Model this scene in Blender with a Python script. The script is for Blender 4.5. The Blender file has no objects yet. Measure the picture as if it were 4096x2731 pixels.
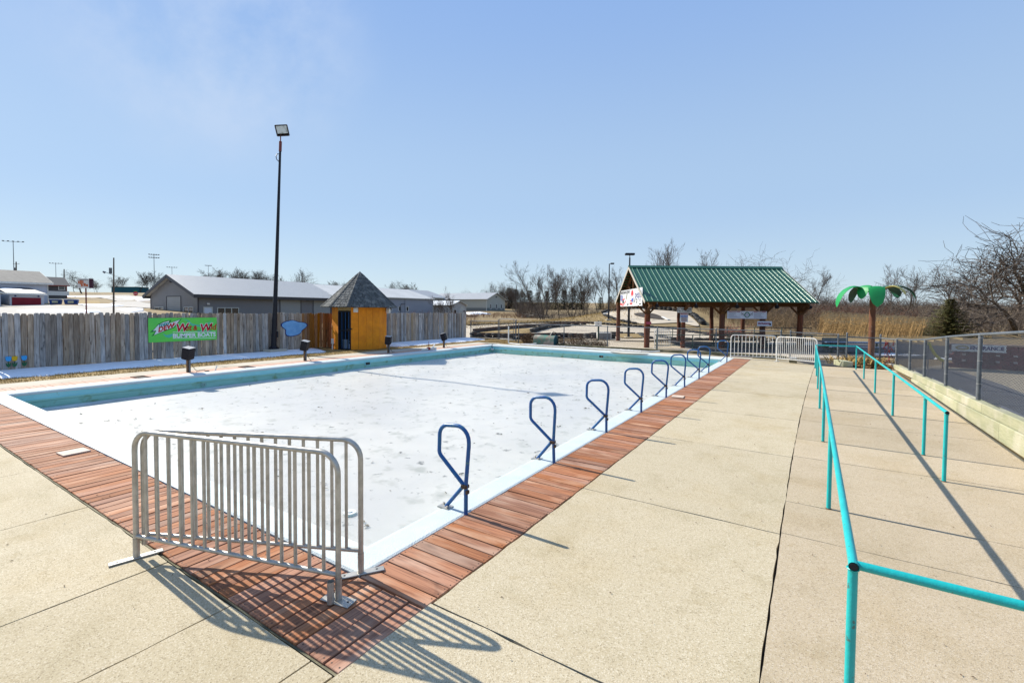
import bpy, math, random
from mathutils import Vector, Matrix
random.seed(7)
PI = math.pi
sc = bpy.context.scene
col = sc.collection

# ------------------------------------------------------------------ camera
cam = bpy.data.cameras.new("camera")
cam_o = bpy.data.objects.new("camera", cam)
col.objects.link(cam_o)
cam.sensor_width = 36.0
cam.lens = 16.297
cam.shift_y = -0.01547
cam.clip_start = 0.05
cam.clip_end = 3000
YAW, PITCH, ROLL = 0.574068, -0.032923, 0.008029
cam_o.matrix_world = (Matrix.Translation((0, 0, 2.1)) @ Matrix.Rotation(YAW, 4, 'Z') @
                      Matrix.Rotation(PI / 2 + PITCH, 4, 'X') @ Matrix.Rotation(ROLL, 4, 'Z'))
sc.camera = cam_o

# ------------------------------------------------------------------ world, sun, exposure
SUN_EL = math.radians(36.5)
world = bpy.data.worlds.new("World")
sc.world = world
world.use_nodes = True
wn, wl = world.node_tree.nodes, world.node_tree.links
wn.clear()
w_out = wn.new('ShaderNodeOutputWorld')
w_bg = wn.new('ShaderNodeBackground')
sky = wn.new('ShaderNodeTexSky')
sky.sky_type = 'NISHITA'
sky.sun_disc = False
sky.sun_elevation = SUN_EL
sky.sun_rotation = math.radians(-90)
sky.altitude = 0
sky.air_density = 1.0
sky.dust_density = 0.2
sky.ozone_density = 2.0
w_bg.inputs['Strength'].default_value = 0.13
# hazy winter air: the clear-sky model veiled by an even pale-blue haze that thickens to the horizon
tc = wn.new('ShaderNodeTexCoord')
sep = wn.new('ShaderNodeSeparateXYZ'); wl.new(tc.outputs['Generated'], sep.inputs[0])
hz = wn.new('ShaderNodeValToRGB'); hz.color_ramp.interpolation = 'EASE'
hz.color_ramp.elements[0].position = 0.0; hz.color_ramp.elements[0].color = (.30, .375, .435, 1)
hz.color_ramp.elements[1].position = 0.62; hz.color_ramp.elements[1].color = (.15, .245, .44, 1)
e = hz.color_ramp.elements.new(.22); e.color = (.225, .315, .44, 1)
wl.new(sep.outputs['Z'], hz.inputs['Fac'])
hs = wn.new('ShaderNodeVectorMath'); hs.operation = 'SCALE'; hs.inputs['Scale'].default_value = 9.6
wl.new(hz.outputs['Color'], hs.inputs[0])
vm = wn.new('ShaderNodeMixRGB'); vm.inputs['Fac'].default_value = 0.9
wl.new(sky.outputs[0], vm.inputs['Color1']); wl.new(hs.outputs[0], vm.inputs['Color2'])
# one faint wisp of high cloud, up on the left
mp = wn.new('ShaderNodeMapping'); mp.inputs['Rotation'].default_value = (0.2, 0.1, 0.9)
mp.inputs['Scale'].default_value = (1.6, 5.0, 5.0); mp.inputs['Location'].default_value = (3.1, 1, 2)
nz = wn.new('ShaderNodeTexNoise'); nz.inputs['Scale'].default_value = 1.6
nz.inputs['Detail'].default_value = 8; nz.inputs['Roughness'].default_value = 0.6
cr = wn.new('ShaderNodeMapRange'); cr.inputs['From Min'].default_value = .36; cr.inputs['From Max'].default_value = .72; cr.inputs['To Max'].default_value = .7
dt = wn.new('ShaderNodeVectorMath'); dt.operation = 'DOT_PRODUCT'; dt.inputs[1].default_value = (-0.8027, 0.3622, 0.4738)
dm = wn.new('ShaderNodeMapRange'); dm.interpolation_type = 'SMOOTHSTEP'; dm.inputs['From Min'].default_value = .958; dm.inputs['From Max'].default_value = 1.0
cm_ = wn.new('ShaderNodeMath'); cm_.operation = 'MULTIPLY'
mx = wn.new('ShaderNodeMixRGB'); mx.inputs['Color2'].default_value = (3.1, 3.7, 4.7, 1)
wl.new(tc.outputs['Generated'], mp.inputs['Vector']); wl.new(mp.outputs[0], nz.inputs['Vector'])
wl.new(tc.outputs['Generated'], dt.inputs[0]); wl.new(dt.outputs['Value'], dm.inputs['Value'])
wl.new(nz.outputs['Fac'], cr.inputs['Value']); wl.new(cr.outputs[0], cm_.inputs[0]); wl.new(dm.outputs[0], cm_.inputs[1]); wl.new(cm_.outputs[0], mx.inputs['Fac'])
wl.new(vm.outputs[0], mx.inputs['Color1']); wl.new(mx.outputs[0], w_bg.inputs['Color'])
wl.new(w_bg.outputs[0], w_out.inputs['Surface'])

sun = bpy.data.lights.new("sun", 'SUN')
sun.energy = 5.0
sun.angle = math.radians(0.53)
sun.color = (1.0, 0.94, 0.82)
sun_o = bpy.data.objects.new("sun", sun)
sun_o.rotation_euler = Vector((math.cos(SUN_EL), -0.02, -math.sin(SUN_EL))).to_track_quat('-Z', 'Y').to_euler()
sun_o.location = (-30, 0, 25)
col.objects.link(sun_o)

sc.view_settings.view_transform = 'Standard'
sc.view_settings.look = 'None'
sc.view_settings.exposure = 0.6
sc.view_settings.gamma = 1
sc.view_settings.use_curve_mapping = False
sc.render.engine = 'CYCLES'

# ------------------------------------------------------------------ helpers
FW = Vector((-0.54305, 0.83970, 0)); RT = Vector((0.83970, 0.54305, 0))
def W(lat, d, z=0.0):
    """point in the shelter's ground frame: lat along its ridge, d across it"""
    p = RT * lat + FW * d
    return Vector((p.x, p.y, z))
def sst(a, b, x):
    t = min(1, max(0, (x - a) / (b - a))); return t * t * (3 - 2 * t)
def terrain(x, y):
    d = x * -0.5431 + y * 0.8397; l = x * 0.8397 + y * 0.5431
    a = math.atan2(l, max(d, 0.001)) if d > 0 else math.copysign(1.57, l)
    L = .048 * max(0, d - 26) if d > 0 else 0.
    L = min(L, 9.0 + .01 * max(0, d - 220))
    Cn = min(.034 * max(0, d - 72), 7)
    R_ = min(.0235 * max(0, d - 62), 11)
    w1 = sst(-.62, -.42, a); w2 = sst(.35, .62, a)
    z = L * (1 - w1) + Cn * w1 * (1 - w2) + R_ * w2
    return z + 3.1 * math.exp(-((x + 16) / 14.) ** 2 - ((y - 67) / 15.) ** 2)
def T(x, y, dz=0.0):
    return Vector((x, y, terrain(x, y) + dz))

class MB:
    """collects boxes, tubes, prisms; build() links them as one mesh object"""
    def __init__(s): s.v = []; s.f = []; s.m = []
    def add(s, vs, fs, mi=0):
        n = len(s.v); s.v += [tuple(p) for p in vs]
        s.f += [tuple(i + n for i in q) for q in fs]; s.m += [mi] * len(fs)
        return s
    def box(s, x0, x1, y0, y1, z0, z1, M=None, mi=0, ch=0.0):
        if ch > 0:
            c = ch; vs = []
            for (z, e) in ((z0, c), (z0 + c, 0), (z1 - c, 0), (z1, c)):
                vs += [(x0 + e, y0 + e, z), (x1 - e, y0 + e, z), (x1 - e, y1 - e, z), (x0 + e, y1 - e, z)]
            fs = [(3, 2, 1, 0), (12, 13, 14, 15)]
            for k in range(3):
                for j in range(4):
                    a = 4 * k + j; b = 4 * k + (j + 1) % 4
                    fs.append((a, b, b + 4, a + 4))
        else:
            vs = [(x0, y0, z0), (x1, y0, z0), (x1, y1, z0), (x0, y1, z0), (x0, y0, z1), (x1, y0, z1), (x1, y1, z1), (x0, y1, z1)]
            fs = [(3, 2, 1, 0), (4, 5, 6, 7), (0, 1, 5, 4), (1, 2, 6, 5), (2, 3, 7, 6), (3, 0, 4, 7)]
        if M is not None: vs = [M @ Vector(p) for p in vs]
        return s.add(vs, fs, mi)
    def bar(s, p, q, w, h=None, mi=0, up=(0, 0, 1)):
        """rectangular beam from p to q, w wide, h deep"""
        p, q = Vector(p), Vector(q); h = h or w
        d = (q - p).normalized(); u = Vector(up)
        if abs(d.dot(u)) > .98: u = Vector((1, 0, 0))
        a = d.cross(u).normalized() * (w / 2); b = a.cross(d).normalized() * (h / 2)
        vs = [p - a - b, p + a - b, p + a + b, p - a + b, q - a - b, q + a - b, q + a + b, q - a + b]
        return s.add(vs, [(0, 1, 2, 3), (7, 6, 5, 4), (0, 4, 5, 1), (1, 5, 6, 2), (2, 6, 7, 3), (3, 7, 4, 0)], mi)
    def cyl(s, p, q, r0, r1=None, n=10, mi=0, caps=True):
        p, q = Vector(p), Vector(q); r1 = r0 if r1 is None else r1
        d = (q - p).normalized(); u = Vector((0, 0, 1))
        if abs(d.dot(u)) > .95: u = Vector((1, 0, 0))
        a = d.cross(u).normalized(); b = d.cross(a).normalized()
        vs = []
        for (c, r) in ((p, r0), (q, r1)):
            for k in range(n):
                t = 2 * PI * k / n; vs.append(c + a * (r * math.cos(t)) + b * (r * math.sin(t)))
        fs = [((k + 1) % n, k, k + n, (k + 1) % n + n) for k in range(n)]
        if caps: fs += [tuple(range(n)), tuple(range(2 * n - 1, n - 1, -1))]
        return s.add(vs, fs, mi)
    def tube(s, path, r, n=8, mi=0, closed=False, caps=True):
        P = [Vector(p) for p in path]; N = len(P); vs = []
        prev = None
        for i, p in enumerate(P):
            if closed: t = (P[(i + 1) % N] - P[i - 1]).normalized()
            else: t = (P[min(i + 1, N - 1)] - P[max(i - 1, 0)]).normalized()
            if prev is None:
                u = Vector((0, 0, 1)) if abs(t.z) < .9 else Vector((1, 0, 0))
                a = t.cross(u).normalized()
            else: a = (prev - t * prev.dot(t)).normalized()
            prev = a; b = t.cross(a)
            rr = r[i] if isinstance(r, (list, tuple)) else r
            for k in range(n):
                th = 2 * PI * k / n; vs.append(p + a * (rr * math.cos(th)) + b * (rr * math.sin(th)))
        fs = []
        for i in range(N if closed else N - 1):
            j = (i + 1) % N
            for k in range(n):
                k2 = (k + 1) % n; fs.append((i * n + k, i * n + k2, j * n + k2, j * n + k))
        if caps and not closed: fs += [tuple(range(n - 1, -1, -1)), tuple(range((N - 1) * n, N * n))]
        return s.add(vs, fs, mi)
    def prism(s, pts, f0, f1, mi=0):
        """closed outline pts (2D) extruded between mapping functions f0 and f1"""
        n = len(pts); vs = [f0(*p) for p in pts] + [f1(*p) for p in pts]
        fs = [tuple(range(n - 1, -1, -1)), tuple(range(n, 2 * n))] + [(k, (k + 1) % n, (k + 1) % n + n, k + n) for k in range(n)]
        return s.add(vs, fs, mi)
    def build(s, name, mats, parent=None, smooth=False, label=None, cat=None, group=None, kind=None, loc=None, rotz=0):
        me = bpy.data.meshes.new(name)
        me.from_pydata(s.v, [], s.f)
        mats = mats if isinstance(mats, (list, tuple)) else [mats]
        for m in mats: me.materials.append(m)
        if len(mats) > 1: me.polygons.foreach_set('material_index', s.m)
        if smooth: me.polygons.foreach_set('use_smooth', [True] * len(me.polygons))
        me.update()
        return link(name, me, parent, label, cat, group, kind, loc, rotz)

def tag(o, label=None, cat=None, group=None, kind=None):
    if label: o['label'] = label
    if cat: o['category'] = cat
    if group: o['group'] = group
    if kind: o['kind'] = kind
    return o
def link(name, me, parent=None, label=None, cat=None, group=None, kind=None, loc=None, rotz=0):
    o = bpy.data.objects.new(name, me)
    col.objects.link(o)
    if parent is not None: o.parent = parent
    if loc is not None: o.location = loc
    if rotz: o.rotation_euler = (0, 0, rotz)
    return tag(o, label, cat, group, kind)
def thing(name, label, cat, loc=(0, 0, 0), rotz=0, group=None):
    o = link(name, None, None, label, cat, group, None, loc, rotz)
    o.empty_display_size = 0.2
    return o
def dup(root, loc, rotz=None, label=None, group=None, scale=None):
    c = root.copy(); col.objects.link(c); c.location = loc
    if rotz is not None: c.rotation_euler = (0, 0, rotz)
    if scale is not None: c.scale = scale
    tag(c, label, None, group)
    for ch in root.children:
        k = ch.copy(); col.objects.link(k); k.parent = c
        for g in ch.children:
            h = g.copy(); col.objects.link(h); h.parent = k
    return c
def smooth_auto(o, ang=40):
    me = o.data
    me.polygons.foreach_set('use_smooth', [True] * len(me.polygons))
    try: me.set_sharp_from_angle(angle=math.radians(ang))
    except Exception: pass
    return o

def text(body, size, mat_, parent, x, z, y=-0.012, ext=0.002, align='CENTER', shear=0.0, rot=0.0, sx=1.0, bold=0.0, name='lettering'):
    """flat lettering lying in the parent's XZ plane, facing its -Y side"""
    cu = bpy.data.curves.new(name, 'FONT')
    cu.body = body; cu.size = size; cu.align_x = align; cu.align_y = 'CENTER'
    cu.extrude = ext; cu.shear = shear; cu.offset = bold; cu.resolution_u = 3
    o = bpy.data.objects.new('text_source', cu); col.objects.link(o)
    dg = bpy.context.evaluated_depsgraph_get()
    me = bpy.data.meshes.new_from_object(o.evaluated_get(dg))
    bpy.data.objects.remove(o); bpy.data.curves.remove(cu)
    me.name = name; me.materials.clear(); me.materials.append(mat_)
    me.transform(Matrix.Translation((x, y, z)) @ Matrix.Rotation(PI / 2, 4, 'X') @ Matrix.Rotation(rot, 4, 'Z') @ Matrix.Diagonal((sx, 1, 1, 1)))
    return link(name, me, parent)
def decal(parent, name, pts, mat_, y=-0.012, th=0.003):
    m = MB(); m.prism(pts, lambda a, b: (a, y + th, b), lambda a, b: (a, y, b))
    return m.build(name, mat_, parent)
def rect(x0, x1, z0, z1): return [(x0, z0), (x1, z0), (x1, z1), (x0, z1)]

# ------------------------------------------------------------------ materials
def mk(name, c1, c2=None, scale=4.0, detail=5, lo=.35, hi=.65, rough=.75, metal=0.0, stretch=(1, 1, 1), bump=0.0, bscale=30, rand=0.0,
       space='Object', spec=.4, c3=None, s3=1.0, lo3=.5, hi3=.7, hue=0.0):
    m = bpy.data.materials.new(name); m.use_nodes = True
    nt = m.node_tree; N, L = nt.nodes, nt.links
    b = N['Principled BSDF']
    b.inputs['Roughness'].default_value = rough; b.inputs['Metallic'].default_value = metal
    b.inputs['Specular IOR Level'].default_value = spec
    c1 = (*c1, 1)
    if c2 is None and not bump and not rand:
        b.inputs['Base Color'].default_value = c1; return m
    if space == 'World':
        g = N.new('ShaderNodeNewGeometry'); src = g.outputs['Position']
    else:
        t = N.new('ShaderNodeTexCoord'); src = t.outputs['Object']
    oi = None
    if rand or hue or space == 'Object':
        oi = N.new('ShaderNodeObjectInfo')
    mp_ = N.new('ShaderNodeMapping'); mp_.inputs['Scale'].default_value = stretch
    L.new(src, mp_.inputs['Vector'])
    if oi is not None and space == 'Object':
        ml = N.new('ShaderNodeVectorMath'); ml.operation = 'SCALE'; ml.inputs[0].default_value = (37, 51, 23)
        L.new(oi.outputs['Random'], ml.inputs['Scale']); L.new(ml.outputs[0], mp_.inputs['Location'])
    out = None
    if c2 is not None:
        n = N.new('ShaderNodeTexNoise'); n.inputs['Scale'].default_value = scale; n.inputs['Detail'].default_value = detail
        n.inputs['Roughness'].default_value = .6
        L.new(mp_.outputs[0], n.inputs['Vector'])
        r = N.new('ShaderNodeMapRange'); r.inputs['From Min'].default_value = lo; r.inputs['From Max'].default_value = hi
        L.new(n.outputs['Fac'], r.inputs['Value'])
        x = N.new('ShaderNodeMixRGB'); x.inputs['Color1'].default_value = c1; x.inputs['Color2'].default_value = (*c2, 1)
        L.new(r.outputs[0], x.inputs['Fac']); out = x.outputs[0]
        if c3 is not None:
            n3 = N.new('ShaderNodeTexNoise'); n3.inputs['Scale'].default_value = s3; n3.inputs['Detail'].default_value = 6
            L.new(src, n3.inputs['Vector'])
            r3 = N.new('ShaderNodeMapRange'); r3.inputs['From Min'].default_value = lo3; r3.inputs['From Max'].default_value = hi3
            L.new(n3.outputs['Fac'], r3.inputs['Value'])
            x3 = N.new('ShaderNodeMixRGB'); x3.inputs['Color2'].default_value = (*c3, 1)
            L.new(out, x3.inputs['Color1']); L.new(r3.outputs[0], x3.inputs['Fac']); out = x3.outputs[0]
    if rand or hue:
        h = N.new('ShaderNodeHueSaturation')
        mr = N.new('ShaderNodeMapRange'); mr.inputs['To Min'].default_value = 1 - rand; mr.inputs['To Max'].default_value = 1 + rand
        L.new(oi.outputs['Random'], mr.inputs['Value']); L.new(mr.outputs[0], h.inputs['Value'])
        if hue:
            mu = N.new('ShaderNodeMath'); mu.operation = 'FRACT'
            mu2 = N.new('ShaderNodeMath'); mu2.operation = 'MULTIPLY'; mu2.inputs[1].default_value = 17.3
            L.new(oi.outputs['Random'], mu2.inputs[0]); L.new(mu2.outputs[0], mu.inputs[0])
            mr2 = N.new('ShaderNodeMapRange'); mr2.inputs['To Min'].default_value = 1 - hue; mr2.inputs['To Max'].default_value = 1 + hue
            L.new(mu.outputs[0], mr2.inputs['Value']); L.new(mr2.outputs[0], h.inputs['Saturation'])
        if out is None: h.inputs['Color'].default_value = c1
        else: L.new(out, h.inputs['Color'])
        out = h.outputs[0]
    if out is not None: L.new(out, b.inputs['Base Color'])
    else: b.inputs['Base Color'].default_value = c1
    if bump:
        nb = N.new('ShaderNodeTexNoise'); nb.inputs['Scale'].default_value = bscale; nb.inputs['Detail'].default_value = 4
        L.new(mp_.outputs[0], nb.inputs['Vector'])
        bp = N.new('ShaderNodeBump'); bp.inputs['Strength'].default_value = bump; bp.inputs['Distance'].default_value = .02
        L.new(nb.outputs['Fac'], bp.inputs['Height']); L.new(bp.outputs[0], b.inputs['Normal'])
    return m

def mk_concrete(name, base, dark, light, speck=160):
    """exposed-aggregate concrete: pebbly speckle, pits, broad faint stains"""
    m = bpy.data.materials.new(name); m.use_nodes = True
    N, L = m.node_tree.nodes, m.node_tree.links
    b = N['Principled BSDF']; b.inputs['Roughness'].default_value = .85; b.inputs['Specular IOR Level'].default_value = .25
    g = N.new('ShaderNodeNewGeometry'); P = g.outputs['Position']
    oi = N.new('ShaderNodeObjectInfo')
    v = N.new('ShaderNodeTexVoronoi'); v.inputs['Scale'].default_value = speck; L.new(P, v.inputs['Vector'])
    sx = N.new('ShaderNodeSeparateColor'); L.new(v.outputs['Color'], sx.inputs[0])
    r = N.new('ShaderNodeValToRGB'); e = r.color_ramp
    e.elements[0].position = 0; e.elements[0].color = (*dark, 1)
    e.elements[1].position = 1; e.elements[1].color = (*light, 1)
    for p, c in ((.2, base), (.7, base)):
        q = e.elements.new(p); q.color = (*c, 1)
    L.new(sx.outputs[0], r.inputs['Fac'])
    def blot(scale, lo, hi, colr, prev, fac=1.0):
        n = N.new('ShaderNodeTexNoise'); n.inputs['Scale'].default_value = scale; n.inputs['Detail'].default_value = 6; n.inputs['Roughness'].default_value = .65
        L.new(P, n.inputs['Vector'])
        mr = N.new('ShaderNodeMapRange'); mr.inputs['From Min'].default_value = lo; mr.inputs['From Max'].default_value = hi; mr.inputs['To Max'].default_value = fac
        L.new(n.outputs['Fac'], mr.inputs['Value'])
        x = N.new('ShaderNodeMixRGB'); x.blend_type = 'MULTIPLY'; x.inputs['Color2'].default_value = (*colr, 1)
        L.new(prev, x.inputs['Color1']); L.new(mr.outputs[0], x.inputs['Fac']); return x.outputs[0]
    c = blot(.7, .5, .78, (.90, .85, .74), r.outputs[0])
    c = blot(2.3, .52, .75, (.86, .85, .80), c)
    c = blot(.28, .50, .66, (.88, .87, .83), c)
    c = blot(6.5, .60, .72, (.88, .85, .78), c)
    c = blot(52, .735, .76, (.35, .28, .2), c)
    c = blot(.33, .62, .72, (.95, .8, .55), c, .7)
    h = N.new('ShaderNodeHueSaturation'); mr = N.new('ShaderNodeMapRange'); mr.inputs['To Min'].default_value = .91; mr.inputs['To Max'].default_value = 1.05
    L.new(oi.outputs['Random'], mr.inputs['Value']); L.new(mr.outputs[0], h.inputs['Value']); L.new(c, h.inputs['Color'])
    L.new(h.outputs[0], b.inputs['Base Color'])
    bp = N.new('ShaderNodeBump'); bp.inputs['Strength'].default_value = .35; bp.inputs['Distance'].default_value = .004
    L.new(v.outputs['Distance'], bp.inputs['Height']); L.new(bp.outputs[0], b.inputs['Normal'])
    return m

def mk_wood(name, c1, c2, knot, axis, rough=.8, rand=.2, hue=.15, wear=None, grain=90):
    """grained board material; axis is the board's long local axis (0 x, 2 z)"""
    m = bpy.data.materials.new(name); m.use_nodes = True
    N, L = m.node_tree.nodes, m.node_tree.links
    b = N['Principled BSDF']; b.inputs['Roughness'].default_value = rough; b.inputs['Specular IOR Level'].default_value = .25
    t = N.new('ShaderNodeTexCoord'); oi = N.new('ShaderNodeObjectInfo')
    ml = N.new('ShaderNodeVectorMath'); ml.operation = 'SCALE'; ml.inputs[0].default_value = (37, 51, 23)
    L.new(oi.outputs['Random'], ml.inputs['Scale'])
    ad = N.new('ShaderNodeVectorMath'); ad.operation = 'ADD'; L.new(t.outputs['Object'], ad.inputs[0]); L.new(ml.outputs[0], ad.inputs[1])
    def noise(scale, stretch, detail=5, dist=0.0):
        mp_ = N.new('ShaderNodeMapping'); mp_.inputs['Scale'].default_value = stretch; L.new(ad.outputs[0], mp_.inputs['Vector'])
        n = N.new('ShaderNodeTexNoise'); n.inputs['Scale'].default_value = scale; n.inputs['Detail'].default_value = detail; n.inputs['Distortion'].default_value = dist
        L.new(mp_.outputs[0], n.inputs['Vector']); return n.outputs['Fac']
    st = [1, 1, 1]; st[axis] = .035
    st2 = [1, 1, 1]; st2[axis] = .3
    def mixc(prev, colr, fac, lo, hi, amt=1.0):
        mr = N.new('ShaderNodeMapRange'); mr.inputs['From Min'].default_value = lo; mr.inputs['From Max'].default_value = hi; mr.inputs['To Max'].default_value = amt
        L.new(fac, mr.inputs['Value'])
        x = N.new('ShaderNodeMixRGB'); x.inputs['Color2'].default_value = (*colr, 1)
        if isinstance(prev, tuple): x.inputs['Color1'].default_value = (*prev, 1)
        else: L.new(prev, x.inputs['Color1'])
        L.new(mr.outputs[0], x.inputs['Fac']); return x.outputs[0]
    gfac = noise(grain, st, 4, .6)
    c = mixc(c1, c2, gfac, .42, .62)
    c = mixc(c, knot, noise(7, st2, 3, .4), .64, .72, .8)
    if wear: c = mixc(c, wear, noise(5, st2, 6, 0), .5, .68, .75)
    h = N.new('ShaderNodeHueSaturation')
    mr = N.new('ShaderNodeMapRange'); mr.inputs['To Min'].default_value = 1 - rand; mr.inputs['To Max'].default_value = 1 + rand
    L.new(oi.outputs['Random'], mr.inputs['Value']); L.new(mr.outputs[0], h.inputs['Value'])
    m2 = N.new('ShaderNodeMath'); m2.operation = 'MULTIPLY'; m2.inputs[1].default_value = 17.3; L.new(oi.outputs['Random'], m2.inputs[0])
    fr = N.new('ShaderNodeMath'); fr.operation = 'FRACT'; L.new(m2.outputs[0], fr.inputs[0])
    mr2 = N.new('ShaderNodeMapRange'); mr2.inputs['To Min'].default_value = 1 - hue; mr2.inputs['To Max'].default_value = 1 + hue
    L.new(fr.outputs[0], mr2.inputs['Value']); L.new(mr2.outputs[0], h.inputs['Saturation'])
    L.new(c, h.inputs['Color']); L.new(h.outputs[0], b.inputs['Base Color'])
    bp = N.new('ShaderNodeBump'); bp.inputs['Strength'].default_value = .3; bp.inputs['Distance'].default_value = .004
    L.new(gfac, bp.inputs['Height']); L.new(bp.outputs[0], b.inputs['Normal'])
    return m

CONC = mk_concrete('aggregate_concrete', (.465, .39, .264), (.29, .235, .15), (.58, .51, .38), 140)
CONCR = mk_concrete('ramp_concrete', (.45, .362, .245), (.28, .22, .15), (.54, .46, .35), 150)
CONC2 = mk('plain_concrete', (.50, .45, .36), (.42, .37, .29), scale=1.2, rough=.9, bump=.15, space='World', c3=(.36, .30, .22), s3=.5, lo3=.55, hi3=.75)
DECK = mk_wood('red_stained_deck', (.37, .165, .088), (.22, .092, .05), (.11, .05, .03), 0, rand=.19, hue=.12, wear=(.48, .30, .205), grain=60)
DECKP = mk('faded_pink_deck', (.55, .36, .27), (.46, .27, .19), scale=9, stretch=(.3, 3, 1), rough=.85, space='World')
PICK = mk_wood('weathered_picket', (.375, .325, .28), (.20, .165, .135), (.06, .045, .033), 2, rand=.36, hue=.8, wear=(.50, .43, .36), grain=55)
PICKO = mk_wood('orange_bounce_picket', (.30, .16, .07), (.18, .09, .04), (.06, .04, .03), 2, rand=.3, hue=.3, grain=70)  # orange light bounced off the hut, put into the picket colour
PICKT = mk_wood('fresh_tan_picket', (.42, .30, .16), (.32, .21, .11), (.12, .08, .05), 2, rand=.1, hue=.1, grain=70)
SOIL = mk('dark_soil', (.05, .038, .028), (.03, .022, .018), scale=6, rough=.95, space='World')
COPING = mk('pale_pool_paint', (.56, .605, .60), (.50, .565, .57), scale=3, rough=.6, bump=.35, bscale=70, space='World', c3=(.50, .58, .60), s3=16, lo3=.66, hi3=.72)
SNOW = mk('old_snow', (.82, .84, .88), (.72, .75, .80), scale=5, rough=.7, bump=.4, bscale=9, space='World')
GALV = mk('galvanised_steel', (.50, .48, .44), (.36, .345, .31), scale=14, rough=.42, metal=.55, bump=.05, space='Object')
GALVD = mk('dull_galvanised_pipe', (.15, .165, .185), (.10, .115, .13), scale=9, rough=.5, metal=.4)
WHITEM = mk('white_painted_steel', (.74, .73, .70), (.60, .58, .53), scale=9, rough=.5)
TURQ = mk('turquoise_paint', (.010, .40, .40), (.010, .34, .345), scale=5, rough=.42, bump=.12, bscale=60, c3=(.05, .16, .15), s3=26, lo3=.66, hi3=.69, space='World')
BLUEP = mk('blue_enamel', (.012, .075, .27), (.01, .11, .27), scale=8, rough=.36, c3=(.06, .17, .20), s3=16, lo3=.6, hi3=.7, space='World', bump=.1, bscale=50)
BLACKP = mk('black_paint', (.008, .009, .014), (.012, .013, .02), scale=6, rough=.4, spec=.25)
BLACKM = mk('matte_black_plastic', (.009, .010, .016), (.014, .015, .022), scale=6, rough=.6, spec=.2)
ORANGE = mk('orange_paint', (.78, .265, .004), (.62, .195, .004), scale=3, rough=.7, bump=.25, bscale=60, rand=.06)
SHING = mk('grey_shingle', (.115, .12, .115), (.06, .062, .062), scale=22, rough=.92, bump=.5, bscale=120, c3=(.17, .17, .16), s3=4, lo3=.5, hi3=.6)
LOG = mk_wood('stained_log', (.135, .042, .02), (.07, .023, .011), (.04, .015, .009), 2, rand=.15, hue=.1, grain=30, rough=.6)
BEAM = mk_wood('stained_beam', (.12, .052, .017), (.075, .03, .012), (.06, .03, .015), 0, rand=.2, hue=.1, grain=40)
GREENROOF = mk('green_metal_roof', (.010, .085, .042), (.009, .075, .037), scale=1.5, rough=.38, rand=.04, spec=.5)
RIBGLINT = mk('green_rib_glint', (.16, .29, .215), (.12, .24, .17), scale=1.5, rough=.22, spec=.8)  # pale tone carries the ribs' highlights in the colour
WHITE = mk('white_sign_face', (.60, .61, .62), (.55, .56, .58), scale=4, rough=.45)
PALEB = mk('pale_sign_face', (.56, .60, .70), (.50, .54, .64), scale=4, rough=.5)
RED = mk('red_print', (.55, .012, .018)); DKRED = mk('dark_red_print', (.24, .012, .03)); BLACK = mk('black_print', (.012, .012, .016))
NAVY = mk('navy_print', (.012, .02, .16)); BLUE = mk('blue_print', (.015, .10, .42)); LIME = mk('lime_sign_face', (.145, .70, .075), (.10, .62, .10), scale=1.6, rough=.5)
DKGREEN = mk('dark_green_print', (.01, .20, .045)); TEAL = mk('teal_print', (.03, .30, .32)); PTEAL = mk('pale_teal_print', (.10, .52, .36)); WHITEP = mk('white_print', (.80, .83, .82))
TYRE = mk('tyre_rubber', (.016, .016, .017), (.035, .034, .033), scale=5, rough=.8, rand=.4)
BARK = mk('grey_brown_bark', (.095, .075, .058), (.055, .042, .033), scale=9, rough=.95, rand=.3, hue=.2)
TWIG = mk('bare_twigs', (.10, .075, .056), (.065, .048, .038), scale=3, rough=.95, rand=.3, hue=.2)
ASPH = mk('asphalt', (.055, .055, .058), (.04, .04, .043), scale=30, rough=.9, space='World', bump=.2, bscale=120)
TRACK = mk('track_concrete', (.50, .43, .33), (.44, .37, .28), scale=.8, rough=.9, space='World', c3=(.38, .32, .25), s3=.35, lo3=.52, hi3=.7)
LOT = mk('parking_concrete', (.42, .39, .35), (.36, .335, .30), scale=.15, rough=.9, space='World', c3=(.40, .37, .33), s3=.05, lo3=.5, hi3=.7)
GRASS = mk('dead_turf', (.34, .23, .085), (.24, .16, .06), scale=1.4, detail=9, rough=.95, space='World', bump=.6, bscale=18, c3=(.13, .105, .045), s3=5, lo3=.55, hi3=.7)
BLADE = mk('dead_grass_blades', (.46, .31, .11), (.28, .19, .065), scale=3, rough=.9, space='World')
PVC = mk('white_pvc', (.72, .72, .70), (.60, .59, .56), scale=6, rough=.4)
TIMBER = mk('green_treated_timber', (.37, .355, .23), (.265, .27, .165), scale=4, detail=8, stretch=(1, .22, 1.6), rough=.85, bump=.5, bscale=30, c3=(.42, .39, .30), s3=1.8, lo3=.48, hi3=.7, rand=.1)
TIMBERD = mk('old_grey_timber', (.16, .15, .09), (.09, .085, .05), scale=5, rough=.9, bump=.4, bscale=30, c3=(.25, .22, .14), s3=2, lo3=.5, hi3=.65)
GLASS = mk('dark_window_glass', (.02, .022, .026), rough=.12, spec=.8)
RUST = mk('rusted_steel_pipe', (.19, .075, .03), (.10, .036, .018), scale=4, stretch=(1, 1, .4), rough=.8, bump=.2, c3=(.33, .26, .22), s3=3.5, lo3=.6, hi3=.72)
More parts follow.
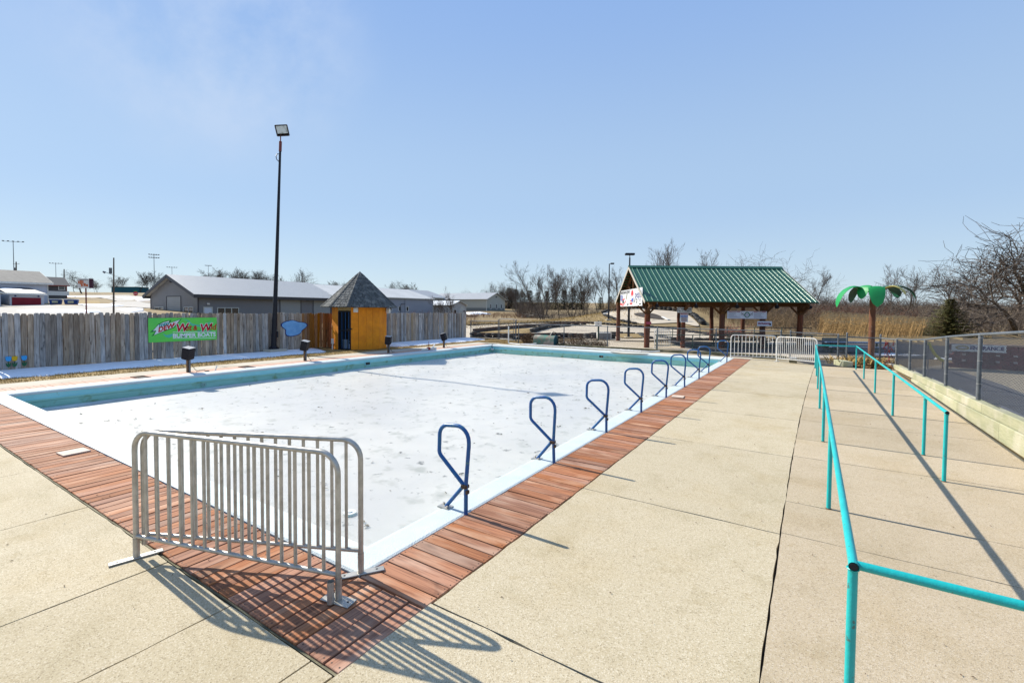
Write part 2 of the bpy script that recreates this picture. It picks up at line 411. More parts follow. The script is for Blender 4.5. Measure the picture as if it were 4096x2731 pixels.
# ================================================================== SETTING
# ground: one sheet out to the horizon with the fenced pool court cut out
def axis_lines(fine, lo, hi):
    a = sorted(fine); st = 2.5
    while a[-1] < hi: a.append(a[-1] + st); st *= 1.09
    st = 2.5
    while a[0] > lo: a.insert(0, a[0] - st); st *= 1.09
    return a
xs = axis_lines([-60 + 2.5 * k for k in range(17)] + [-18.4] + [-16 + 2.5 * k for k in range(8)] + [2.62] + [5 + 2.5 * k for k in range(14)], -1500, 1300)
ys = axis_lines([-6 + 2.5 * k for k in range(12)] + [23.9] + [26 + 2.5 * k for k in range(26)], -300, 1700)
m = MB(); idx = {}
for j, y in enumerate(ys):
    for i, x in enumerate(xs):
        idx[i, j] = len(m.v)
        z = terrain(x, y)
        r = math.hypot(x, y)
        if r > 75: z += .12 * math.sin(x * .31 + 1.7 * math.sin(y * .17)) * min(1, (r - 75) / 40)
        m.v.append((x, y, z - .03))
for j in range(len(ys) - 1):
    for i in range(len(xs) - 1):
        if xs[i] >= -18.45 and xs[i + 1] <= 2.63 and ys[j] >= -6.1 and ys[j + 1] <= 23.95: continue
        m.f.append((idx[i, j], idx[i + 1, j], idx[i + 1, j + 1], idx[i, j + 1])); m.m.append(0)
GROUNDM = mk('winter_ground', (.255, .18, .082), (.19, .135, .06), scale=.9, detail=10, rough=.95, space='World', bump=.5, bscale=6, c3=(.16, .115, .07), s3=.09, lo3=.5, hi3=.72)
m.build('ground', GROUNDM, smooth=True, kind='structure')

# bedding under the paving
m = MB()
m.box(-18.4, 2.62, -6, 1.66, -.14, -.045); m.box(-2.95, 2.62, 1.66, 23.9, -.14, -.045)
m.box(-18.4, -16.5, 1.66, 23.9, -.14, -.045); m.box(-16.5, -2.95, 23.15, 23.9, -.14, -.045); m.box(-16.5, -2.95, 1.66, 2.4, -.14, -.045)
m.build('paving_bed', SOIL, kind='structure')

# ---- concrete deck: every slab a piece of its own
deck = MB(); deck.box(-2.2, -2.19, -.5, -.49, -.05, -.044)
deck = deck.build('concrete_deck', CONC, kind='structure')
def jag(P, a=.0035, step=.16):
    """break a straight slab outline into a slightly crumbled one"""
    Q = []
    for k in range(len(P)):
        p, q = Vector(P[k]), Vector(P[(k + 1) % len(P)]); L = (q - p).length; n = max(1, min(60, int(L / step)))
        nr = Vector((-(q - p).y, (q - p).x)) / max(L, 1e-6)
        for i in range(n):
            r = p.lerp(q, i / n)
            Q.append(tuple(r + nr * (random.gauss(0, a) if i else 0)))
    return Q
def slab(x0, x1, y0, y1, g=.006, z=0.0, mat_=None):
    b = MB(); dz = random.uniform(-.002, .002)
    cx, cy = (x0 + x1) / 2, (y0 + y1) / 2
    b.prism(jag([(x0 + g - cx, y0 + g - cy), (x1 - g - cx, y0 + g - cy), (x1 - g - cx, y1 - g - cy), (x0 + g - cx, y1 - g - cy)]), lambda p, q: (p, q, -.1), lambda p, q: (p, q, z + dz))
    b.build('slab', mat_ or CONC, deck, loc=(cx, cy, 0))
# middle lane between the boardwalk and the ramp lane
jl = [-6, -3.2, -.4, 2.43, 5.03, 7.83, 10.55, 13.43, 16.1, 19.2, 22.2, 23.8]
def jx(y): return -.2 if y < 6 else -.2 + .35 * ((y - 6) / 16) ** 1.6
for a, b_ in zip(jl[:-1], jl[1:]):
    x1a, x1b = jx(a), jx(b_)
    s = MB(); g = .007; x0 = -2.235 if a > 2 else -2.25
    if a < 2 and b_ > 1.7: pass
    vs = [(x0 + g, a + g), (x1a - g, a + g), (x1b - g, b_ - g), (x0 + g, b_ - g)]
    s.prism(jag(vs), lambda p, q: (p, q, -.1), lambda p, q: (p, q, 0)); s.build('slab', CONC, deck)
# ramp lane
jr = [-6, -3, 0, 2.6, 5.07, 5.96, 7.91, 9.05, 10.69, 12.17, 13.51, 15.32, 16.4, 18.4, 19.4, 22.0]
for a, b_ in zip(jr[:-1], jr[1:]):
    g = .006 if b_ - a > 1.2 else .005
    vs = [(jx(a) + g, a + g), (2.62, a + g), (2.62, b_ - g), (jx(b_) + g, b_ - g)]
    zz = random.uniform(-.001, .001); s = MB(); ramp = True; s.prism(jag(vs, .002), lambda p, q: (p, q, -.1), lambda p, q: (p, q, zz))
    s.build('slab', CONCR, deck)
# lane in front of the near boardwalk
jn = [-2.25, -2.46, -3.4, -4.42, -6.34, -8.33, -10.3, -12.3, -14.3, -16.3, -18.35]
for a, b_ in zip(jn[:-1], jn[1:]):
    for (ya, yb) in ((.55, 1.63), (-2.0, .55), (-6, -2.0)):
        if ya < .5 and a in (-2.46,): continue
        if ya < .5 and b_ == -2.46: a0, b0 = -2.25, -3.4
        else: a0, b0 = a, b_
        slab(b0, a0, ya, yb, .007)
# back and left strips of plain concrete
xb = [-16.5, -13.2, -9.9, -6.6, -4.1, -2.235]
for a, b_ in zip(xb[:-1], xb[1:]): slab(a, b_, 23.27, 23.95, .008, -.002, CONC2)
yl = [1.63, 5, 8.3, 11.6, 14.9, 18.2, 21.4, 23.95]
for a, b_ in zip(yl[:-1], yl[1:]): slab(-18.36, -17.35, a, b_, .008, -.002, CONC2)
m = MB(); m.box(-18.36, -16.5, 23.96, 24.35, -.1, -.004); m.build('back_pavement', CONC2, kind='structure')

# ---- red boardwalk round the near corner of the pool
bw = MB(); bw.box(-2.9, -2.89, 2.3, 2.31, -.044, -.040)
bw = bw.build('boardwalk', SOIL, kind='structure')
PL = MB().box(-.345, .345, -.0645, .0645, -.032, 0, ch=.004)
for sx in (-.318, .318):
    for sy in (-.036, .036): PL.add([(sx + .006 * math.cos(a), sy + .006 * math.sin(a), .0012) for a in [k * PI / 3 for k in range(6)]], [(0, 1, 2, 3, 4, 5)], 1)
pl_me = bpy.data.meshes.new('plank'); pl_me.from_pydata(PL.v, [], PL.f); pl_me.materials.append(DECK); pl_me.materials.append(mk('rusty_screw', (.05, .03, .02), rough=.6)); pl_me.polygons.foreach_set('material_index', PL.m); pl_me.update()
def plank(x, y, rz):
    o = link('plank', pl_me, bw, loc=(x, y, .003 + random.uniform(-.004, .003)))
    o.rotation_euler = (random.gauss(0, .006), random.gauss(0, .003), rz + random.gauss(0, .0035))
    o.scale = (1 + random.uniform(-.012, .012), 1, 1)
y = 2.36 + .07
while y < 23.1:
    plank(-2.587, y, 0); y += .1405
x = -2.24 - .07
while x > -16.4:
    plank(x, 2.0, PI / 2 if random.random() < .5 else -PI / 2); x -= .1405
# narrow fascia along the boardwalk edge
m = MB(); m.box(-2.262, -2.243, 1.64, 23.1, -.05, -.012); m.box(-16.5, -2.262, 1.64, 1.655, -.05, -.012)
m.build('edge_board', TIMBERD, bw)
# far-side strip of faded boards: too thin from here to pick apart, still real boards
m = MB(); y = 2.4
while y < 23.2:
    m.box(-17.34, -16.62, y, y + .132, -.03, random.uniform(-.003, .003)); y += .14
m.build('faded_boards', DECKP, bw, kind='stuff')
# two pale hatch boards lying in the boardwalk
for (x, y, rz, lab) in ((-8.88, 2.13, .05, 'pale hatch board lying on the near boardwalk left of the barriers'),
                        (-2.72, 11.75, .1, 'pale hatch board lying on the boardwalk beside the blue grab rails')):
    m = MB().box(-.14, .14, -.15, .15, 0, .018, ch=.003)
    m.build('hatch_board', mk('pale_board', (.62, .50, .40), (.52, .40, .31), scale=7, rough=.8), label=lab, cat='board', loc=(x, y, .006), rotz=rz)
# two open skimmer hatches in the far side boards
for (x, y) in ((-16.85, 5.58), (-16.86, 8.7)):
    m = MB()
    m.box(-.28, .28, -.17, -.14, 0, .02); m.box(-.28, .28, .14, .17, 0, .02); m.box(-.28, -.25, -.14, .14, 0, .02); m.box(.25, .28, -.14, .14, 0, .02)
    m.box(-.25, .25, -.14, .14, .0, .003, mi=1)
    m.build('skimmer_hatch', [mk('rusty_brown', (.20, .06, .03), (.12, .04, .02), scale=6), SOIL], loc=(x, y, .004),
            label='open brown hatch in the far boards ' + ('nearer the left end of the pool' if y < 7 else 'right of the first black speaker box'), cat='hatch')

# ---- pool: coping, walls with ledges, ice
XL, XR, YN, YB = -16.16, -3.30, 2.74, 22.76
oX0, oX1, oY0, oY1 = -16.60, -2.945, 2.365, 23.25
def ring(m, o, i_):
    """quad ring between two rectangles given as (x0,x1,y0,y1,z)"""
    def c(r): return [(r[0], r[2], r[4]), (r[1], r[2], r[4]), (r[1], r[3], r[4]), (r[0], r[3], r[4])]
    a, b = c(o), c(i_)
    m.add(a + b, [(k, (k + 1) % 4, (k + 1) % 4 + 4, k + 4) for k in range(4)])
m = MB()
prof = [(0, -.2), (0, .0), (.02, .012), (.30, .014), (.36, .004), (.40, -.02), (.415, -.055), (.40, -.085)]
def rect_off(e, z):
    f = e / .415
    return (oX0 + (XL - .0 - oX0) * f, oX1 + (XR - oX1) * f, oY0 + (YN - oY0) * f, oY1 + (YB - oY1) * f, z)
for p, q in zip(prof[:-1], prof[1:]): ring(m, rect_off(*p), rect_off(*q))
cop = smooth_auto(m.build('pool_coping', COPING, kind='structure'), 50)
POOLW = mk('pool_wall_paint', (.30, .64, .68), (.25, .58, .62), scale=2.2, rough=.6, bump=.3, bscale=40, space='World', c3=(.25, .30, .14), s3=9, lo3=.68, hi3=.76)
# older paint and algae on the lower band of the wall
POOLL = mk('algae_stained_pool_wall', (.28, .56, .50), (.23, .47, .39), scale=1.6, stretch=(1, 1, 5), rough=.65, bump=.3, bscale=40, space='World', c3=(.17, .27, .12), s3=3.2, lo3=.56, hi3=.74)
m = MB()
def rr(e, z): return (XL - e, XR + e, YN - e, YB + e, z)
for a, b_, k in ((rr(.02, -.08), rr(.02, -.20), 0), (rr(.02, -.20), rr(-.012, -.215), 0), (rr(-.012, -.215), rr(-.012, -.26), 1),
                 (rr(-.012, -.26), rr(.012, -.275), 1), (rr(.012, -.275), rr(.02, -1.2), 1)):
    n0 = len(m.f); ring(m, a, b_)
    for q in range(n0, len(m.f)): m.m[q] = k
m.build('pool_wall', [POOLW, POOLL], kind='structure')
# ice, with a thin wet rim at the walls
def mk_ice():
    mm = bpy.data.materials.new('pool_ice'); mm.use_nodes = True
    N, L = mm.node_tree.nodes, mm.node_tree.links; b = N['Principled BSDF']
    b.inputs['Roughness'].default_value = .42; b.inputs['Specular IOR Level'].default_value = .35
    g = N.new('ShaderNodeNewGeometry'); prev = None
    def lay(scale, lo, hi, colr, amt, prev, det=4, st=(1, 1, 1)):
        mp_ = N.new('ShaderNodeMapping'); mp_.inputs['Scale'].default_value = st; L.new(g.outputs['Position'], mp_.inputs['Vector'])
        n = N.new('ShaderNodeTexNoise'); n.inputs['Scale'].default_value = scale; n.inputs['Detail'].default_value = det; n.inputs['Roughness'].default_value = .62
        L.new(mp_.outputs[0], n.inputs['Vector'])
        r = N.new('ShaderNodeMapRange'); r.inputs['From Min'].default_value = lo; r.inputs['From Max'].default_value = hi; r.inputs['To Max'].default_value = amt
        L.new(n.outputs['Fac'], r.inputs['Value'])
        x = N.new('ShaderNodeMixRGB'); x.inputs['Color2'].default_value = (*colr, 1)
        if isinstance(prev, tuple): x.inputs['Color1'].default_value = (*prev, 1)
        else: L.new(prev, x.inputs['Color1'])
        L.new(r.outputs[0], x.inputs['Fac']); return x.outputs[0]
    c = lay(.45, .4, .7, (.48, .468, .43), .8, (.56, .545, .50))
    c = lay(2.0, .45, .75, (.50, .488, .45), .75, c, 8)
    c = lay(.22, .42, .62, (.45, .45, .44), .7, c, 3)
    c = lay(2.2, .55, .72, (.33, .335, .295), .8, c, 3)
    c = lay(4.2, .625, .70, (.14, .145, .135), .85, c, 4)
    c = lay(9, .60, .8, (.47, .46, .425), .6, c, 6)
    L.new(c, b.inputs['Base Color'])
    b.inputs['Subsurface Weight'].default_value = .8; b.inputs['Subsurface Radius'].default_value = (.30, .33, .36); b.inputs['Subsurface Scale'].default_value = 1.3
    n = N.new('ShaderNodeTexNoise'); n.inputs['Scale'].default_value = 5; n.inputs['Detail'].default_value = 7; L.new(g.outputs['Position'], n.inputs['Vector'])
    bp = N.new('ShaderNodeBump'); bp.inputs['Strength'].default_value = .25; bp.inputs['Distance'].default_value = .02
    L.new(n.outputs['Fac'], bp.inputs['Height']); L.new(bp.outputs[0], b.inputs['Normal'])
    return mm
ICE = mk_ice()
m = MB(); nx, ny = 40, 60
for j in range(ny + 1):
    for i in range(nx + 1):
        x = XL - .01 + (XR - XL + .02) * i / nx; y = YN - .01 + (YB - YN + .02) * j / ny
        e = min(x - XL, XR - x, y - YN, YB - y)
        m.v.append((x, y, -.45 + .012 * math.sin(x * 1.3 + y) * math.sin(y * .9) - (.02 if e < .15 else 0)))
for j in range(ny):
    for i in range(nx):
        a = j * (nx + 1) + i; m.f.append((a, a + 1, a + nx + 2, a + nx + 1)); m.m.append(0)
m.build('pool_ice', ICE, smooth=True, kind='structure')
# wet edge strip; the left wall's blue-grey shade is put into its colour
m = MB(); pts = []
random.seed(3)
for k in range(60):
    y = YN + (YB - YN) * k / 59; pts.append((XL + .28 + .10 * math.sin(k * .7) + random.uniform(-.05, .06), y))
m.prism([(XL, YN)] + pts + [(XL, YB)], lambda p, q: (p, q, -.46), lambda p, q: (p, q, -.433))
m.build('shade_tinted_strip', mk('blue_grey_ice', (.50, .56, .62), (.62, .66, .70), scale=3, rough=.25, space='World', bump=.2), kind='structure')
# skimmer mouths and inlet rings on the pool walls, float at the corner
def on_wall(x, y, rz, kind_, label):
    t = thing(kind_, label, 'pool fitting', (x, y, -.45 + .2), rz)
    return t
m1 = MB(); m1.box(-.15, .15, -.03, .0, -.075, .075); m1.box(-.12, .12, -.034, -.02, -.055, .05, mi=1)
DARKHOLE = mk('dark_opening', (.02, .025, .02)); INSET = mk('brown_inset', (.20, .12, .05))
m1.build('skimmer_mouth', [POOLW, DARKHOLE], label='dark square skimmer mouth in the long left pool wall', cat='skimmer', loc=(XL + .015, 13.43, -.25), rotz=PI / 2)
m1 = MB(); m1.box(-.15, .15, -.03, .0, -.075, .075); m1.box(-.12, .12, -.034, -.02, -.055, .05, mi=1); m1.box(.0, .06, -.038, -.03, -.05, .05, mi=2)
m1.build('skimmer_mouth', [POOLW, DARKHOLE, INSET], label='dark square skimmer mouth in the back pool wall', cat='skimmer', loc=(-9.15, YB - .01, -.26))
for (x, y, rz, lab) in ((XL + .01, 6.98, PI / 2, 'round water inlet in the long left pool wall'), (-13.0, YB - .01, 0, 'round water inlet in the back pool wall'),
                        (XL + .01, 18.6, PI / 2, 'round water inlet in the left wall near the far corner')):
    m1 = MB(); m1.tube([(.055 * math.cos(a * PI / 8), -.012, .055 * math.sin(a * PI / 8)) for a in range(16)], .013, 6, closed=True)
    m1.cyl((0, -.004, 0), (0, -.01, 0), .03, n=10)
    m1.build('inlet', mk('chalky_teal', (.30, .48, .44)), smooth=True, label=lab, cat='pool inlet', loc=(x, y, -.33), rotz=rz)
t = thing('float_valve', 'white float valve hung in the far left pool corner', 'valve', (XL + .13, YB - .13, -.05), 0)
m1 = MB(); m1.cyl((0, 0, .12), (0, 0, -.16), .012); m1.cyl((-.07, .06, .08), (-.07, .06, -.12), .012); m1.build('rod', GALVD, t)
m1 = MB(); m1.box(-.08, .08, -.05, .05, -.22, -.13, ch=.01); m1.cyl((0, 0, -.22), (0, 0, -.27), .03, .01); m1.build('valve_body', PVC, t)
m1 = MB(); m1.cyl((0, 0, -.02), (0, 0, .02), .08, n=14); m1.cyl((0, 0, .02), (0, 0, .03), .03, n=10)
m1.build('drain_cap', PVC, smooth=False, label='small round white cap frozen into the ice by the near corner', cat='cap', loc=(-4.77, 3.69, -.44))

# ---- lawn strip, snow and leaf litter along the left fence
m = MB(); nx, ny = 14, 90
for j in range(ny + 1):
    for i in range(nx + 1):
        x = -22.4 + 4.05 * i / nx; y = -1 + 28.6 * j / ny
        m.v.append((x, y, -.01 + random.uniform(-.012, .02)))
for j in range(ny):
    for i in range(nx):
        a = j * (nx + 1) + i; m.f.append((a, a + 1, a + nx + 2, a + nx + 1)); m.m.append(0)
m.build('lawn_strip', GRASS, smooth=True, kind='structure')
def snow_patch(outline, zf, th=.045, name='snow', nsub=3, rag=.12):
    """a ragged low bank of snow draped on the ground"""
    P = []
    n = len(outline)
    for k in range(n):
        a, b_ = Vector(outline[k]), Vector(outline[(k + 1) % n])
        L_ = (b_ - a).length
        for q in range(nsub):
            p = a.lerp(b_, q / nsub); nrm = Vector((-(b_ - a).y, (b_ - a).x)) / max(L_, 1e-6)
            P.append(p + nrm * random.uniform(-rag, rag) * min(1, L_))
    c = sum((Vector(p) for p in P), Vector((0, 0))) / len(P)
    mm = MB(); N_ = len(P)
    for f, h in ((1.0, -.02), (.97, th * .7), (.8, th), (.4, th * 1.1)):
        for p in P:
            q = c + (p - c) * f; mm.v.append((q.x, q.y, zf(q.x, q.y) + h + (random.uniform(-.008, .008) if f < .95 else 0)))
    mm.v.append((c.x, c.y, zf(c.x, c.y) + th))
    for r in range(3):
        for k in range(N_):
            a = r * N_ + k; b_ = r * N_ + (k + 1) % N_
            mm.f.append((a, b_, b_ + N_, a + N_)); mm.m.append(0)
    for k in range(N_): mm.f.append((3 * N_ + k, 3 * N_ + (k + 1) % N_, 4 * N_)); mm.m.append(0)
    return mm
flat0 = lambda x, y: -.005
# the fence's shade keeps a long bank of snow; built as a strip so it follows the fence
def snow_strip(y0, y1, x_in, step=.3, taper=True):
    mm = MB(); n = int((y1 - y0) / step) + 1; rows = []
    for k in range(n):
        y = y0 + (y1 - y0) * k / (n - 1)
        e = min(1, (y - y0) / .8, (y1 - y) / .8) if taper else 1
        xi = -21.85 + (x_in + .12 * math.sin(y * 1.9) + .08 * math.sin(y * 5.1) + random.uniform(-.05, .05) + 21.85) * max(.12, math.sqrt(max(e, 0)))
        rows.append((y, xi))
    for (y, xi) in rows:
        for f, h in ((0, .05), (.5, .055), (.85, .05), (.95, .03), (1.0, -.03)):
            mm.v.append((-21.85 + (xi + 21.85) * f, y, h + random.uniform(-.008, .008)))
    for k in range(n - 1):
        for j in range(4):
            a = k * 5 + j; mm.f.append((a, a + 1, a + 6, a + 5)); mm.m.append(0)
    return mm
snow_strip(-.5, 14.6, -19.62).build('snow', SNOW, smooth=True, kind='stuff', label='long bank of old snow in the shade of the picket fence')
snow_strip(17.6, 27.3, -19.25).build('snow', SNOW, smooth=True, kind='stuff', label='bank of old snow along the fence beyond the orange hut')

def blades(name, region, n, h, mat_, w=.006, zf=None, lean=.5, label=None, plume=False):
    mm = MB()
    for k in range(n):
        p = region()
        if p is None: continue
        x, y = p; z = zf(x, y) if zf else 0
        a = random.uniform(0, 2 * PI); hh = h * random.uniform(.5, 1.3); ln = lean * hh * random.uniform(.2, 1)
        dx, dy = math.cos(a) * ln, math.sin(a) * ln
        b_ = random.uniform(0, PI); wx, wy = math.cos(b_) * w, math.sin(b_) * w
        mm.add([(x - wx, y - wy, z), (x + wx, y + wy, z), (x + dx * .5 + wx * .7, y + dy * .5 + wy * .7, z + hh * .6), (x + dx, y + dy, z + hh * .9),], [(0, 1, 2, 3)])
    return mm.build(name, mat_, kind='stuff', label=label)
def lawn_region():
    x = random.uniform(-19.75, -18.36); y = random.uniform(1.2, 24.5)
    if -19.9 < x < -18 and 15.0 < y < 18.0 and random.random() < .5: return None
    return x, y
blades('grass', lawn_region, 16000, .055, BLADE, .006, lambda x, y: -.01, .9, 'short dead grass between the snow bank and the pool pavement')
blades('grass', lambda: (random.uniform(-19.6, -14.6), random.uniform(24.2, 27.2)), 7000, .06, BLADE, .006, lambda x, y: terrain(x, y) - .03, .9, 'short dead grass by the gate behind the far pool corner')
# ================================================================== LEFT SIDE: fence, pole, hut
fence = thing('picket_fence', 'long weathered grey picket fence along the far left side of the pool', 'fence', (-21.9, -1, 0), 0)
def picket_mesh(mat_, top):
    pts = [(-.069, 0), (.069, 0), (.069, top - .035), (.042, top), (-.042, top), (-.069, top - .035)]
    mm = MB(); mm.prism(pts, lambda a, b_: (.0, a, b_), lambda a, b_: (.017, a, b_))
    me = bpy.data.meshes.new('picket'); me.from_pydata(mm.v, [], mm.f); me.materials.append(mat_); me.update(); return me
pk = [picket_mesh(PICK, 1.83), picket_mesh(PICKO, 1.83), picket_mesh(PICKT, 1.83)]
y = 0.0
fixed = {}
while y < 28.25:
    Y = y - 1.0
    if 15.75 < Y < 17.0: y += .1455; continue      # the hut stands against this stretch
    k = 1 if (14.1 < Y < 15.8) else 0
    if abs(Y - 21.85) < .08 or abs(Y - 25.0) < .08: k = 2
    o = link('picket', pk[k], fence, loc=(.0 + random.uniform(-.004, .006), y, .04 + random.uniform(-.015, .02)))
    o.rotation_euler = (random.gauss(0, .008), random.gauss(0, .006), random.gauss(0, .02))
    o.scale = (1, random.uniform(.93, 1.0), 1 + random.gauss(0, .008))
    y += .1455
for z in (.32, 1.0, 1.62):
    m = MB().box(-.045, -.006, -.1, 28.2, z, z + .085); m.build('rail', PICK, fence)
for k in range(13):
    m = MB().box(-.14, -.05, -.045, .045, -.1, 1.72); m.build('post', PICK, fence, loc=(0, .3 + 2.35 * k, 0))
# rear pickets covering the gaps between the front ones (the fence is boarded on both sides)
m = MB(); y = .073
while y < 28.2:
    if random.random() > .16: m.box(-.066, -.048, y - .055, y + .055, .06, 1.80 + random.uniform(-.02, .02))
    y += .1455
m.build('rear_pickets', PICK, fence, kind='stuff')
m = MB().box(-.02, .03, -.1, 28.2, -.06, .05); m.build('kickboard', TIMBERD, fence)

# tall light pole standing behind the fence line on a concrete footing
t = thing('light_pole', 'tall black pole with a single square floodlight beside the picket fence', 'light pole', (-21.62, 12.42, 0), 0)
m = MB().box(-.20, .42, -.42, .42, -.1, .16, ch=.02); m.build('footing', CONC2, t)
m = MB()
m.tube([(0, 0, .16), (0, .02, .9), (0, .18, 4.3), (0, .40, 9.66)], [.125, .115, .08, .05], 12)
smooth_auto(m.build('shaft', BLACKP, t))
m = MB(); m.cyl((0, 0, .15), (0, 0, .19), .24, n=14); m.cyl((0, 0, .19), (0, .002, .30), .19, .14, n=14)
for k in range(4): m.cyl((.19 * math.cos(k * PI / 2 + .8), .19 * math.sin(k * PI / 2 + .8), .19), (.19 * math.cos(k * PI / 2 + .8), .19 * math.sin(k * PI / 2 + .8), .26), .02, n=6)
m.build('base_flange', BLACKP, t)
m = MB(); m.box(-.02, .06, .10, .2, .7, 1.0, ch=.01); m.build('hand_hole_cover', BLACKP, t)
MARO = mk('maroon_primer', (.16, .035, .03), rough=.6)
m = MB(); m.cyl((0, .40, 9.62), (0, .42, 10.1), .065, n=12); m.cyl((0, .42, 10.1), (0, .43, 10.42), .025, n=8); m.build('sleeve', MARO, t)
m = MB(); m.tube([(0, .36, 9.1), (.0, .22, 9.2), (0, .19, 9.33), (.0, .24, 9.45), (0, .38, 9.5)], .02, 6); m.build('hook', GALVD, t)
RL = Matrix.Translation((.04, .47, 10.62)) @ Matrix.Rotation(math.radians(62), 4, 'Z') @ Matrix.Rotation(math.radians(-14), 4, 'Y') @ Matrix.Rotation(math.radians(14), 4, 'X')
m = MB()
LS = .66
b0 = [(x * LS, y * LS, z * LS) for x, y, z in ((-.4, -.17, -.36), (.4, -.17, -.36), (.4, -.17, .36), (-.4, -.17, .36), (-.25, .2, -.22), (.25, .2, -.22), (.25, .2, .22), (-.25, .2, .22))]
m.add([RL @ Vector(p) for p in b0], [(0, 4, 5, 1), (1, 5, 6, 2), (2, 6, 7, 3), (3, 7, 4, 0), (4, 7, 6, 5)])
for (a, b_) in ((0, 1), (1, 2), (2, 3), (3, 0)): m.bar(RL @ Vector(b0[a]), RL @ Vector(b0[b_]), .035)
h = m.build('lamp_head', mk('dark_bronze', (.06, .045, .04), rough=.5), t)
m = MB(); m.add([RL @ Vector((x * LS, -.178 * LS, z * LS)) for x, z in ((-.35, -.2), (.35, -.2), (.35, .31), (-.35, .31))], [(0, 1, 2, 3)])
m.build('lens', mk('cloudy_lens', (.62, .68, .68), (.30, .33, .30), scale=4, lo=.5, hi=.68, rough=.25), h)

# orange twelve-sided hut with shingled cone roof
HC = FW * 25.0 + RT * -8.2
hut = thing('hut', 'orange twelve-sided hut with grey shingled cone roof and black barred door', 'hut', (HC.x, HC.y, 0), YAW)
NS = 12; RWL, RRF = 1.43, 1.98
def hp(k, r, z, off=0): a = -PI / 2 + (k + off) * PI / 6; return Vector((r * math.cos(a), r * math.sin(a), z))
for k in range(NS):
    if k == 11: continue                        # doorway facet
    for half in (0, 1):
        a, b_ = hp(k, RWL, 0), hp(k + 1, RWL, 0)
        p, q = a.lerp(b_, half * .5), a.lerp(b_, half * .5 + .5)
        e = (q - p).normalized(); p = p + e * .006; q = q - e * .006
        n = Vector((e.y, -e.x, 0)); mm = MB()
        vs = [p - n * .03, q - n * .03, q + n * .0, p + n * .0]
        mm.add([v + Vector((0, 0, z)) for z in (.02, 2.27) for v in vs], [(3, 2, 1, 0), (4, 5, 6, 7), (0, 1, 5, 4), (1, 2, 6, 5), (2, 3, 7, 6), (3, 0, 4, 7)])
        mm.build('wall_panel', ORANGE, hut)
m = MB()
inner = [hp(k, RWL - .04, 0) for k in range(NS)]
for k in range(NS):
    if k == 11: continue
    a, b_ = inner[k], inner[(k + 1) % NS]
    m.add([a, b_, b_ + Vector((0, 0, 2.25)), a + Vector((0, 0, 2.25))], [(0, 1, 2, 3)])
m.add([hp(k, RWL - .02, .012) for k in range(NS)], [tuple(range(NS))])
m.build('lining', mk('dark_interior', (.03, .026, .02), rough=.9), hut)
dA, dB = hp(11, RWL, 0), hp(12, RWL, 0)
de = (dB - dA).normalized(); dn = Vector((de.y, -de.x, 0))
door = MB()
for w in (0.03, .708): door.bar(dA + de * w + Vector((0, 0, .03)), dA + de * w + Vector((0, 0, 1.98)), .05)
for z in (.05, 1.0, 1.96): door.bar(dA + de * .03 + Vector((0, 0, z)), dA + de * .708 + Vector((0, 0, z)), .045)
door = door.build('door_frame', BLACKP, hut)
for k in range(6):
    mm = MB(); q = dA + de * (.12 + .1 * k); mm.cyl(q + Vector((0, 0, .05)), q + Vector((0, 0, 1.96)), .013, n=6); mm.build('bar', BLUEP if k % 2 else BLACKP, door)
mm = MB(); q = dA + de * .62 + dn * .02; mm.bar(q + Vector((0, 0, 1.06)) - de * .12, q + Vector((0, 0, 1.09)) + de * .2, .05); mm.box(-.05, .05, -.03, .03, .98, 1.1, M=Matrix.Translation(q)); mm.build('lock', BLACKP, door)
mm = MB(); mm.bar(dA + Vector((0, 0, 2.10)), dB + Vector((0, 0, 2.10)), .05, .17); mm.build('lintel', mk('worn_yellow_board', (.42, .30, .12), (.25, .18, .08), scale=9), hut)
mm = MB(); mm.cyl((-.5, -.75, .012), (-.5, -.75, .5), .16, n=12); mm.cyl((-.2, -.9, .012), (-.2, -.9, .28), .11, n=12); mm.box(-.75, -.15, -.5, -.4, .35, .4)
mm.build('stored_canister', mk('pale_blue_plastic', (.35, .45, .55), rough=.4), hut)
q = hp(0, RWL, 0).lerp(hp(1, RWL, 0), .33); e = (hp(1, 1, 0) - hp(0, 1, 0)).normalized(); n = Vector((e.y, -e.x, 0))
mm = MB(); mm.box(-.11, .11, -.06, .0, 1.93, 2.17, M=Matrix.Translation(q) @ Matrix.Rotation(math.atan2(e.y, e.x), 4, 'Z'), ch=.015); mm.build('light_fixture', PVC, hut)
q = hp(2.9, RWL + .05, 0); mm = MB(); mm.box(-.1, .1, -.16, .0, 1.9, 2.15, M=Matrix.Translation(q) @ Matrix.Rotation(PI / 2 - .2, 4, 'Z') @ Matrix.Rotation(.0, 4, 'X'), ch=.03); mm.build('flood_lamp', PVC, hut)
q = hp(10.35, RWL + .045, 0); mm = MB(); mm.cyl(q + Vector((0, 0, 0)), q + Vector((0, 0, .3)), .035, n=8); mm.box(-.07, .07, -.05, .05, .28, .56, M=Matrix.Translation(q) @ Matrix.Rotation(-.9, 4, 'Z'), ch=.01); mm.build('outlet_box', PVC, hut)
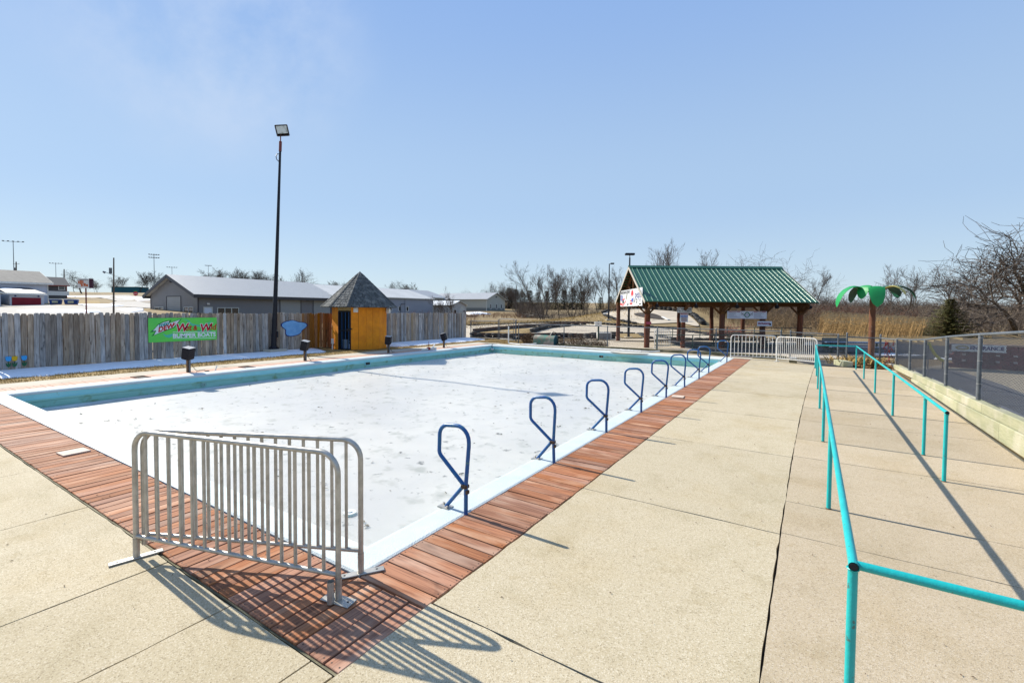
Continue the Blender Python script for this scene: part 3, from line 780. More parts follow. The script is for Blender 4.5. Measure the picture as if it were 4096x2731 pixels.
# roof: deck cone plus overlapping shingle courses, each tab its own little slab
ZA, ZE = 4.10, 2.20
m = MB(); m.add([hp(k, RRF - .03, ZE - .02) for k in range(NS)] + [(0, 0, ZA - .05)], [(k, (k + 1) % NS, NS) for k in range(NS)] + [tuple(range(NS - 1, -1, -1))])
m.build('roof_deck', mk('roof_edge', (.06, .06, .06)), hut)
m = MB(); NR = 15
for r in range(NR):
    f0, f1 = r / NR, (r + 1.25) / NR
    f1 = min(f1, .985)
    for k in range(NS):
        wid = (1 - f0) * RRF * .52; nt = max(1, round(wid / .20))
        cuts = [0]; 
        for j in range(1, nt): cuts.append((j + (.35 if r % 2 else 0) * (1 if nt > 1 else 0) + random.uniform(-.12, .12)) / nt)
        cuts.append(1)
        def cp(f, u, lift):
            a, b_ = hp(k, RRF * (1 - f), ZE + (ZA - ZE) * f), hp(k + 1, RRF * (1 - f), ZE + (ZA - ZE) * f)
            return a.lerp(b_, u) + Vector((0, 0, lift))
        for u0, u1 in zip(cuts[:-1], cuts[1:]):
            g = .012 / max(.2, wid); j_ = random.uniform(-.12, .1) / NR
            th = random.uniform(.016, .03)
            P = [cp(f0 + j_ * (f0 > 0), u0 + g, th), cp(f0 + j_ * (f0 > 0), u1 - g, th), cp(f1, u1 - g, .004), cp(f1, u0 + g, .004)]
            Q = [p - Vector((0, 0, th + .005)) for p in P]
            m.add(P + Q, [(0, 1, 2, 3), (0, 4, 5, 1), (1, 5, 6, 2), (3, 7, 4, 0)])
m.build('shingles', SHING, hut, kind='stuff')
for k in range(NS):
    mm = MB(); a, b_ = hp(k, RRF + .01, ZE + .02), hp(k, .12, ZE + (ZA - ZE) * .94 + .02)
    s = (hp(k + 1, 1, 0) - hp(k - 1, 1, 0)).normalized() * .085
    NH = 12
    for q in range(NH):
        p0, p1 = a.lerp(b_, q / NH), a.lerp(b_, (q + 1.15) / NH); f = 1 - .6 * q / NH
        u = Vector((0, 0, .03)); mm.add([p0 + u, p0 - s * f, p1 - s * f * .95 - u * .4, p1 + u * .5, p0 + s * f, p1 + s * f * .95 - u * .4], [(0, 1, 2, 3), (0, 3, 5, 4)])
    mm.build('hip_shingles', SHING, hut, kind='stuff')
m = MB(); m.add([hp(k, .2, ZE + (ZA - ZE) * .91) for k in range(NS)] + [(0, 0, ZA + .03)], [(k, (k + 1) % NS, NS) for k in range(NS)]); m.build('roof_cap', SHING, hut)

# painted boards hung on the fence
def sign_root(name, label, x, y, z, rz, cat='sign', group=None): return thing(name, label, cat, (x, y, z), rz, group)
g = sign_root('banner_sign', 'lime green bumper boats banner with a slanted soda logo on the picket fence', -21.862, 7.51, .72, PI / 2)
m = MB(); m.box(0, 2.49, -.012, .0, 0, .96); m.build('panel', LIME, g)
def zp2(x, y):
    u = (x - 230) / 1885 * 2.49; t_ = (x - 230) / 1885
    yt, yb = 222 - 12 * t_, 893 - 72 * t_
    return (u, (yb - y) / (yb - yt) * .96)
decal(g, 'logo_outline', [zp2(*p) for p in ((300, 722), (400, 595), (265, 612), (375, 520), (480, 385), (600, 322), (690, 296), (828, 270), (790, 345), (1112, 235), (895, 490), (700, 565), (550, 622))], DKGREEN, -.014)
decal(g, 'logo_field', [zp2(*p) for p in ((372, 684), (432, 562), (345, 570), (482, 412), (612, 342), (765, 300), (752, 372), (1055, 268), (878, 468), (560, 602))], WHITEP, -.017)
text('mtn', .22, TEAL, g, *zp2(612, 398), -.020, rot=.26, shear=.35, bold=.008, sx=1.0)
text('DEW', .25, RED, g, *zp2(660, 495), -.020, rot=.33, shear=.45, bold=.010, sx=1.0)
decal(g, 'logo_streak', [zp2(*p) for p in ((800, 470), (868, 410), (965, 322), (880, 440), (832, 468))], RED, -.019)
decal(g, 'splash', [zp2(*p) for p in ((590, 640), (680, 690), (780, 670), (860, 640), (850, 720), (760, 770), (660, 740))], PTEAL, -.014)
decal(g, 'splash', [zp2(*p) for p in ((1150, 245), (1300, 290), (1390, 380), (1600, 420), (1750, 400), (1980, 300), (1850, 400), (1650, 470), (1380, 430), (1280, 320))], PTEAL, -.014)
decal(g, 'splash', [zp2(*p) for p in ((1500, 560), (1700, 590), (1980, 575), (1900, 600), (1600, 610))], TEAL, -.014)
for s_, mt, yo, bo in (('W', WHITEP, -.016, .03), ('W', RED, -.019, .014)):
    for cx in (1085, 1760): text(s_, .46, mt, g, *zp2(cx, 500), yo, shear=.25, bold=bo, sx=.92, rot=.06)
for s_, cx, cy, sz in (('et', 1275, 490, .36), ('&', 1470, 500, .28), ('ild', 1975, 480, .36)):
    text(s_, sz, RED, g, *zp2(cx, cy), -.019, shear=.15, bold=.006, sx=.9)
text('BUMPER BOATS', .235, WHITEP, g, *zp2(1465, 700), -.019, bold=.009, sx=.98)
for yy in (612, 783): decal(g, 'rule', [zp2(855, yy + 6), zp2(2075, yy - 3), zp2(2075, yy - 16), zp2(855, yy - 7)], WHITEP, -.016)
# plain blue cut-out board in the place of the cartoon panel
g = sign_root('cutout_board', 'blue painted cut-out board with dark rim on the fence right of the black pole', -21.862, 12.88, .66, PI / 2)
def blob(ss):
    P = []
    for k in range(48):
        a = 2 * PI * k / 48; r = 1 + .16 * math.sin(3 * a + .6) + .08 * math.sin(5 * a)
        P.append((.72 + ss * .66 * r * math.cos(a) * .95, .48 + ss * .40 * r * math.sin(a)))
    return P
decal(g, 'rim', blob(1.0), NAVY, -.014, .014); decal(g, 'face', blob(.93), mk('sky_blue_print', (.22, .47, .78), (.14, .36, .68), scale=5), -.017)
# three painted wooden tulips low on the fence
for (y, c, lab) in ((3.72, 'b', 'leftmost blue wooden tulip low on the picket fence'), (3.86, 'y', 'yellow wooden tulip between the two blue ones'), (4.08, 'b', 'blue wooden tulip standing apart at right')):
    g = sign_root('wooden_tulip', lab, -21.862, y, .12, PI / 2, 'yard ornament', 'painted tulips on the fence')
    cm = mk('tulip_blue', (.05, .35, .72)) if c == 'b' else mk('tulip_yellow', (.72, .42, .01))
    decal(g, 'flower', [(-.07, .36), (-.045, .33), (-.025, .37), (0, .335), (.025, .37), (.045, .33), (.07, .36), (.06, .24), (.03, .2), (-.03, .2), (-.06, .24)], cm, -.02, .02)
    decal(g, 'leaves', [(-.01, .2), (.01, .2), (.012, .08), (.06, .16), (.05, .05), (.0, 0), (-.05, .05), (-.06, .16), (-.012, .08)], mk('tulip_green', (.02, .12, .05)), -.018, .018)

# black boxes on short wooden posts along the far side of the pool
BROWNP = mk('brown_post', (.20, .125, .065), (.12, .075, .04), scale=8, rough=.85)
def speaker_box(x, y, rz, tilt, label):
    t = thing('speaker_box', label, 'speaker', (x, y, 0), rz, 'black boxes on posts along the far pool edge')
    m = MB(); m.box(-.05, .0, -.05, .05, -.05, .5); m.build('post', BROWNP, t)
    m = MB(); m.cyl((.03, 0, 0), (.03, 0, .45), .03, n=8); m.build('conduit', GALVD, t)
    M_ = Matrix.Translation((0, 0, .6)) @ Matrix.Rotation(tilt, 4, 'Y') @ Matrix.Rotation(.12, 4, 'X')
    m = MB(); m.box(-.14, .11, -.125, .125, -.19, .2, M=M_, ch=.025); m.build('cabinet', BLACKM, t)
    m = MB(); m.add([M_ @ Vector(p) for p in ((-.14, -.125, .2), (.115, -.127, .204), (.115, .127, .204), (-.14, .125, .2), (-.14, -.125, .214), (.115, -.127, .218), (.115, .127, .218), (-.14, .125, .214))], [(4, 5, 6, 7), (0, 1, 5, 4), (1, 2, 6, 5), (2, 3, 7, 6), (3, 0, 4, 7)])
    m.build('lid', mk('pale_lid', (.35, .35, .36), rough=.6), t)  # thin top piece, paler than the black cabinet
    m = MB(); m.tube([(.03, .02, .3), (.1, .12, .1), (.12, .2, .015), (.05, .4, .01), (.1, .6, .012)], .008, 5); m.build('cable', SOIL, t)
speaker_box(-17.02, 6.93, .5, .22, 'black speaker box on a short post in front of the green banner')
speaker_box(-17.1, 11.12, .6, .24, 'black speaker box on a short post below the blue cut-out board')
speaker_box(-17.1, 15.5, .5, .12, 'black speaker box on a short post in front of the orange hut')
speaker_box(-17.02, 19.42, .3, -.28, 'black speaker box leaning right on a post near the far pool corner')

# white pvc manifold lying on the coping
t = thing('pvc_manifold', 'white pipe manifold with red valve lying on the far pool coping', 'pipe', (-16.55, 17.7, .05), PI / 2 + .1)
m = MB(); m.cyl((-.55, 0, .03), (.35, 0, .03), .045, n=10); m.cyl((.35, 0, .03), (.5, -.12, .03), .045, n=10); m.cyl((.28, 0, .03), (.55, .02, .22), .03, n=8); m.cyl((-.2, 0, .03), (-.32, .1, .03), .03, n=8); m.cyl((.42, -.1, .03), (.44, -.16, -.14), .05, n=8)
smooth_auto(m.build('pipe', PVC, t))
m = MB(); m.box(-.08, .06, -.07, .07, -.02, .12, ch=.02); m.cyl((0, 0, .12), (0, 0, .42), .012, n=6); m.build('valve', mk('red_valve', (.30, .03, .02)), t)
t = thing('stake', 'small pale stake leaning on the pavement right of the first black speaker', 'stake', (-16.75, 7.6, 0), 0)
m = MB(); m.bar((0, 0, 0), (.0, .06, .17), .05, .02); m.build('blade', PVC, t); m = MB(); m.box(-.06, .06, -.3, -.2, 0, .03, ch=.01); m.build('clod', LOG, t)
# ================================================================== POOLSIDE METALWORK
def arc(c, r, a0, a1, n, f): return [f(c[0] + r * math.cos(a0 + (a1 - a0) * k / n), c[1] + r * math.sin(a0 + (a1 - a0) * k / n)) for k in range(n + 1)]
# blue grab rails: upright, hoop over the water and a crossing brace down to the coping
def grab_rail():
    t = thing('grab_rail', 'x', 'grab rail', (0, 0, 0), 0, 'blue grab rails along the near edge of the pool')
    f = lambda a, b_: (a, 0, b_)
    path = [(0, 0, -.02), (0, 0, .3), (.035, 0, .70)] + arc((-.115, .74), .15, 0, PI / 2 + .12, 6, f) + arc((-.235, .755), .125, PI / 2 + .25, PI + .05, 5, f) + \
           [(-.362, 0, .66)] + arc((-.28, .60), .085, PI + .1, PI + .8, 4, f) + [(-.045, 0, .30), (-.02, 0, .28)]
    m = MB(); m.tube(path, .0215, 9); smooth_auto(m.build('hoop', BLUEP, t), 60)
    m = MB(); m.tube([(-.035, 0, .275), (-.265, 0, .012)], .0205, 8); smooth_auto(m.build('brace', BLUEP, t), 60)
    m = MB(); m.box(-.345, -.205, -.05, .05, .0, .012); m.cyl((-.32, .03, .01), (-.32, .03, .03), .012, n=6); m.cyl((-.23, -.03, .01), (-.23, -.03, .03), .012, n=6); m.build('foot_plate', GALV, t)
    m = MB(); m.box(-.045, .02, -.03, .03, .255, .30, ch=.008); m.box(.0, .03, -.02, .02, .20, .245, ch=.006); m.build('clamp', mk('rusted_clamp', (.09, .045, .02), (.03, .02, .02), scale=30), t)
    return t
gr = grab_rail()
ords = ['nearest', 'second nearest', 'third nearest', 'fourth nearest', 'middle', 'sixth nearest', 'third farthest', 'second farthest', 'farthest']
for k, y in enumerate([3.70, 5.64, 7.58, 9.53, 11.5, 13.45, 15.42, 17.05, 21.1]):
    lab = ords[k] + ' blue tubular grab rail on the coping beside the red boardwalk'
    if k == 0: gr.location = (-2.94, y, .012); tag(gr, lab)
    else: o = dup(gr, (-2.94, y, .012), random.gauss(0, .03), lab); o.rotation_euler[0] = random.gauss(0, .012); o.rotation_euler[1] = random.gauss(0, .014)

# crowd barriers
def barrier(label, L, nb, mat_, loc, rz, feet, group, r=.0205, rb=.0130, H=1.07, zb=.19):
    t = thing('crowd_barrier', label, 'barrier', loc, rz, group)
    R = .15; f = lambda a, b_: (a, 0, b_)
    path = [(0, 0, .1)] + arc((R, H - R), R, PI, PI / 2, 7, f) + arc((L - R, H - R), R, PI / 2, 0, 7, f) + [(L, 0, .1)]
    m = MB(); m.tube(path, r, 10); smooth_auto(m.build('frame', mat_, t), 60)
    m = MB(); m.cyl((r * .6, 0, zb), (L - r * .6, 0, zb), r * .85, n=8); smooth_auto(m.build('bottom_rail', mat_, t), 60)
    m = MB(); m.cyl((0, 0, 0), (0, 0, H - zb), rb, n=8)
    me = None
    for k in range(nb):
        x = L * (k + 1) / (nb + 1); zt = H - .004
        if x < R: zt = H - R + math.sqrt(max(0, R * R - (R - x) ** 2))
        if x > L - R: zt = H - R + math.sqrt(max(0, R * R - (x - L + R) ** 2))
        if me is None: o = smooth_auto(m.build('bar', mat_, t, loc=(x, 0, zb)), 60); me = o.data
        else: o = link('bar', me, t, loc=(x, 0, zb))
        o.scale = (1, 1, (zt - zb) / (H - zb))
    for (x, kind_, a) in feet:
        M_ = Matrix.Translation((x, 0, 0)) @ Matrix.Rotation(a, 4, 'Z')
        m = MB(); w, l = (.05, .125) if kind_ == 'plate' else (.033, .18)
        m.box(-l, l, -w, w, .004, .014, M=M_, ch=.003)
        m.cyl(M_ @ Vector((0, 0, .012)), M_ @ Vector((0, 0, .17)), .024, n=12, caps=False)
        m.cyl(M_ @ Vector((0, 0, .012)), M_ @ Vector((0, 0, .16)), .020, n=12)
        if kind_ == 'plate':
            m.cyl(M_ @ Vector((-.02, -.055, .012)), M_ @ Vector((-.02, -.055, .17)), .024, n=12, caps=False)
            m.cyl(M_ @ Vector((-.02, -.055, .012)), M_ @ Vector((-.02, -.055, .13)), .0235, n=12)
        smooth_auto(m.build('foot', mat_, t), 35)
        for s in (-1, 1):
            m = MB(); m.cyl(M_ @ Vector((s * l * .68, 0, .013)), M_ @ Vector((s * l * .68, 0, .0152)), .009, n=8); m.build('bolt_hole', BLACK, t)
    return t
def two(ax, ay, bx, by): return math.hypot(bx - ax, by - ay), math.atan2(by - ay, bx - ax)
L_, a_ = two(-4.70, 1.505, -2.81, 2.075)
barrier('front bare metal crowd barrier standing across the corner of the red boardwalk', L_, 15, GALV, (-4.70, 1.505, .002), a_, [(L_, 'plate', -.1), (0, 'bar', 1.34 - a_)], 'bare metal barriers at the near corner')
L2_, a2_ = two(-4.69, 1.56, -2.955, 2.39)
barrier('rear bare metal crowd barrier folded behind the front one against the pool edge', L2_, 15, GALV, (-4.69, 1.56, .002), a2_, [(L2_, 'bar', .99 - a2_)], 'bare metal barriers at the near corner')

# turquoise ramp railings
def railing(label, posts, path, ground=0.0):
    t = thing('pipe_railing', label, 'railing', (posts[0][0], posts[0][1], ground))
    o = Vector((posts[0][0], posts[0][1], ground))
    for (x, y) in posts:
        m = MB(); m.cyl(Vector((x, y, -.04)) - o, Vector((x, y, .856)) - o, .0215, n=12, caps=False); smooth_auto(m.build('post', TURQ, t), 60)
        m = MB(); m.tube([Vector((x + .024 * math.cos(a), y + .024 * math.sin(a), .845)) - o for a in [k * PI / 6 for k in range(12)]], .005, 5, closed=True); m.tube([Vector((x + .023 * math.cos(a), y + .023 * math.sin(a), .003)) - o for a in [k * PI / 6 for k in range(12)]], .006, 5, closed=True, mi=1); m.build('weld', [TURQ, RUST], t)
    for P in path:
        m = MB(); m.tube([Vector(p) - o for p in P], .0215, 12); smooth_auto(m.build('rail', TURQ, t), 60)
    return t, o
RA, RB = .20, 1.44
tA, oA = railing('turquoise pipe railing down the middle of the concrete, nearest the camera', [(RA, 2.8), (RA, 5.98), (RA, 9.07), (RA - .01, 12.17), (RA - .02, 15.3), (.17, 18.4), (.15, 20.95)],
        [[(RA, 2.78, .872), (RA, 6, .872), (RA, 12, .868), (.15, 20.95, .868)], [(RA, 2.8, .866), (1.44, 2.8, .866), (3.0, 2.8, .866)], [(.15, 20.95, .872), (1.42, 21.36, .872)]])
m = MB(); m.cyl(Vector((RA, 2.755, .872)) - oA, Vector((RA, 2.762, .872)) - oA, .017, n=12); m.build('pipe_end', BLACK, tA)
m = MB(); m.cyl(Vector((RA, 2.758, .872)) - oA, Vector((RA, 2.79, .872)) - oA, .0225, n=12, caps=False); m.build('collar', TURQ, tA)
m = MB(); m.cyl(Vector((2.9, 2.8, -.04)) - oA, Vector((2.9, 2.8, .85)) - oA, .0215, n=12); m.build('post', TURQ, tA)
tB, oB = railing('turquoise pipe railing on the right side of the ramp', [(RB, 7.78), (RB, 9.06), (RB, 12.2), (RB, 15.4), (RB, 18.5), (1.42, 21.36)],
        [[(RB, 7.76, .872), (RB, 12, .872), (1.42, 21.36, .868)]])
m = MB(); m.cyl(Vector((RB, 7.735, .872)) - oB, Vector((RB, 7.742, .872)) - oB, .017, n=12); m.build('pipe_end', BLACK, tB)
m = MB(); m.cyl(Vector((RB, 7.738, .872)) - oB, Vector((RB, 7.77, .872)) - oB, .0225, n=12, caps=False); m.build('collar', TURQ, tB)

# ---- chain link
WIRE = mk('chain_link_wire', (.10, .105, .115), rough=.5, metal=.2)
def chain(mb, A, B, za0, za1, zb0, zb1, cell=.072, r=.0022, off=.0):
    """diagonal wires both ways between A and B; bottoms za0/zb0, tops za1/zb1"""
    A, B = Vector((*A, 0)), Vector((*B, 0)); L = (B - A).length; u = (B - A) / L; n = Vector((-u.y, u.x, 0))
    zlo = lambda s: za0 + (zb0 - za0) * s / L
    zhi = lambda s: za1 + (zb1 - za1) * s / L
    Hm = max(za1 - za0, zb1 - zb0)
    for sgn in (1, -1):
        s = -Hm - .5
        while s < L + Hm + .5:
            # wire: pos(t) = s + sgn*t along, height zlo0 + t
            seg = []
            N = 26; tmax = Hm + .6; pts = []
            z0 = min(za0, zb0) - .05
            last = None
            lo = None; hi = None
            for k in range(N + 1):
                t = tmax * k / N; x = s + sgn * t; z = z0 + t
                if 0 <= x <= L and zlo(x) <= z <= zhi(x):
                    if lo is None: lo = t
                    hi = t
            if lo is not None and hi > lo:
                p = A + u * (s + sgn * lo) + n * (off + sgn * r) + Vector((0, 0, z0 + lo)); q = A + u * (s + sgn * hi) + n * (off + sgn * r) + Vector((0, 0, z0 + hi))
                mb.cyl(p, q, r, n=3, caps=False)
            s += cell
def pipe(parent, p, q, r, name='rail', mat_=None, n=10):
    m = MB(); m.cyl(p, q, r, n=n); return smooth_auto(m.build(name, mat_ or GALVD, parent), 50)
def fpost(parent, x, y, z0, z1, r=.03, name='post'):
    m = MB(); m.cyl((x, y, z0), (x, y, z1), r, n=10); m.cyl((x, y, z1), (x, y, z1 + .03), r * 1.15, r * .6, n=10); return smooth_auto(m.build(name, GALVD, parent), 50)

# right-hand retaining curb: two courses of treated timbers
cb = thing('timber_curb', 'pale green treated timber curb along the right side of the ramp', 'retaining curb', (0, 0, 0))
def curb_z(y): return .17 + (22.6 - y) * .0235
seg = [(22.6, 19.9), (19.9, 17.4), (17.4, 14.7), (14.7, 12.1), (12.1, 9.6), (9.6, 7.0), (7.0, 4.4), (4.4, 1.6)]
def cx(y): return 2.64 + max(0, (22.6 - y)) * .008
for k, (a, b_) in enumerate(seg):
    m = MB(); za, zb = curb_z(a), curb_z(b_)
    vs = []
    for (y, z) in ((a - .004, za), (b_ + .004, zb)):
        x = cx(y)
        vs += [(x, y, z - .17), (x + .16, y, z - .17), (x + .16, y, z), (x + .012, y, z), (x, y, z - .012)]
    m.add(vs, [(0, 1, 2, 3, 4), (9, 8, 7, 6, 5), (0, 5, 6, 1), (1, 6, 7, 2), (2, 7, 8, 3), (3, 8, 9, 4), (4, 9, 5, 0)]); m.build('timber', TIMBER, cb)
    off = -1.1
    ya, yb = a + off, b_ + off
    if curb_z(ya) - .175 > .04:
        m = MB(); vs = []
        for (y, z) in ((ya - .004, curb_z(ya) - .178), (yb + .004, curb_z(yb) - .178)):
            x = cx(y) - .035
            vs += [(x, y, -.05), (x + .17, y, -.05), (x + .17, y, z), (x + .01, y, z), (x, y, z - .012)]
        m.add(vs, [(0, 1, 2, 3, 4), (9, 8, 7, 6, 5), (0, 5, 6, 1), (1, 6, 7, 2), (2, 7, 8, 3), (3, 8, 9, 4), (4, 9, 5, 0)]); m.build('timber', TIMBER, cb)
# right-hand chain-link fence standing on the curb
cf = thing('chain_link_fence', 'chain link fence on the timber curb at the right edge', 'fence', (0, 0, 0))
fy = [22.6, 19.9, 17.65, 15.2, 12.67, 10.15, 7.6, 5.0]
fz = [1.14, 1.23, 1.35, 1.54, 1.70, 1.84, 1.93, 1.98]
fx = [cx(y) + .08 for y in fy]
for x, y, z in zip(fx, fy, fz): fpost(cf, x, y, curb_z(y) - .1, z - .01, .036)
for k in range(len(fy) - 1):
    pipe(cf, (fx[k], fy[k], fz[k]), (fx[k + 1], fy[k + 1], fz[k + 1]), .027, 'top_rail')
m = MB()
for k in range(len(fy) - 1):
    chain(m, (fx[k] + .03, fy[k]), (fx[k + 1] + .03, fy[k + 1]), curb_z(fy[k]) + .0, fz[k] - .02, curb_z(fy[k + 1]) + .0, fz[k + 1] - .02, .056, .0029)
m.build('wire_mesh', WIRE, cf, kind='stuff')
m = MB()
for x, y, z in zip(fx, fy, fz):
    for f in (.25, .6, .95):
        zz = curb_z(y) + (z - curb_z(y)) * f; m.tube([(x + .037 * math.cos(a) , y + .037 * math.sin(a), zz) for a in [k * PI / 5 for k in range(10)]], .004, 4, closed=True)
m.build('tie_wire', GALV, cf, kind='stuff')

# back: timber edging, chain-link fence and the gate in it
te = thing('timber_edging', 'low dark timber edging below the back chain link fence', 'edging', (0, 0, 0))
pts = [(-12.6, 24.42), (-9.6, 24.25), (-7.2, 24.2), (-4.7, 24.25), (-2.3, 24.15), (-.9, 24.0)]
for a, b_ in zip(pts[:-1], pts[1:]):
    m = MB(); m.bar((a[0] + .01, a[1], .07), (b_[0] - .01, b_[1], .07), .14, .16); m.build('timber', TIMBERD, te)
bf = thing('chain_link_fence', 'chain link fence along the back of the pool in front of the pavilion', 'fence', (0, 0, 0))
bp = [(-15.6, 24.9), (-12.3, 24.7), (-9.5, 24.45), (-6.72, 24.32), (-3.9, 24.35), (-1.15, 24.1)]
for (x, y) in bp: fpost(bf, x, y, 0, 1.27, .03)
for a, b_ in zip(bp[:-1], bp[1:]): pipe(bf, (*a, 1.25), (*b_, 1.25), .024, 'top_rail')
m = MB()
for a, b_ in zip(bp[:-1], bp[1:]): chain(m, (a[0], a[1] + .03), (b_[0], b_[1] + .03), .15, 1.24, .15, 1.24, .085, .0026)
m.build('wire_mesh', WIRE, bf, kind='stuff')
lf = thing('chain_link_fence', 'short chain link panel between the picket fence end and the gate', 'fence', (0, 0, 0))
for (x, y, z) in ((-21.3, 27.3, 1.3), (-18.75, 27.2, 1.42)): fpost(lf, x, y, 0, z, .035)
pipe(lf, (-21.3, 27.3, 1.30), (-18.75, 27.2, 1.32), .022, 'top_rail')
m = MB(); chain(m, (-21.3, 27.33), (-18.75, 27.23), .02, 1.29, .02, 1.31, .085, .0026); m.build('wire_mesh', WIRE, lf, kind='stuff')
gt = thing('chain_link_gate', 'open framed chain link gate behind the far pool corner', 'gate', (0, 0, 0))
g0, g1 = Vector((-18.6, 27.15, 0)), Vector((-17.15, 26.75, 0))
for p in (g0, g1): pipe(gt, p + Vector((0, 0, .05)), p + Vector((0, 0, 1.5)), .024, 'upright')
for z in (.06, .62, 1.5): pipe(gt, g0 + Vector((0, 0, z)), g1 + Vector((0, 0, z)), .022, 'rail')
m = MB(); chain(m, (g0.x, g0.y), (g1.x, g1.y), .07, 1.48, .07, 1.48, .085, .0026); m.build('wire_mesh', WIRE, gt, kind='stuff')
m = MB(); m.box(-.06, .06, -.03, .03, .0, .1, M=Matrix.Translation(g0 + Vector((-.05, 0, .75)))); m.build('latch', GALVD, gt)
gp = thing('gate_post', 'dark steel post to the right of the open gate', 'post', (-16.95, 26.7, 0)); m = MB(); m.cyl((0, 0, -.05), (0, 0, 1.44), .045, n=10); m.cyl((0, 0, 1.44), (0, 0, 1.48), .05, .02, n=10); m.build('shaft', mk('steel_blue_pipe', (.08, .10, .13), rough=.5, metal=.3), gp)
rb2 = thing('chain_link_fence', 'chain link fence behind the fake palm tree', 'fence', (0, 0, 0))
rp = [(-.78, 24.15), (.95, 23.6), (1.22, 23.2), (2.30, 23.3), (fx[0], 22.62)]
for (x, y), z in zip(rp, (1.28, 1.2, 1.28, 1.24, 1.13)): fpost(rb2, x, y, 0, z, .035)
for a, b_, z in zip(rp[:-1], rp[1:], (1.22, 1.16, 1.13, 1.12)):
    if a[0] == .95: continue
    pipe(rb2, (*a, z), (*b_, z - .02), .022, 'top_rail')
m = MB()
for a, b_, z in zip(rp[:-1], rp[1:], (1.22, 1.16, 1.13, 1.12)): chain(m, a, b_, -.15, z, -.15, z - .02, .085, .0026)
m.build('wire_mesh', WIRE, rb2, kind='stuff')
# the two white barriers closing the deck
L_, a_ = two(-3.05, 23.0, -1.28, 23.35)
barrier('left white crowd barrier at the far end of the boardwalk', L_, 11, WHITEM, (-3.05, 23.0, 0), a_, [(0, 'bar', PI / 2)], 'white barriers at the far end of the deck', r=.02, rb=.012, zb=.12)
L_, a_ = two(-1.22, 22.75, .20, 22.05)
barrier('right white crowd barrier leaning at an angle beside the turquoise railing', L_, 19, WHITEM, (-1.22, 22.75, 0), a_, [(0, 'bar', PI / 2), (L_, 'bar', PI / 2)], 'white barriers at the far end of the deck', r=.02, rb=.011, zb=.14)
m = MB(); m.box(-.14, .14, -.1, .1, 0, .16, ch=.02); m.box(-.13, .13, -.09, .09, .165, .24, mi=1, ch=.02)
m.build('block', [TIMBERD, PVC], label='dark wood block with a white cap at the foot of the right white barrier', cat='block', loc=(-.62, 22.62, 0))

# pvc pipes lying along the back coping and the white standpipe
t = thing('standpipe', 'white upright pipe that bends along the ground at the far pool corner', 'pipe', (-15.9, 24.2, 0))
m = MB(); m.tube([(0, 0, 1.10), (0, 0, .08), (.03, 0, .04), (1.1, -.35, .04)], .04, 8); smooth_auto(m.build('pipe', PVC, t)); m = MB(); m.cyl((0, 0, 1.08), (0, 0, 1.22), .02, n=8); m.build('cap', BLACKP, t)
for (x0, y0, x1, y1, z, lab) in ((-14.75, 23.82, -8.2, 23.62, .05, 'long white pipe lying along the back edge of the pool'), (-11.3, 23.66, -7.3, 23.5, .04, 'second white pipe beside the long one on the back edge'),
                                 (-8.9, 23.75, -6.95, 23.62, .045, 'white pipe whose end turns up at the right of the back edge')):
    m = MB(); P = [(x0, y0, z), ((x0 + x1) / 2, (y0 + y1) / 2 + .02, z), (x1, y1, z)]
    if 'turns' in lab: P = P + [(x1 + .35, y1 + .2, z + .02), (x1 + .45, y1 + .35, z + .03)]
    m.tube(P, .042, 8)
    for k in (1, 2): q = Vector(P[0]).lerp(Vector(P[1]), k / 2.2); d = (Vector(P[1]) - Vector(P[0])).normalized(); m.cyl(q - d * .06, q + d * .06, .052, n=8)
    smooth_auto(m.build('pvc_pipe', PVC, label=lab, cat='pipe', group='white pipes on the back edge'))
m = MB(); m.tube([(-14.75, 23.82, .05), (-14.2, 24.15, .06), (-13.9, 24.35, .12)], .042, 8); smooth_auto(m.build('pvc_pipe', PVC, label='short white pipe branching off toward the dead shrubs', cat='pipe', group='white pipes on the back edge'))

# rusty half-barrel pump housing among the dead shrubs
t = thing('pump_housing', 'rusty green half-barrel pump cover among dead shrubs behind the pool', 'pump cover', (-13.45, 24.55, 0), -.02)
f = lambda y: [(y, .27 * math.cos(a), .30 + .27 * math.sin(a)) for a in [PI * k / 10 for k in range(11)]]
prof2 = [(.27, .0)] + [(.27 * math.cos(PI * k / 10), .36 + .27 * math.sin(PI * k / 10)) for k in range(11)] + [(-.27, .0)]
m = MB(); m.prism([(-a, b_) for a, b_ in prof2], lambda a, b_: (-.72, a, b_), lambda a, b_: (.69, a, b_))
smooth_auto(m.build('shell', mk('rusty_green_tin', (.035, .17, .13), (.19, .12, .09), scale=3, rough=.6, c3=(.30, .25, .21), s3=2.2, lo3=.5, hi3=.62), t), 50)
m = MB(); m.prism([(-a * 1.03, b_ * 1.02) for a, b_ in prof2], lambda a, b_: (.692, a, b_), lambda a, b_: (.73, a, b_)); m.build('end_plate', mk('deep_teal_tin', (.012, .10, .13), (.01, .07, .09), scale=5, rough=.5), t)
m = MB(); m.cyl((.42, 0, .62), (.42, 0, .74), .07, .05, n=10); m.tube([(.42, 0, .74), (.5, .05, .84), (.75, .1, .74), (1.0, .1, .66), (1.15, .1, .5)], .02, 6); m.build('hose', BLACKM, t)
m = MB(); m.cyl((.36, 0, .64), (.44, .03, .78), .06, .03, n=8); m.build('fitting', GALV, t)

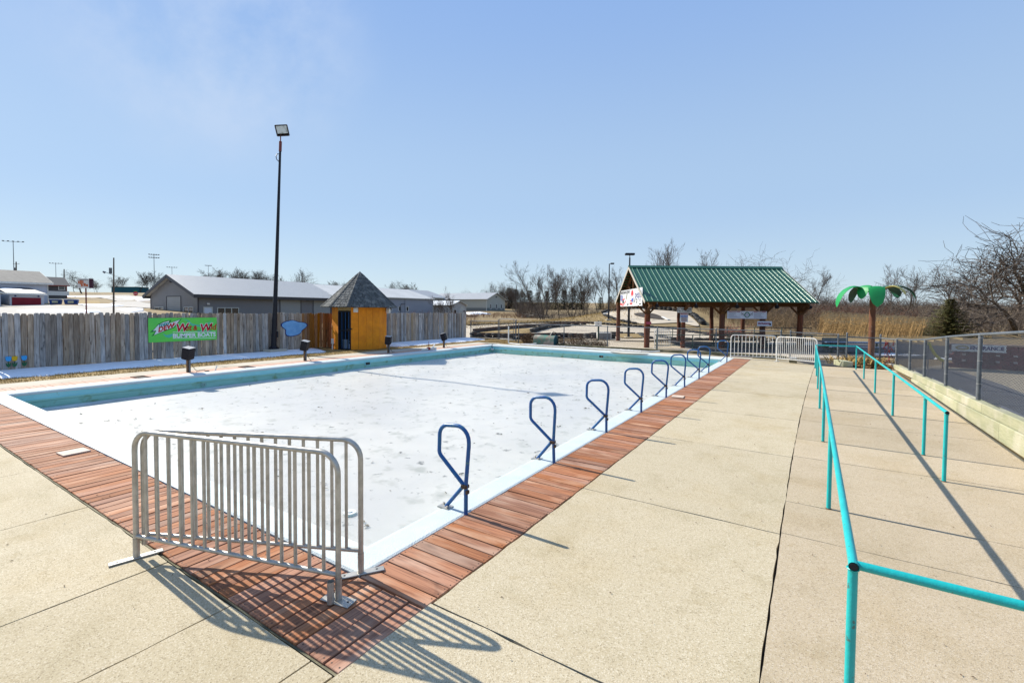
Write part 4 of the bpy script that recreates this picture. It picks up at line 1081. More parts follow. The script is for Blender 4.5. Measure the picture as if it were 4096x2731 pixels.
# electrical post and grey cabinet in front of the track
t = thing('utility_pedestal', 'small grey meter box on a dark post behind the back fence', 'utility box', (-12.55, 30.6, 0), YAW)
m = MB(); m.cyl((0, .06, -.05), (0, .06, 1.42), .06, n=8); m.build('post', mk('dark_green_steel', (.02, .05, .04)), t)
m = MB(); m.box(-.28, .2, -.08, .06, 1.02, 1.36, ch=.02); m.build('meter_box', WHITEM, t); m = MB(); m.cyl((-.05, -.08, 1.2), (-.05, -.1, 1.2), .03, n=8); m.build('dial', GALVD, t)
t = thing('utility_cabinet', 'low grey metal cabinet on the ground left of the first pavilion post', 'cabinet', (-12.7, 32.0, 0), YAW)
m = MB(); m.box(-.5, .5, -.25, .25, 0, .55, ch=.02); m.build('body', WHITEM, t); m = MB(); m.box(-.42, .42, -.262, -.24, .06, .49); m.build('grille', mk('grey_grille', (.22, .23, .25), (.16, .17, .18), scale=60), t)
# ================================================================== PAVILION
pv = thing('pavilion', 'open log pavilion with ribbed green metal roof behind the pool', 'pavilion', (0, 0, 0), YAW)
fr = [(7.79, 26.75), (9.88, 26.75), (12.12, 26.75), (14.46, 26.75), (16.62, 26.75)]
bk = [(7.50, 32.7), (9.6, 32.7), (11.78, 32.7), (14.07, 32.7), (16.3, 32.7)]
def log_post(x, y, zt, r=.165):
    m = MB(); n = 12; rings = []
    hs = [-.3, .3, 1.0, 1.7, zt]
    for z in hs:
        rings.append((x + random.uniform(-.02, .02), y + random.uniform(-.02, .02), z))
    m.tube(rings, [r * 1.08, r * 1.03, r, r * .98, r * .95], n)
    o = m.build('log_post', LOG, pv, smooth=False); smooth_auto(o, 50)
    m = MB(); m.box(x - .12, x + .12, y - .12, y + .12, zt, 2.72); m.build('post_head', BEAM, pv)
for (x, y) in fr: log_post(x, y, 1.96, .155 if x != 9.88 else .12)
for (x, y) in bk: log_post(x, y, 2.5, .135)
EF, ER, EB = (25.9, 2.66), (29.65, 4.92), (33.4, 2.66)
RX0, RX1 = 7.42, 17.12
def lerp2(a, b_, f): return (a[0] + (b_[0] - a[0]) * f, a[1] + (b_[1] - a[1]) * f)
pw = (RX1 - RX0) / 11
for (E_, nm) in ((EF, 'front'), (EB, 'back')):
    for k in range(11):                     # roofing sheets, each with three standing ribs
        x0, x1 = RX0 + k * pw, RX0 + (k + 1) * pw
        m = MB(); s = 1 if nm == 'front' else -1
        a0, a1 = Vector((x0 + .004, E_[0], E_[1])), Vector((x1 - .004, E_[0], E_[1])); r0, r1 = Vector((x0 + .004, ER[0], ER[1])), Vector((x1 - .004, ER[0], ER[1]))
        u = Vector((0, 0, .025)); dn_ = Vector((0, 0, -.02))
        m.add([a0 + u, a1 + u, r1 + u, r0 + u, a0 + dn_, a1 + dn_, r1 + dn_, r0 + dn_], [(0, 1, 2, 3) if s > 0 else (3, 2, 1, 0), (7, 6, 5, 4), (0, 4, 5, 1), (1, 5, 6, 2), (3, 7, 4, 0)])
        sh = m.build('roof_panel', GREENROOF, pv)
        for q in range(3):
            x = x0 + pw * (q + .5) / 3; mm = MB()
            p0, p1 = Vector((x, E_[0], E_[1] + .02)), Vector((x, ER[0], ER[1] + .02)); w = .02
            mm.add([p0 + Vector((-w, 0, 0)), p0 + Vector((-w * .5, 0, .045)), p0 + Vector((w * .5, 0, .045)), p0 + Vector((w, 0, 0)),
                    p1 + Vector((-w, 0, 0)), p1 + Vector((-w * .5, 0, .045)), p1 + Vector((w * .5, 0, .045)), p1 + Vector((w, 0, 0))], [(4, 5, 1, 0), (5, 6, 2, 1), (6, 7, 3, 2), (0, 1, 2, 3)])
            mm.build('rib', RIBGLINT, sh)
m = MB(); x0, x1 = RX0 - .03, RX1 + .03
for s in (-1, 1):
    e = lerp2(ER, EF if s < 0 else EB, .06); m.add([(x0, ER[0], ER[1] + .10), (x1, ER[0], ER[1] + .10), (x1, e[0], e[1] + .075), (x0, e[0], e[1] + .075)], [(0, 1, 2, 3) if s > 0 else (3, 2, 1, 0)])
m.build('ridge_cap', GREENROOF, pv)
LIGHTB = mk('pale_barge_board', (.45, .42, .36), (.33, .30, .25), scale=5)
for x in (RX0 - .02, RX1 + .02):
    for E_ in (EF, EB):
        m = MB(); m.bar((x, E_[0], E_[1] - .05), (x, ER[0], ER[1] - .05), .03, .15); m.build('barge_board', LIGHTB, pv)
for E_ in (EF, EB):
    for k in range(14):                     # roof purlins running along the ridge, seen at the gable
        y, z = lerp2(E_, ER, (k + .5) / 14); m = MB(); m.box(RX0 + .02, RX1 - .02, y - .05, y + .05, z - .12, z - .03); m.build('purlin', BEAM, pv)
for x in (7.75, 9.9, 12.1, 14.4, 16.6):     # trusses
    for E_ in (EF, EB):
        m = MB(); m.bar((x, E_[0] + (.05 if E_ is EF else -.05), E_[1] - .24), (x, ER[0], ER[1] - .22), .09, .19); m.build('rafter', BEAM, pv)
    m = MB(); m.bar((x, EF[0] + .5, 2.62), (x, EB[0] - .5, 2.62), .09, .2); m.build('tie_beam', BEAM, pv)
    m = MB(); m.bar((x, ER[0], 2.7), (x, ER[0], 4.65), .1, .12, up=(0, 1, 0)); m.build('king_post', BEAM, pv)
    for s in (-1, 1):
        m = MB(); m.bar((x, ER[0] + s * .12, 2.75), (x, ER[0] + s * 1.3, 3.95), .08, .1, up=(1, 0, 0)); m.build('web_brace', BEAM, pv)
for (y, nm) in ((26.75, 1), (32.7, 1)):
    m = MB(); m.box(RX0 + .1, RX1 - .1, y - .1, y + .1, 2.42, 2.64); m.build('plate_beam', BEAM, pv)
for (x, y) in fr:
    for s in (-1, 1):
        m = MB(); m.bar((x + s * .1, y, 1.98), (x + s * .55, y, 2.42), .08, .1, up=(0, 1, 0)); m.build('knee_brace', BEAM, pv)
    m = MB(); m.bar((x, y - .1, 2.15), (x, y - .75, 2.5), .09, .16, up=(1, 0, 0)); m.build('bracket', BEAM, pv)
def pvw(x, y, z=0): return W(x, y, z)
# floodlights under the eave
for k, x in enumerate((8.15, 10.35, 12.65, 14.9, 16.75)):
    p = pvw(x, 26.1, 2.42); t = thing('floodlight', ('leftmost', 'second', 'third', 'fourth', 'rightmost')[k] + ' small dark floodlight under the front eave of the green roof', 'floodlight', p, YAW, 'floodlights under the pavilion eave')
    m = MB(); m.box(-.08, .08, -.07, .06, -.1, .08, M=Matrix.Rotation(.5, 4, 'X'), ch=.02); m.build('housing', BLACKM, t)
    m = MB(); m.box(-.02, .02, -.02, .02, .05, .24); m.build('bracket', GALVD, t)
# banner on the gable end
p = pvw(7.45, 31.9, 2.42)
g = thing('gable_banner', 'large white raceway banner with a red and blue round logo under the pavilion gable', 'banner', p, YAW - PI / 2)
m = MB(); m.box(0, 5.35, -.012, 0, 0, 1.06); m.build('panel', WHITE, g)
text('FREEDOM RACEWAY', .27, BLACK, g, 1.32, .9, -.016, bold=.003, sx=.96)
cxg, czg, rg = 3.12, .62, .30
P = [(cxg + rg * math.cos(a), czg + .38 * math.sin(a)) for a in [2 * PI * k / 40 for k in range(40)]]
decal(g, 'logo_disc', P, WHITE, -.014)
topw = [(cxg + rg * math.cos(a), czg + .38 * math.sin(a)) for a in [.35 + (PI - .15) * k / 20 for k in range(21)]]
decal(g, 'logo_red', topw + [(cxg - .1, czg + .1), (cxg + .12, czg - .02)], mk('logo_red', (.60, .02, .03)), -.018)
botw = [(cxg + rg * math.cos(a), czg + .38 * math.sin(a)) for a in [PI + .75 + (PI - .95) * k / 16 for k in range(17)]]
decal(g, 'logo_blue', botw + [(cxg + .14, czg - .16), (cxg - .02, czg - .12)], mk('logo_blue', (.01, .07, .35)), -.018)
text('pepsi', .62, NAVY, g, 4.5, .68, -.016, sx=1.15)
decal(g, 'flag_canton', [(.05, .42), (.55, .34), (.72, .62), (.5, .78), (.22, .74), (.05, .76)], mk('flag_blue', (.03, .06, .28)), -.015)
for k in range(4): decal(g, 'flag_stripe', [(.1 + .13 * k, .44), (.14 + .13 * k, .43), (.2 + .13 * k, .72), (.16 + .13 * k, .72)], WHITE, -.018)
decal(g, 'flag_tail', [(.55, .5), (.85, .5), (1.15, .52), (1.3, .47), (1.0, .42), (.6, .40)], RED, -.015)
decal(g, 'ribbon', [(.03, .1), (.3, .08), (.7, .02), (1.2, .16), (1.55, .32), (1.6, .40), (1.25, .30), (.8, .16), (.4, .2), (.05, .26)], RED, -.015)
decal(g, 'ribbon_stripe', [(.3, .13), (.7, .08), (1.2, .22), (1.5, .33), (1.2, .25), (.75, .11)], WHITE, -.018)
decal(g, 'dark_figure', [(.5, .22), (.62, .34), (.75, .44), (.95, .4), (1.05, .26), (.95, .16), (.85, .24), (.72, .2), (.6, .26)], BLACK, -.019)
decal(g, 'bird_figure', [(1.5, .44), (1.62, .62), (1.75, .78), (1.9, .86), (1.86, .7), (1.75, .56), (1.7, .42), (1.6, .5)], mk('olive_print', (.14, .13, .05)), -.016)
text('ARMY', .14, BLACK, g, 2.05, .11, -.016, bold=.003)
text('NATIONAL', .10, RED, g, 2.85, .33, -.016, bold=.003); text('GUARD', .19, RED, g, 2.85, .16, -.016, bold=.006)
decal(g, 'emblem', [(3.55, .18), (3.75, .3), (3.72, .48), (3.68, .34), (3.62, .28), (3.56, .34), (3.5, .48), (3.48, .3)], BLACK, -.015)
decal(g, 'emblem', rect(4.05, 4.27, .18, .44), BLACK, -.015); decal(g, 'emblem_star', [(4.16, .42), (4.19, .34), (4.25, .31), (4.19, .28), (4.16, .2), (4.13, .28), (4.07, .31), (4.13, .34)], WHITE, -.018)
decal(g, 'emblem', [(4.85, .2), (4.9, .3), (4.98, .28), (4.92, .36), (5.0, .46), (4.9, .42), (4.86, .5), (4.84, .38), (4.78, .34), (4.84, .3)], BLACK, -.015)
text('MARINES', .10, BLACK, g, 4.9, .11, -.016, bold=.002)
# signs on the front posts
def board(name, label, x, d, z0, w, h, mat_, cat='sign', edge=None):
    g = thing(name, label, cat, pvw(x, d, z0), YAW)
    m = MB(); m.box(0, w, -.012, 0, 0, h, ch=.004); m.build('panel', mat_, g); return g
g = board('notice_sign', 'white NOT RESPONSIBLE FOR ACCIDENTS sign on the second pavilion post', 9.42, 26.50, 2.045, .84, .30, WHITE)
text('NOT RESPONSIBLE', .125, BLACK, g, .42, .205, -.016, bold=.004, sx=.88); text('FOR ACCIDENTS', .125, BLACK, g, .42, .085, -.016, bold=.004, sx=.88)
g = board('notice_sign', 'white NO EXCEPTIONS double kart rules sign below the accidents sign', 9.60, 26.50, 1.50, .46, .53, WHITE)
decal(g, 'red_band', rect(.015, .445, .43, .52), DKRED, -.014); text('NO EXCEPTIONS', .062, WHITE, g, .23, .475, -.018, bold=.001, shear=.15)
decal(g, 'blue_band', rect(.015, .445, .30, .395), BLUE, -.014); text('DOUBLE KART', .066, WHITE, g, .23, .35, -.018, bold=.001)
for k in range(6): decal(g, 'small_print', rect(.05 + .02 * (k % 2), .41 - .015 * (k % 3), .26 - .042 * k, .283 - .042 * k), DKRED if k % 2 else BLACK, -.014)
g = board('rules_sign', 'long pale track rules banner with crossed checkered flags', 12.29, 26.50, 1.73, 2.26, .43, PALEB)
decal(g, 'title_bar', rect(.06, .74, .375, .415), DKRED, -.014); text('TRACK RULES', .05, WHITE, g, .40, .395, -.018)
decal(g, 'title_bar', rect(1.50, 2.2, .375, .415), DKRED, -.014); text('WARNINGS', .05, WHITE, g, 1.85, .395, -.018)
INK = mk('grey_print', (.13, .14, .22))
for k in range(9):
    decal(g, 'small_print', rect(.07, .35 + random.uniform(0, .42), .33 - .036 * k, .343 - .036 * k), INK, -.014); decal(g, 'small_print', rect(1.52, 1.85 + random.uniform(0, .33), .33 - .036 * k, .343 - .036 * k), INK, -.014)
for s in (-1, 1):
    for i in range(5):
        for j in range(3):
            if (i + j) % 2 == 0:
                x = 1.13 + s * (.13 + .045 * i); z = .15 + .05 * j + .022 * i
                decal(g, 'check', [(x - s * .022, z - .03), (x + s * .022, z - .012), (x + s * .022, z + .03), (x - s * .022, z + .012)] if s > 0 else [(x + .022, z - .03), (x + .022, z + .012), (x - .022, z + .03), (x - .022, z - .012)], BLACK, -.014)
decal(g, 'wreath', [(1.13 + .16 * math.cos(a), .22 + .17 * math.sin(a)) for a in [2 * PI * k / 24 for k in range(24)]], mk('wreath_green', (.05, .18, .14)), -.0145)
decal(g, 'roundel', [(1.13 + .115 * math.cos(a), .215 + .125 * math.sin(a)) for a in [2 * PI * k / 24 for k in range(24)]], BLACK, -.017)
decal(g, 'roundel_face', [(1.13 + .10 * math.cos(a), .215 + .11 * math.sin(a)) for a in [2 * PI * k / 24 for k in range(24)]], PALEB, -.020)
for k in range(3): decal(g, 'roundel_text', rect(1.06, 1.20, .17 + .035 * k, .19 + .035 * k), INK, -.022)
g = board('entrance_sign', 'small pale ENTRANCE sign on the right pavilion post', 14.02, 26.50, 1.31, .84, .285, PALEB)
text('ENTRANCE', .155, mk('maroon_print', (.20, .01, .06)), g, .37, .145, -.016, bold=.007, sx=.82)
decal(g, 'small_flag', [(.68, .06), (.78, .05), (.79, .15), (.70, .19)], BLACK, -.015)
g = board('notice_sign', 'small dark red notice on the first pavilion post', 7.66, 26.53, 1.355, .31, .16, DKRED)
for k in range(3): decal(g, 'small_print', rect(.03, .28, .03 + .045 * k, .05 + .045 * k), mk('pink_print', (.45, .12, .18)), -.015)

# pipe railings round the pavilion floor
KG = mk('dark_green_pipe', (.012, .05, .04), (.02, .07, .055), scale=5, rough=.5)
t = thing('kart_queue_railing', 'dark green three bar pipe railing in front of the pavilion posts', 'railing', (0, 0, 0), YAW)
for k in range(6): 
    m = MB(); m.cyl((8.0 + 2.0 * k, 25.6, -.05), (8.0 + 2.0 * k, 25.6, .84), .028, n=8); m.build('post', KG, t)
for z in (.82, .53, .24):
    m = MB(); m.cyl((7.9, 25.6, z), (18.6, 25.6, z), .02, n=8); m.build('rail', KG if z != .53 else BLACKP, t)
t = thing('kart_queue_railing', 'dark green railing along the track side of the pavilion', 'railing', (0, 0, 0), YAW)
for k in range(6):
    m = MB(); m.cyl((9.8 + 2.0 * k, 34.0, -.05), (9.8 + 2.0 * k, 34.0, 1.0), .028, n=8); m.build('post', KG, t)
for z in (.98, .6):
    m = MB(); m.cyl((9.7, 34.0, z), (22, 34.0, z), .022, n=8); m.build('rail', BLACKP, t)
# queue barrier near first post
b_ = pvw(8.05, 26.1)
L_ = 1.15
barrier('pale barrier panel standing end-on between the first two pavilion posts', L_, 8, WHITEM, b_, YAW + .45, [(0, 'bar', 1.5)], 'barriers by the pavilion', zb=.12)

# picnic tables under and beside the roof
PTOP = mk_wood('tan_table_board', (.42, .30, .17), (.33, .22, .12), (.2, .13, .07), 0, rand=.15, grain=40)
def table_proto():
    t = thing('picnic_table', 'x', 'picnic table', (0, 0, 0), 0, 'picnic tables under the pavilion roof')
    for k in range(4): m = MB(); m.box(-.9, .9, -.36 + .185 * k, -.19 + .185 * k, .72, .76); m.build('top_board', PTOP, t)
    for s in (-1, 1):
        m = MB(); m.box(-.9, .9, s * .72 - .13, s * .72 + .13, .42, .46); m.build('bench', PTOP, t)
        m = MB(); x = s * .62
        m.bar((x, -.72, .40), (x, .72, .40), .05); m.bar((x, -.30, .70), (x, -.55, 0), .05); m.bar((x, .30, .70), (x, .55, 0), .05); m.bar((x, -.35, .70), (x, .35, .70), .05)
        m.build('leg_frame', KG, t)
    return t
tb = table_proto()
for k, (x, d, rz, lab) in enumerate(((13.3, 28.6, .1, 'leftmost tan picnic table under the green roof'), (15.2, 29.9, -.05, 'middle tan picnic table under the green roof'),
                                    (15.6, 27.9, .15, 'nearest tan picnic table behind the white barriers'), (17.7, 28.6, 0, 'tan picnic table at the right end of the pavilion'))):
    if k == 0: tb.location = pvw(x, d); tb.rotation_euler = (0, 0, YAW + rz); tag(tb, lab)
    else: dup(tb, pvw(x, d), YAW + rz, lab)
BENCHB = mk('blue_bench_plastic', (.06, .12, .22), (.05, .09, .17), scale=5)
t = thing('bench_table', 'long low dark blue bench table right of the pavilion behind the turquoise rail', 'bench', pvw(17.9, 24.2), YAW - .1)
m = MB(); m.box(-1.5, 1.5, -.3, .3, .55, .60); m.build('top', BENCHB, t)
for s in (-1, 1):
    m = MB(); m.box(-1.5, 1.5, s * .6 - .12, s * .6 + .12, .34, .38); m.build('seat', BENCHB, t); m = MB(); m.bar((s * 1.1, -.55, .3), (s * 1.1, .55, .3), .05); m.bar((s * 1.1, 0, 0), (s * 1.1, 0, .55), .07, up=(1, 0, 0)); m.build('leg', KG, t)
m = MB(); m.box(-.65, .65, -.04, .04, .12, .78, ch=.01); m.cyl((-.5, 0, -.1), (-.5, 0, .12), .03); m.cyl((.5, 0, -.1), (.5, 0, .12), .03)
m.build('grey_panel', mk('grey_green_panel', (.14, .16, .15), (.10, .12, .11), scale=4), label='grey panel board standing behind the right white barrier', cat='panel', loc=pvw(17.15, 24.6), rotz=YAW)
# dark floor under and right of the pavilion, pale apron in front
def sheet(name, pts, z, mat_, kind='structure', drape=False):
    m = MB(); 
    if drape:
        c = sum((Vector(p) for p in pts), Vector((0, 0))) / len(pts); N_ = len(pts); R_ = 6
        rings = []
        for r in range(R_):
            f = 1 - r / R_
            for p in pts: q = c + (Vector(p) - c) * f; m.v.append((q.x, q.y, terrain(q.x, q.y) + z))
        m.v.append((c.x, c.y, terrain(c.x, c.y) + z))
        for r in range(R_ - 1):
            for k in range(N_): a = r * N_ + k; b2 = r * N_ + (k + 1) % N_; m.f.append((a, b2, b2 + N_, a + N_)); m.m.append(0)
        for k in range(N_): m.f.append(((R_ - 1) * N_ + k, (R_ - 1) * N_ + (k + 1) % N_, R_ * N_)); m.m.append(0)
    else: m.add([(p[0], p[1], z) for p in pts], [tuple(range(len(pts)))])
    return m.build(name, mat_, kind=kind)
sheet('pavilion_floor', [pvw(10.2, 24.6)[:2], pvw(24, 20.2)[:2], pvw(30, 24)[:2], pvw(27, 33.6)[:2], pvw(11, 33.6)[:2]], .02, ASPH)
sheet('apron', [pvw(5.5, 23)[:2], pvw(10.6, 22.2)[:2], pvw(17, 20.9)[:2], pvw(17, 24.5)[:2], pvw(10.6, 24.4)[:2], pvw(10.6, 31)[:2], pvw(6, 34)[:2], pvw(2.2, 30)[:2]], .008, TRACK)
sheet('ramp_asphalt', [(.2, 22.05), (1.5, 22.05), (3.2, 25.5), (-.6, 24.6), (-.9, 23.95)], .012, ASPH)
snow_patch([pvw(18.3, 23.2)[:2], pvw(19.4, 22.6)[:2], pvw(20.6, 23.0)[:2], pvw(20.2, 24.0)[:2], pvw(18.6, 24.2)[:2]], lambda x, y: .01, .03).build('snow', SNOW, smooth=True, kind='stuff', label='small snow patch on the dark asphalt behind the turquoise railing')
snow_patch([pvw(19.6, 21.4)[:2], pvw(21.5, 21.2)[:2], pvw(21.8, 21.7)[:2], pvw(20.0, 21.9)[:2]], lambda x, y: .01, .03).build('snow', SNOW, smooth=True, kind='stuff', label='thin snow patch beside the palm planting')

# ================================================================== FAKE PALM AND ITS CORNER
t = thing('fake_palm', 'fake metal palm tree with green fronds and one yellow frond on a rusty pipe', 'palm decoration', (2.08, 24.0, 0), 0)
m = MB(); m.tube([(0, 0, -.1), (0, 0, 1.0), (.0, 0, 2.0), (0, 0, 3.0)], [.115, .112, .108, .10], 14); smooth_auto(m.build('trunk', RUST, t), 60)
m = MB(); m.cyl((0, 0, 2.86), (0, 0, 2.98), .16, .10, n=12); m.build('hub', BLACKM, t)
FRD = mk('frond_dark', (.005, .085, .045), (.004, .065, .04), scale=2.5, rough=.45); FROND = mk('frond_green', (.009, .27, .07), (.007, .22, .055), scale=2.5, rough=.5); FRY = mk('frond_yellow', (.50, .42, .09), (.42, .34, .06), scale=3, rough=.45); FRR = mk('frond_red_underside', (.20, .05, .06))
def frond(ang, R, drop, wid, mat_, lift=.0):
    """long leaf of sheet metal: arched spine, slightly folded along the middle, pointed tip"""
    N_ = 12; M_ = 4; m = MB()
    d = Vector((math.cos(ang), math.sin(ang), 0)); s = Vector((-d.y, d.x, 0))
    for i in range(N_ + 1):
        u = i / N_; r = .12 + (R - .12) * math.sin(u * PI / 2 * .98) ; z = 2.98 + lift + .27 * math.sin(min(1, u * 2.0) * PI / 2) - drop * max(0, u - .25) ** 1.7
        w = wid * (math.sin(PI * min(1, .12 + u * .72)) if u < .55 else math.sin(PI * (.12 + .55 * .72)) * math.sqrt(max(0, 1 - ((u - .55) / .45) ** 2))) + .004
        for j in range(-M_, M_ + 1):
            q = j / M_; m.v.append(tuple(d * r + s * (w * q) + Vector((0, 0, z - .16 * wid * q * q))))
    K = 2 * M_ + 1
    for i in range(N_):
        for j in range(K - 1):
            a = i * K + j; m.f.append((a, a + 1, a + K + 1, a + K)); m.m.append(0)
    n = len(m.v)
    vs2 = [(x, y, z - .012) for x, y, z in m.v]; fs2 = [tuple(reversed([i + n for i in q])) for q in m.f]
    m.v += vs2; m.f += fs2; m.m += [0] * len(fs2)
    return m.build('frond', mat_, t, smooth=True)
view = math.atan2(-24.0, -2.08)          # direction from the palm towards the pool
for a, R, drop, w, mt in ((PI + .30, 1.28, 1.45, .31, FROND), (PI - .18, 1.15, .75, .16, FROND), (PI - .75, .95, 1.15, .24, FRD), (-PI / 2 - .75, .60, .95, .25, FROND), (-PI / 2 + .12, .72, 1.4, .27, FROND),
                          (.62, 1.05, .85, .26, FRD), (-.42, 1.05, .62, .22, FRY), (.16, 1.38, .95, .16, FRD), (PI / 2 - .1, .85, .5, .26, FRD), (.0, 1.05, .8, .08, FRR)):
    frond(a, R, drop, w, mt, random.uniform(-.03, .05))
m = MB(); m.box(-.16, .16, -.42, .42, 0, .22, ch=.015); m.build('timber_block', TIMBER, label='short pale timber block at the corner by the palm leaves', cat='timber', loc=(1.08, 22.5, 0), rotz=.35)
LEAF = mk('dry_brown_leaves', (.30, .17, .07), (.17, .09, .04), scale=12, rough=.9, space='World')
def leaf_pile(name, cx_, cy_, rx, ry, hmax, n, mat_, label, size=.05):
    mm = MB()
    for k in range(n):
        a = random.uniform(0, 2 * PI); r = math.sqrt(random.random()); x = cx_ + rx * r * math.cos(a); y = cy_ + ry * r * math.sin(a)
        z = .012 + hmax * (1 - r * r) * random.random()
        M_ = Matrix.Translation((x, y, z)) @ Matrix.Rotation(random.uniform(0, 6), 4, 'Z') @ Matrix.Rotation(random.gauss(0, .6), 4, 'X')
        s = size * random.uniform(.5, 1.2)
        mm.add([M_ @ Vector(p) for p in ((-s, 0, 0), (0, -s * .45, .01), (s, 0, .012), (0, s * .45, .01))], [(0, 1, 2, 3)])
    return mm.build(name, mat_, kind='stuff', label=label)
leaf_pile('leaf_litter', 2.0, 23.0, .75, 1.0, .28, 900, LEAF, 'heap of dry brown leaves round the palm trunk', .09)
leaf_pile('leaf_litter', 2.95, 14.5, .18, 8.5, .05, 500, LEAF, 'dry leaves along the fence foot behind the timber curb')
blades('dry_grass_clump', lambda: (random.gauss(1.7, .45), random.gauss(23.3, .4)), 700, .35, BLADE, .008, lambda x, y: 0, 1.0, 'dry ornamental grass flopped over by the palm')
# specks and scraps blown over the deck
mm = MB(); random.seed(21)
for k in range(260):
    if random.random() < .7: x, y = random.uniform(-2.2, 2.5), random.uniform(2.2, 12)
    else: x, y = random.uniform(-9, -2.3), random.uniform(.8, 2.35)
    s = random.uniform(.003, .009); M_ = Matrix.Translation((x, y, .006)) @ Matrix.Rotation(random.uniform(0, 6), 4, 'Z') @ Matrix.Rotation(random.gauss(0, .3), 4, 'X')
    mm.add([M_ @ Vector(p) for p in ((-s * 1.6, 0, 0), (0, -s * .6, .004), (s * 1.6, 0, 0), (0, s * .6, .005))], [(0, 1, 2, 3)])
mm.build('leaf_scraps', mk('dark_leaf_scraps', (.07, .04, .025), (.16, .10, .05), scale=9, space='World'), kind='stuff', label='small dark leaf scraps scattered over the concrete and boards')
mm = MB()
for k in range(330):
    x, y = random.uniform(XL + .5, XR - .3), YN + (YB - YN) * random.random() ** 1.3
    s = random.uniform(.012, .04)
    for q in range(random.randint(1, 3)):
        M_ = Matrix.Translation((x + random.gauss(0, .05), y + random.gauss(0, .05), -.44)) @ Matrix.Rotation(random.uniform(0, 6), 4, 'Z') @ Matrix.Rotation(random.gauss(0, .3), 4, 'X')
        mm.add([M_ @ Vector(p) for p in ((-s * 1.3, 0, .004), (0, -s * .5, .01), (s * 1.3, 0, .006), (0, s * .5, .012))], [(0, 1, 2, 3)])
mm.build('frozen_leaves', mk('frozen_leaf', (.13, .125, .10), (.20, .19, .16), scale=7, space='World'), kind='stuff', label='leaves frozen into the surface of the pool ice')
# white board scrap lying by the corner, fallen red netting by the corner post
t = thing('red_netting', 'torn red plastic netting hung on the corner post of the fence', 'netting', (2.55, 22.9, 0), 0)
m = MB(); random.seed(5)
for k in range(60):
    x, z = random.uniform(-.16, .14), random.uniform(.1, 1.05); m.bar((x, random.uniform(-.05, .05), z), (x + random.uniform(-.1, .1), random.uniform(-.05, .05), z + random.uniform(-.2, .2)), .025, .008)
m.build('net', mk('faded_red_net', (.30, .03, .03), (.14, .03, .03), scale=9), t)
m = MB(); m.box(-.25, .2, -.08, .08, 0, .16, ch=.03); m.build('sandbag', WHITEM, t)

# ================================================================== RIGHT OF THE FENCE
GRAVEL = mk('pale_gravel', (.36, .31, .23), (.25, .215, .16), scale=8, detail=9, rough=.95, space='World', bump=.4, bscale=40)
sheet('gravel_yard', [(2.95, 2), (30, -10), (40, 20), (14, 34), (5, 26.5), (2.9, 22.5)], .004, GRAVEL)
sheet('dark_path', [(3.55, 10), (4.3, 10), (4.7, 15.3), (4.8, 19.5), (4.6, 23), (3.9, 23.6), (3.15, 22.0), (3.35, 18.6), (3.5, 16.0)], .010, mk('grey_path', (.12, .125, .14), (.09, .09, .10), scale=2, rough=.9, space='World'))
t = thing('block_wall', 'low maroon block wall with rows of pale studs behind the right fence', 'wall', (4.6, 24.8, 0), 0)
MAROON = mk('maroon_block', (.21, .05, .055), (.14, .04, .045), scale=5, rough=.8, rand=.25)
BB = MB().box(-.19, .19, -.1, .1, 0, .17, ch=.008); bm_ = bpy.data.meshes.new('block'); bm_.from_pydata(BB.v, [], BB.f); bm_.materials.append(MAROON); bm_.update()
for r in range(5):
    for k in range(20): link('block', bm_, t, loc=(.1 + .395 * k + (.2 if r % 2 else 0), -.03 * k * .1, .178 * r))
m = MB()
for k in range(16):
    for z in (.26, .50): m.box(.35 + .47 * k, .45 + .47 * k, -.17, -.1, z, z + .07)
m.build('stud', mk('pale_stud', (.45, .40, .38)), t)
m = MB(); m.box(-.1, 7.9, -.14, .12, .90, .94); m.build('coping_strip', mk('dusty_pink', (.32, .22, .20)), t)
t = thing('entrance_banner', 'white ENTRANCE banner with gold oval emblem behind the right chain link fence', 'banner', (4.60, 24.45, .66), .0)
m = MB(); m.box(0, 1.5, -.012, 0, 0, .27); m.build('panel', WHITEP, t)
text('ENTRANCE', .19, NAVY, t, .98, .14, -.016, bold=.008, sx=.95)
decal(t, 'emblem_oval', [(.30 + .20 * math.cos(a), .14 + .09 * math.sin(a)) for a in [2 * PI * k / 24 for k in range(24)]], mk('gold_print', (.42, .33, .12)), -.014)
decal(t, 'emblem_inner', [(.30 + .13 * math.cos(a), .14 + .045 * math.sin(a)) for a in [2 * PI * k / 24 for k in range(24)]], WHITE, -.017)
t = thing('yellow_tube', 'bright yellow drain tube curving down behind the right chain link fence', 'tube', (3.75, 23.4, 0), 0)
m = MB(); m.tube([(0, 0, 1.0), (.05, .03, .86), (.14, .08, .68), (.24, .13, .52), (.35, .18, .40), (.46, .22, .32)], .055, 10); smooth_auto(m.build('tube', mk('safety_yellow', (.75, .66, .03), rough=.4), t))
m = MB(); m.cyl((.46, .22, 0), (.46, .22, .3), .02); m.cyl((0, 0, 0), (0, 0, .95), .02); m.build('stake', GALVD, t)
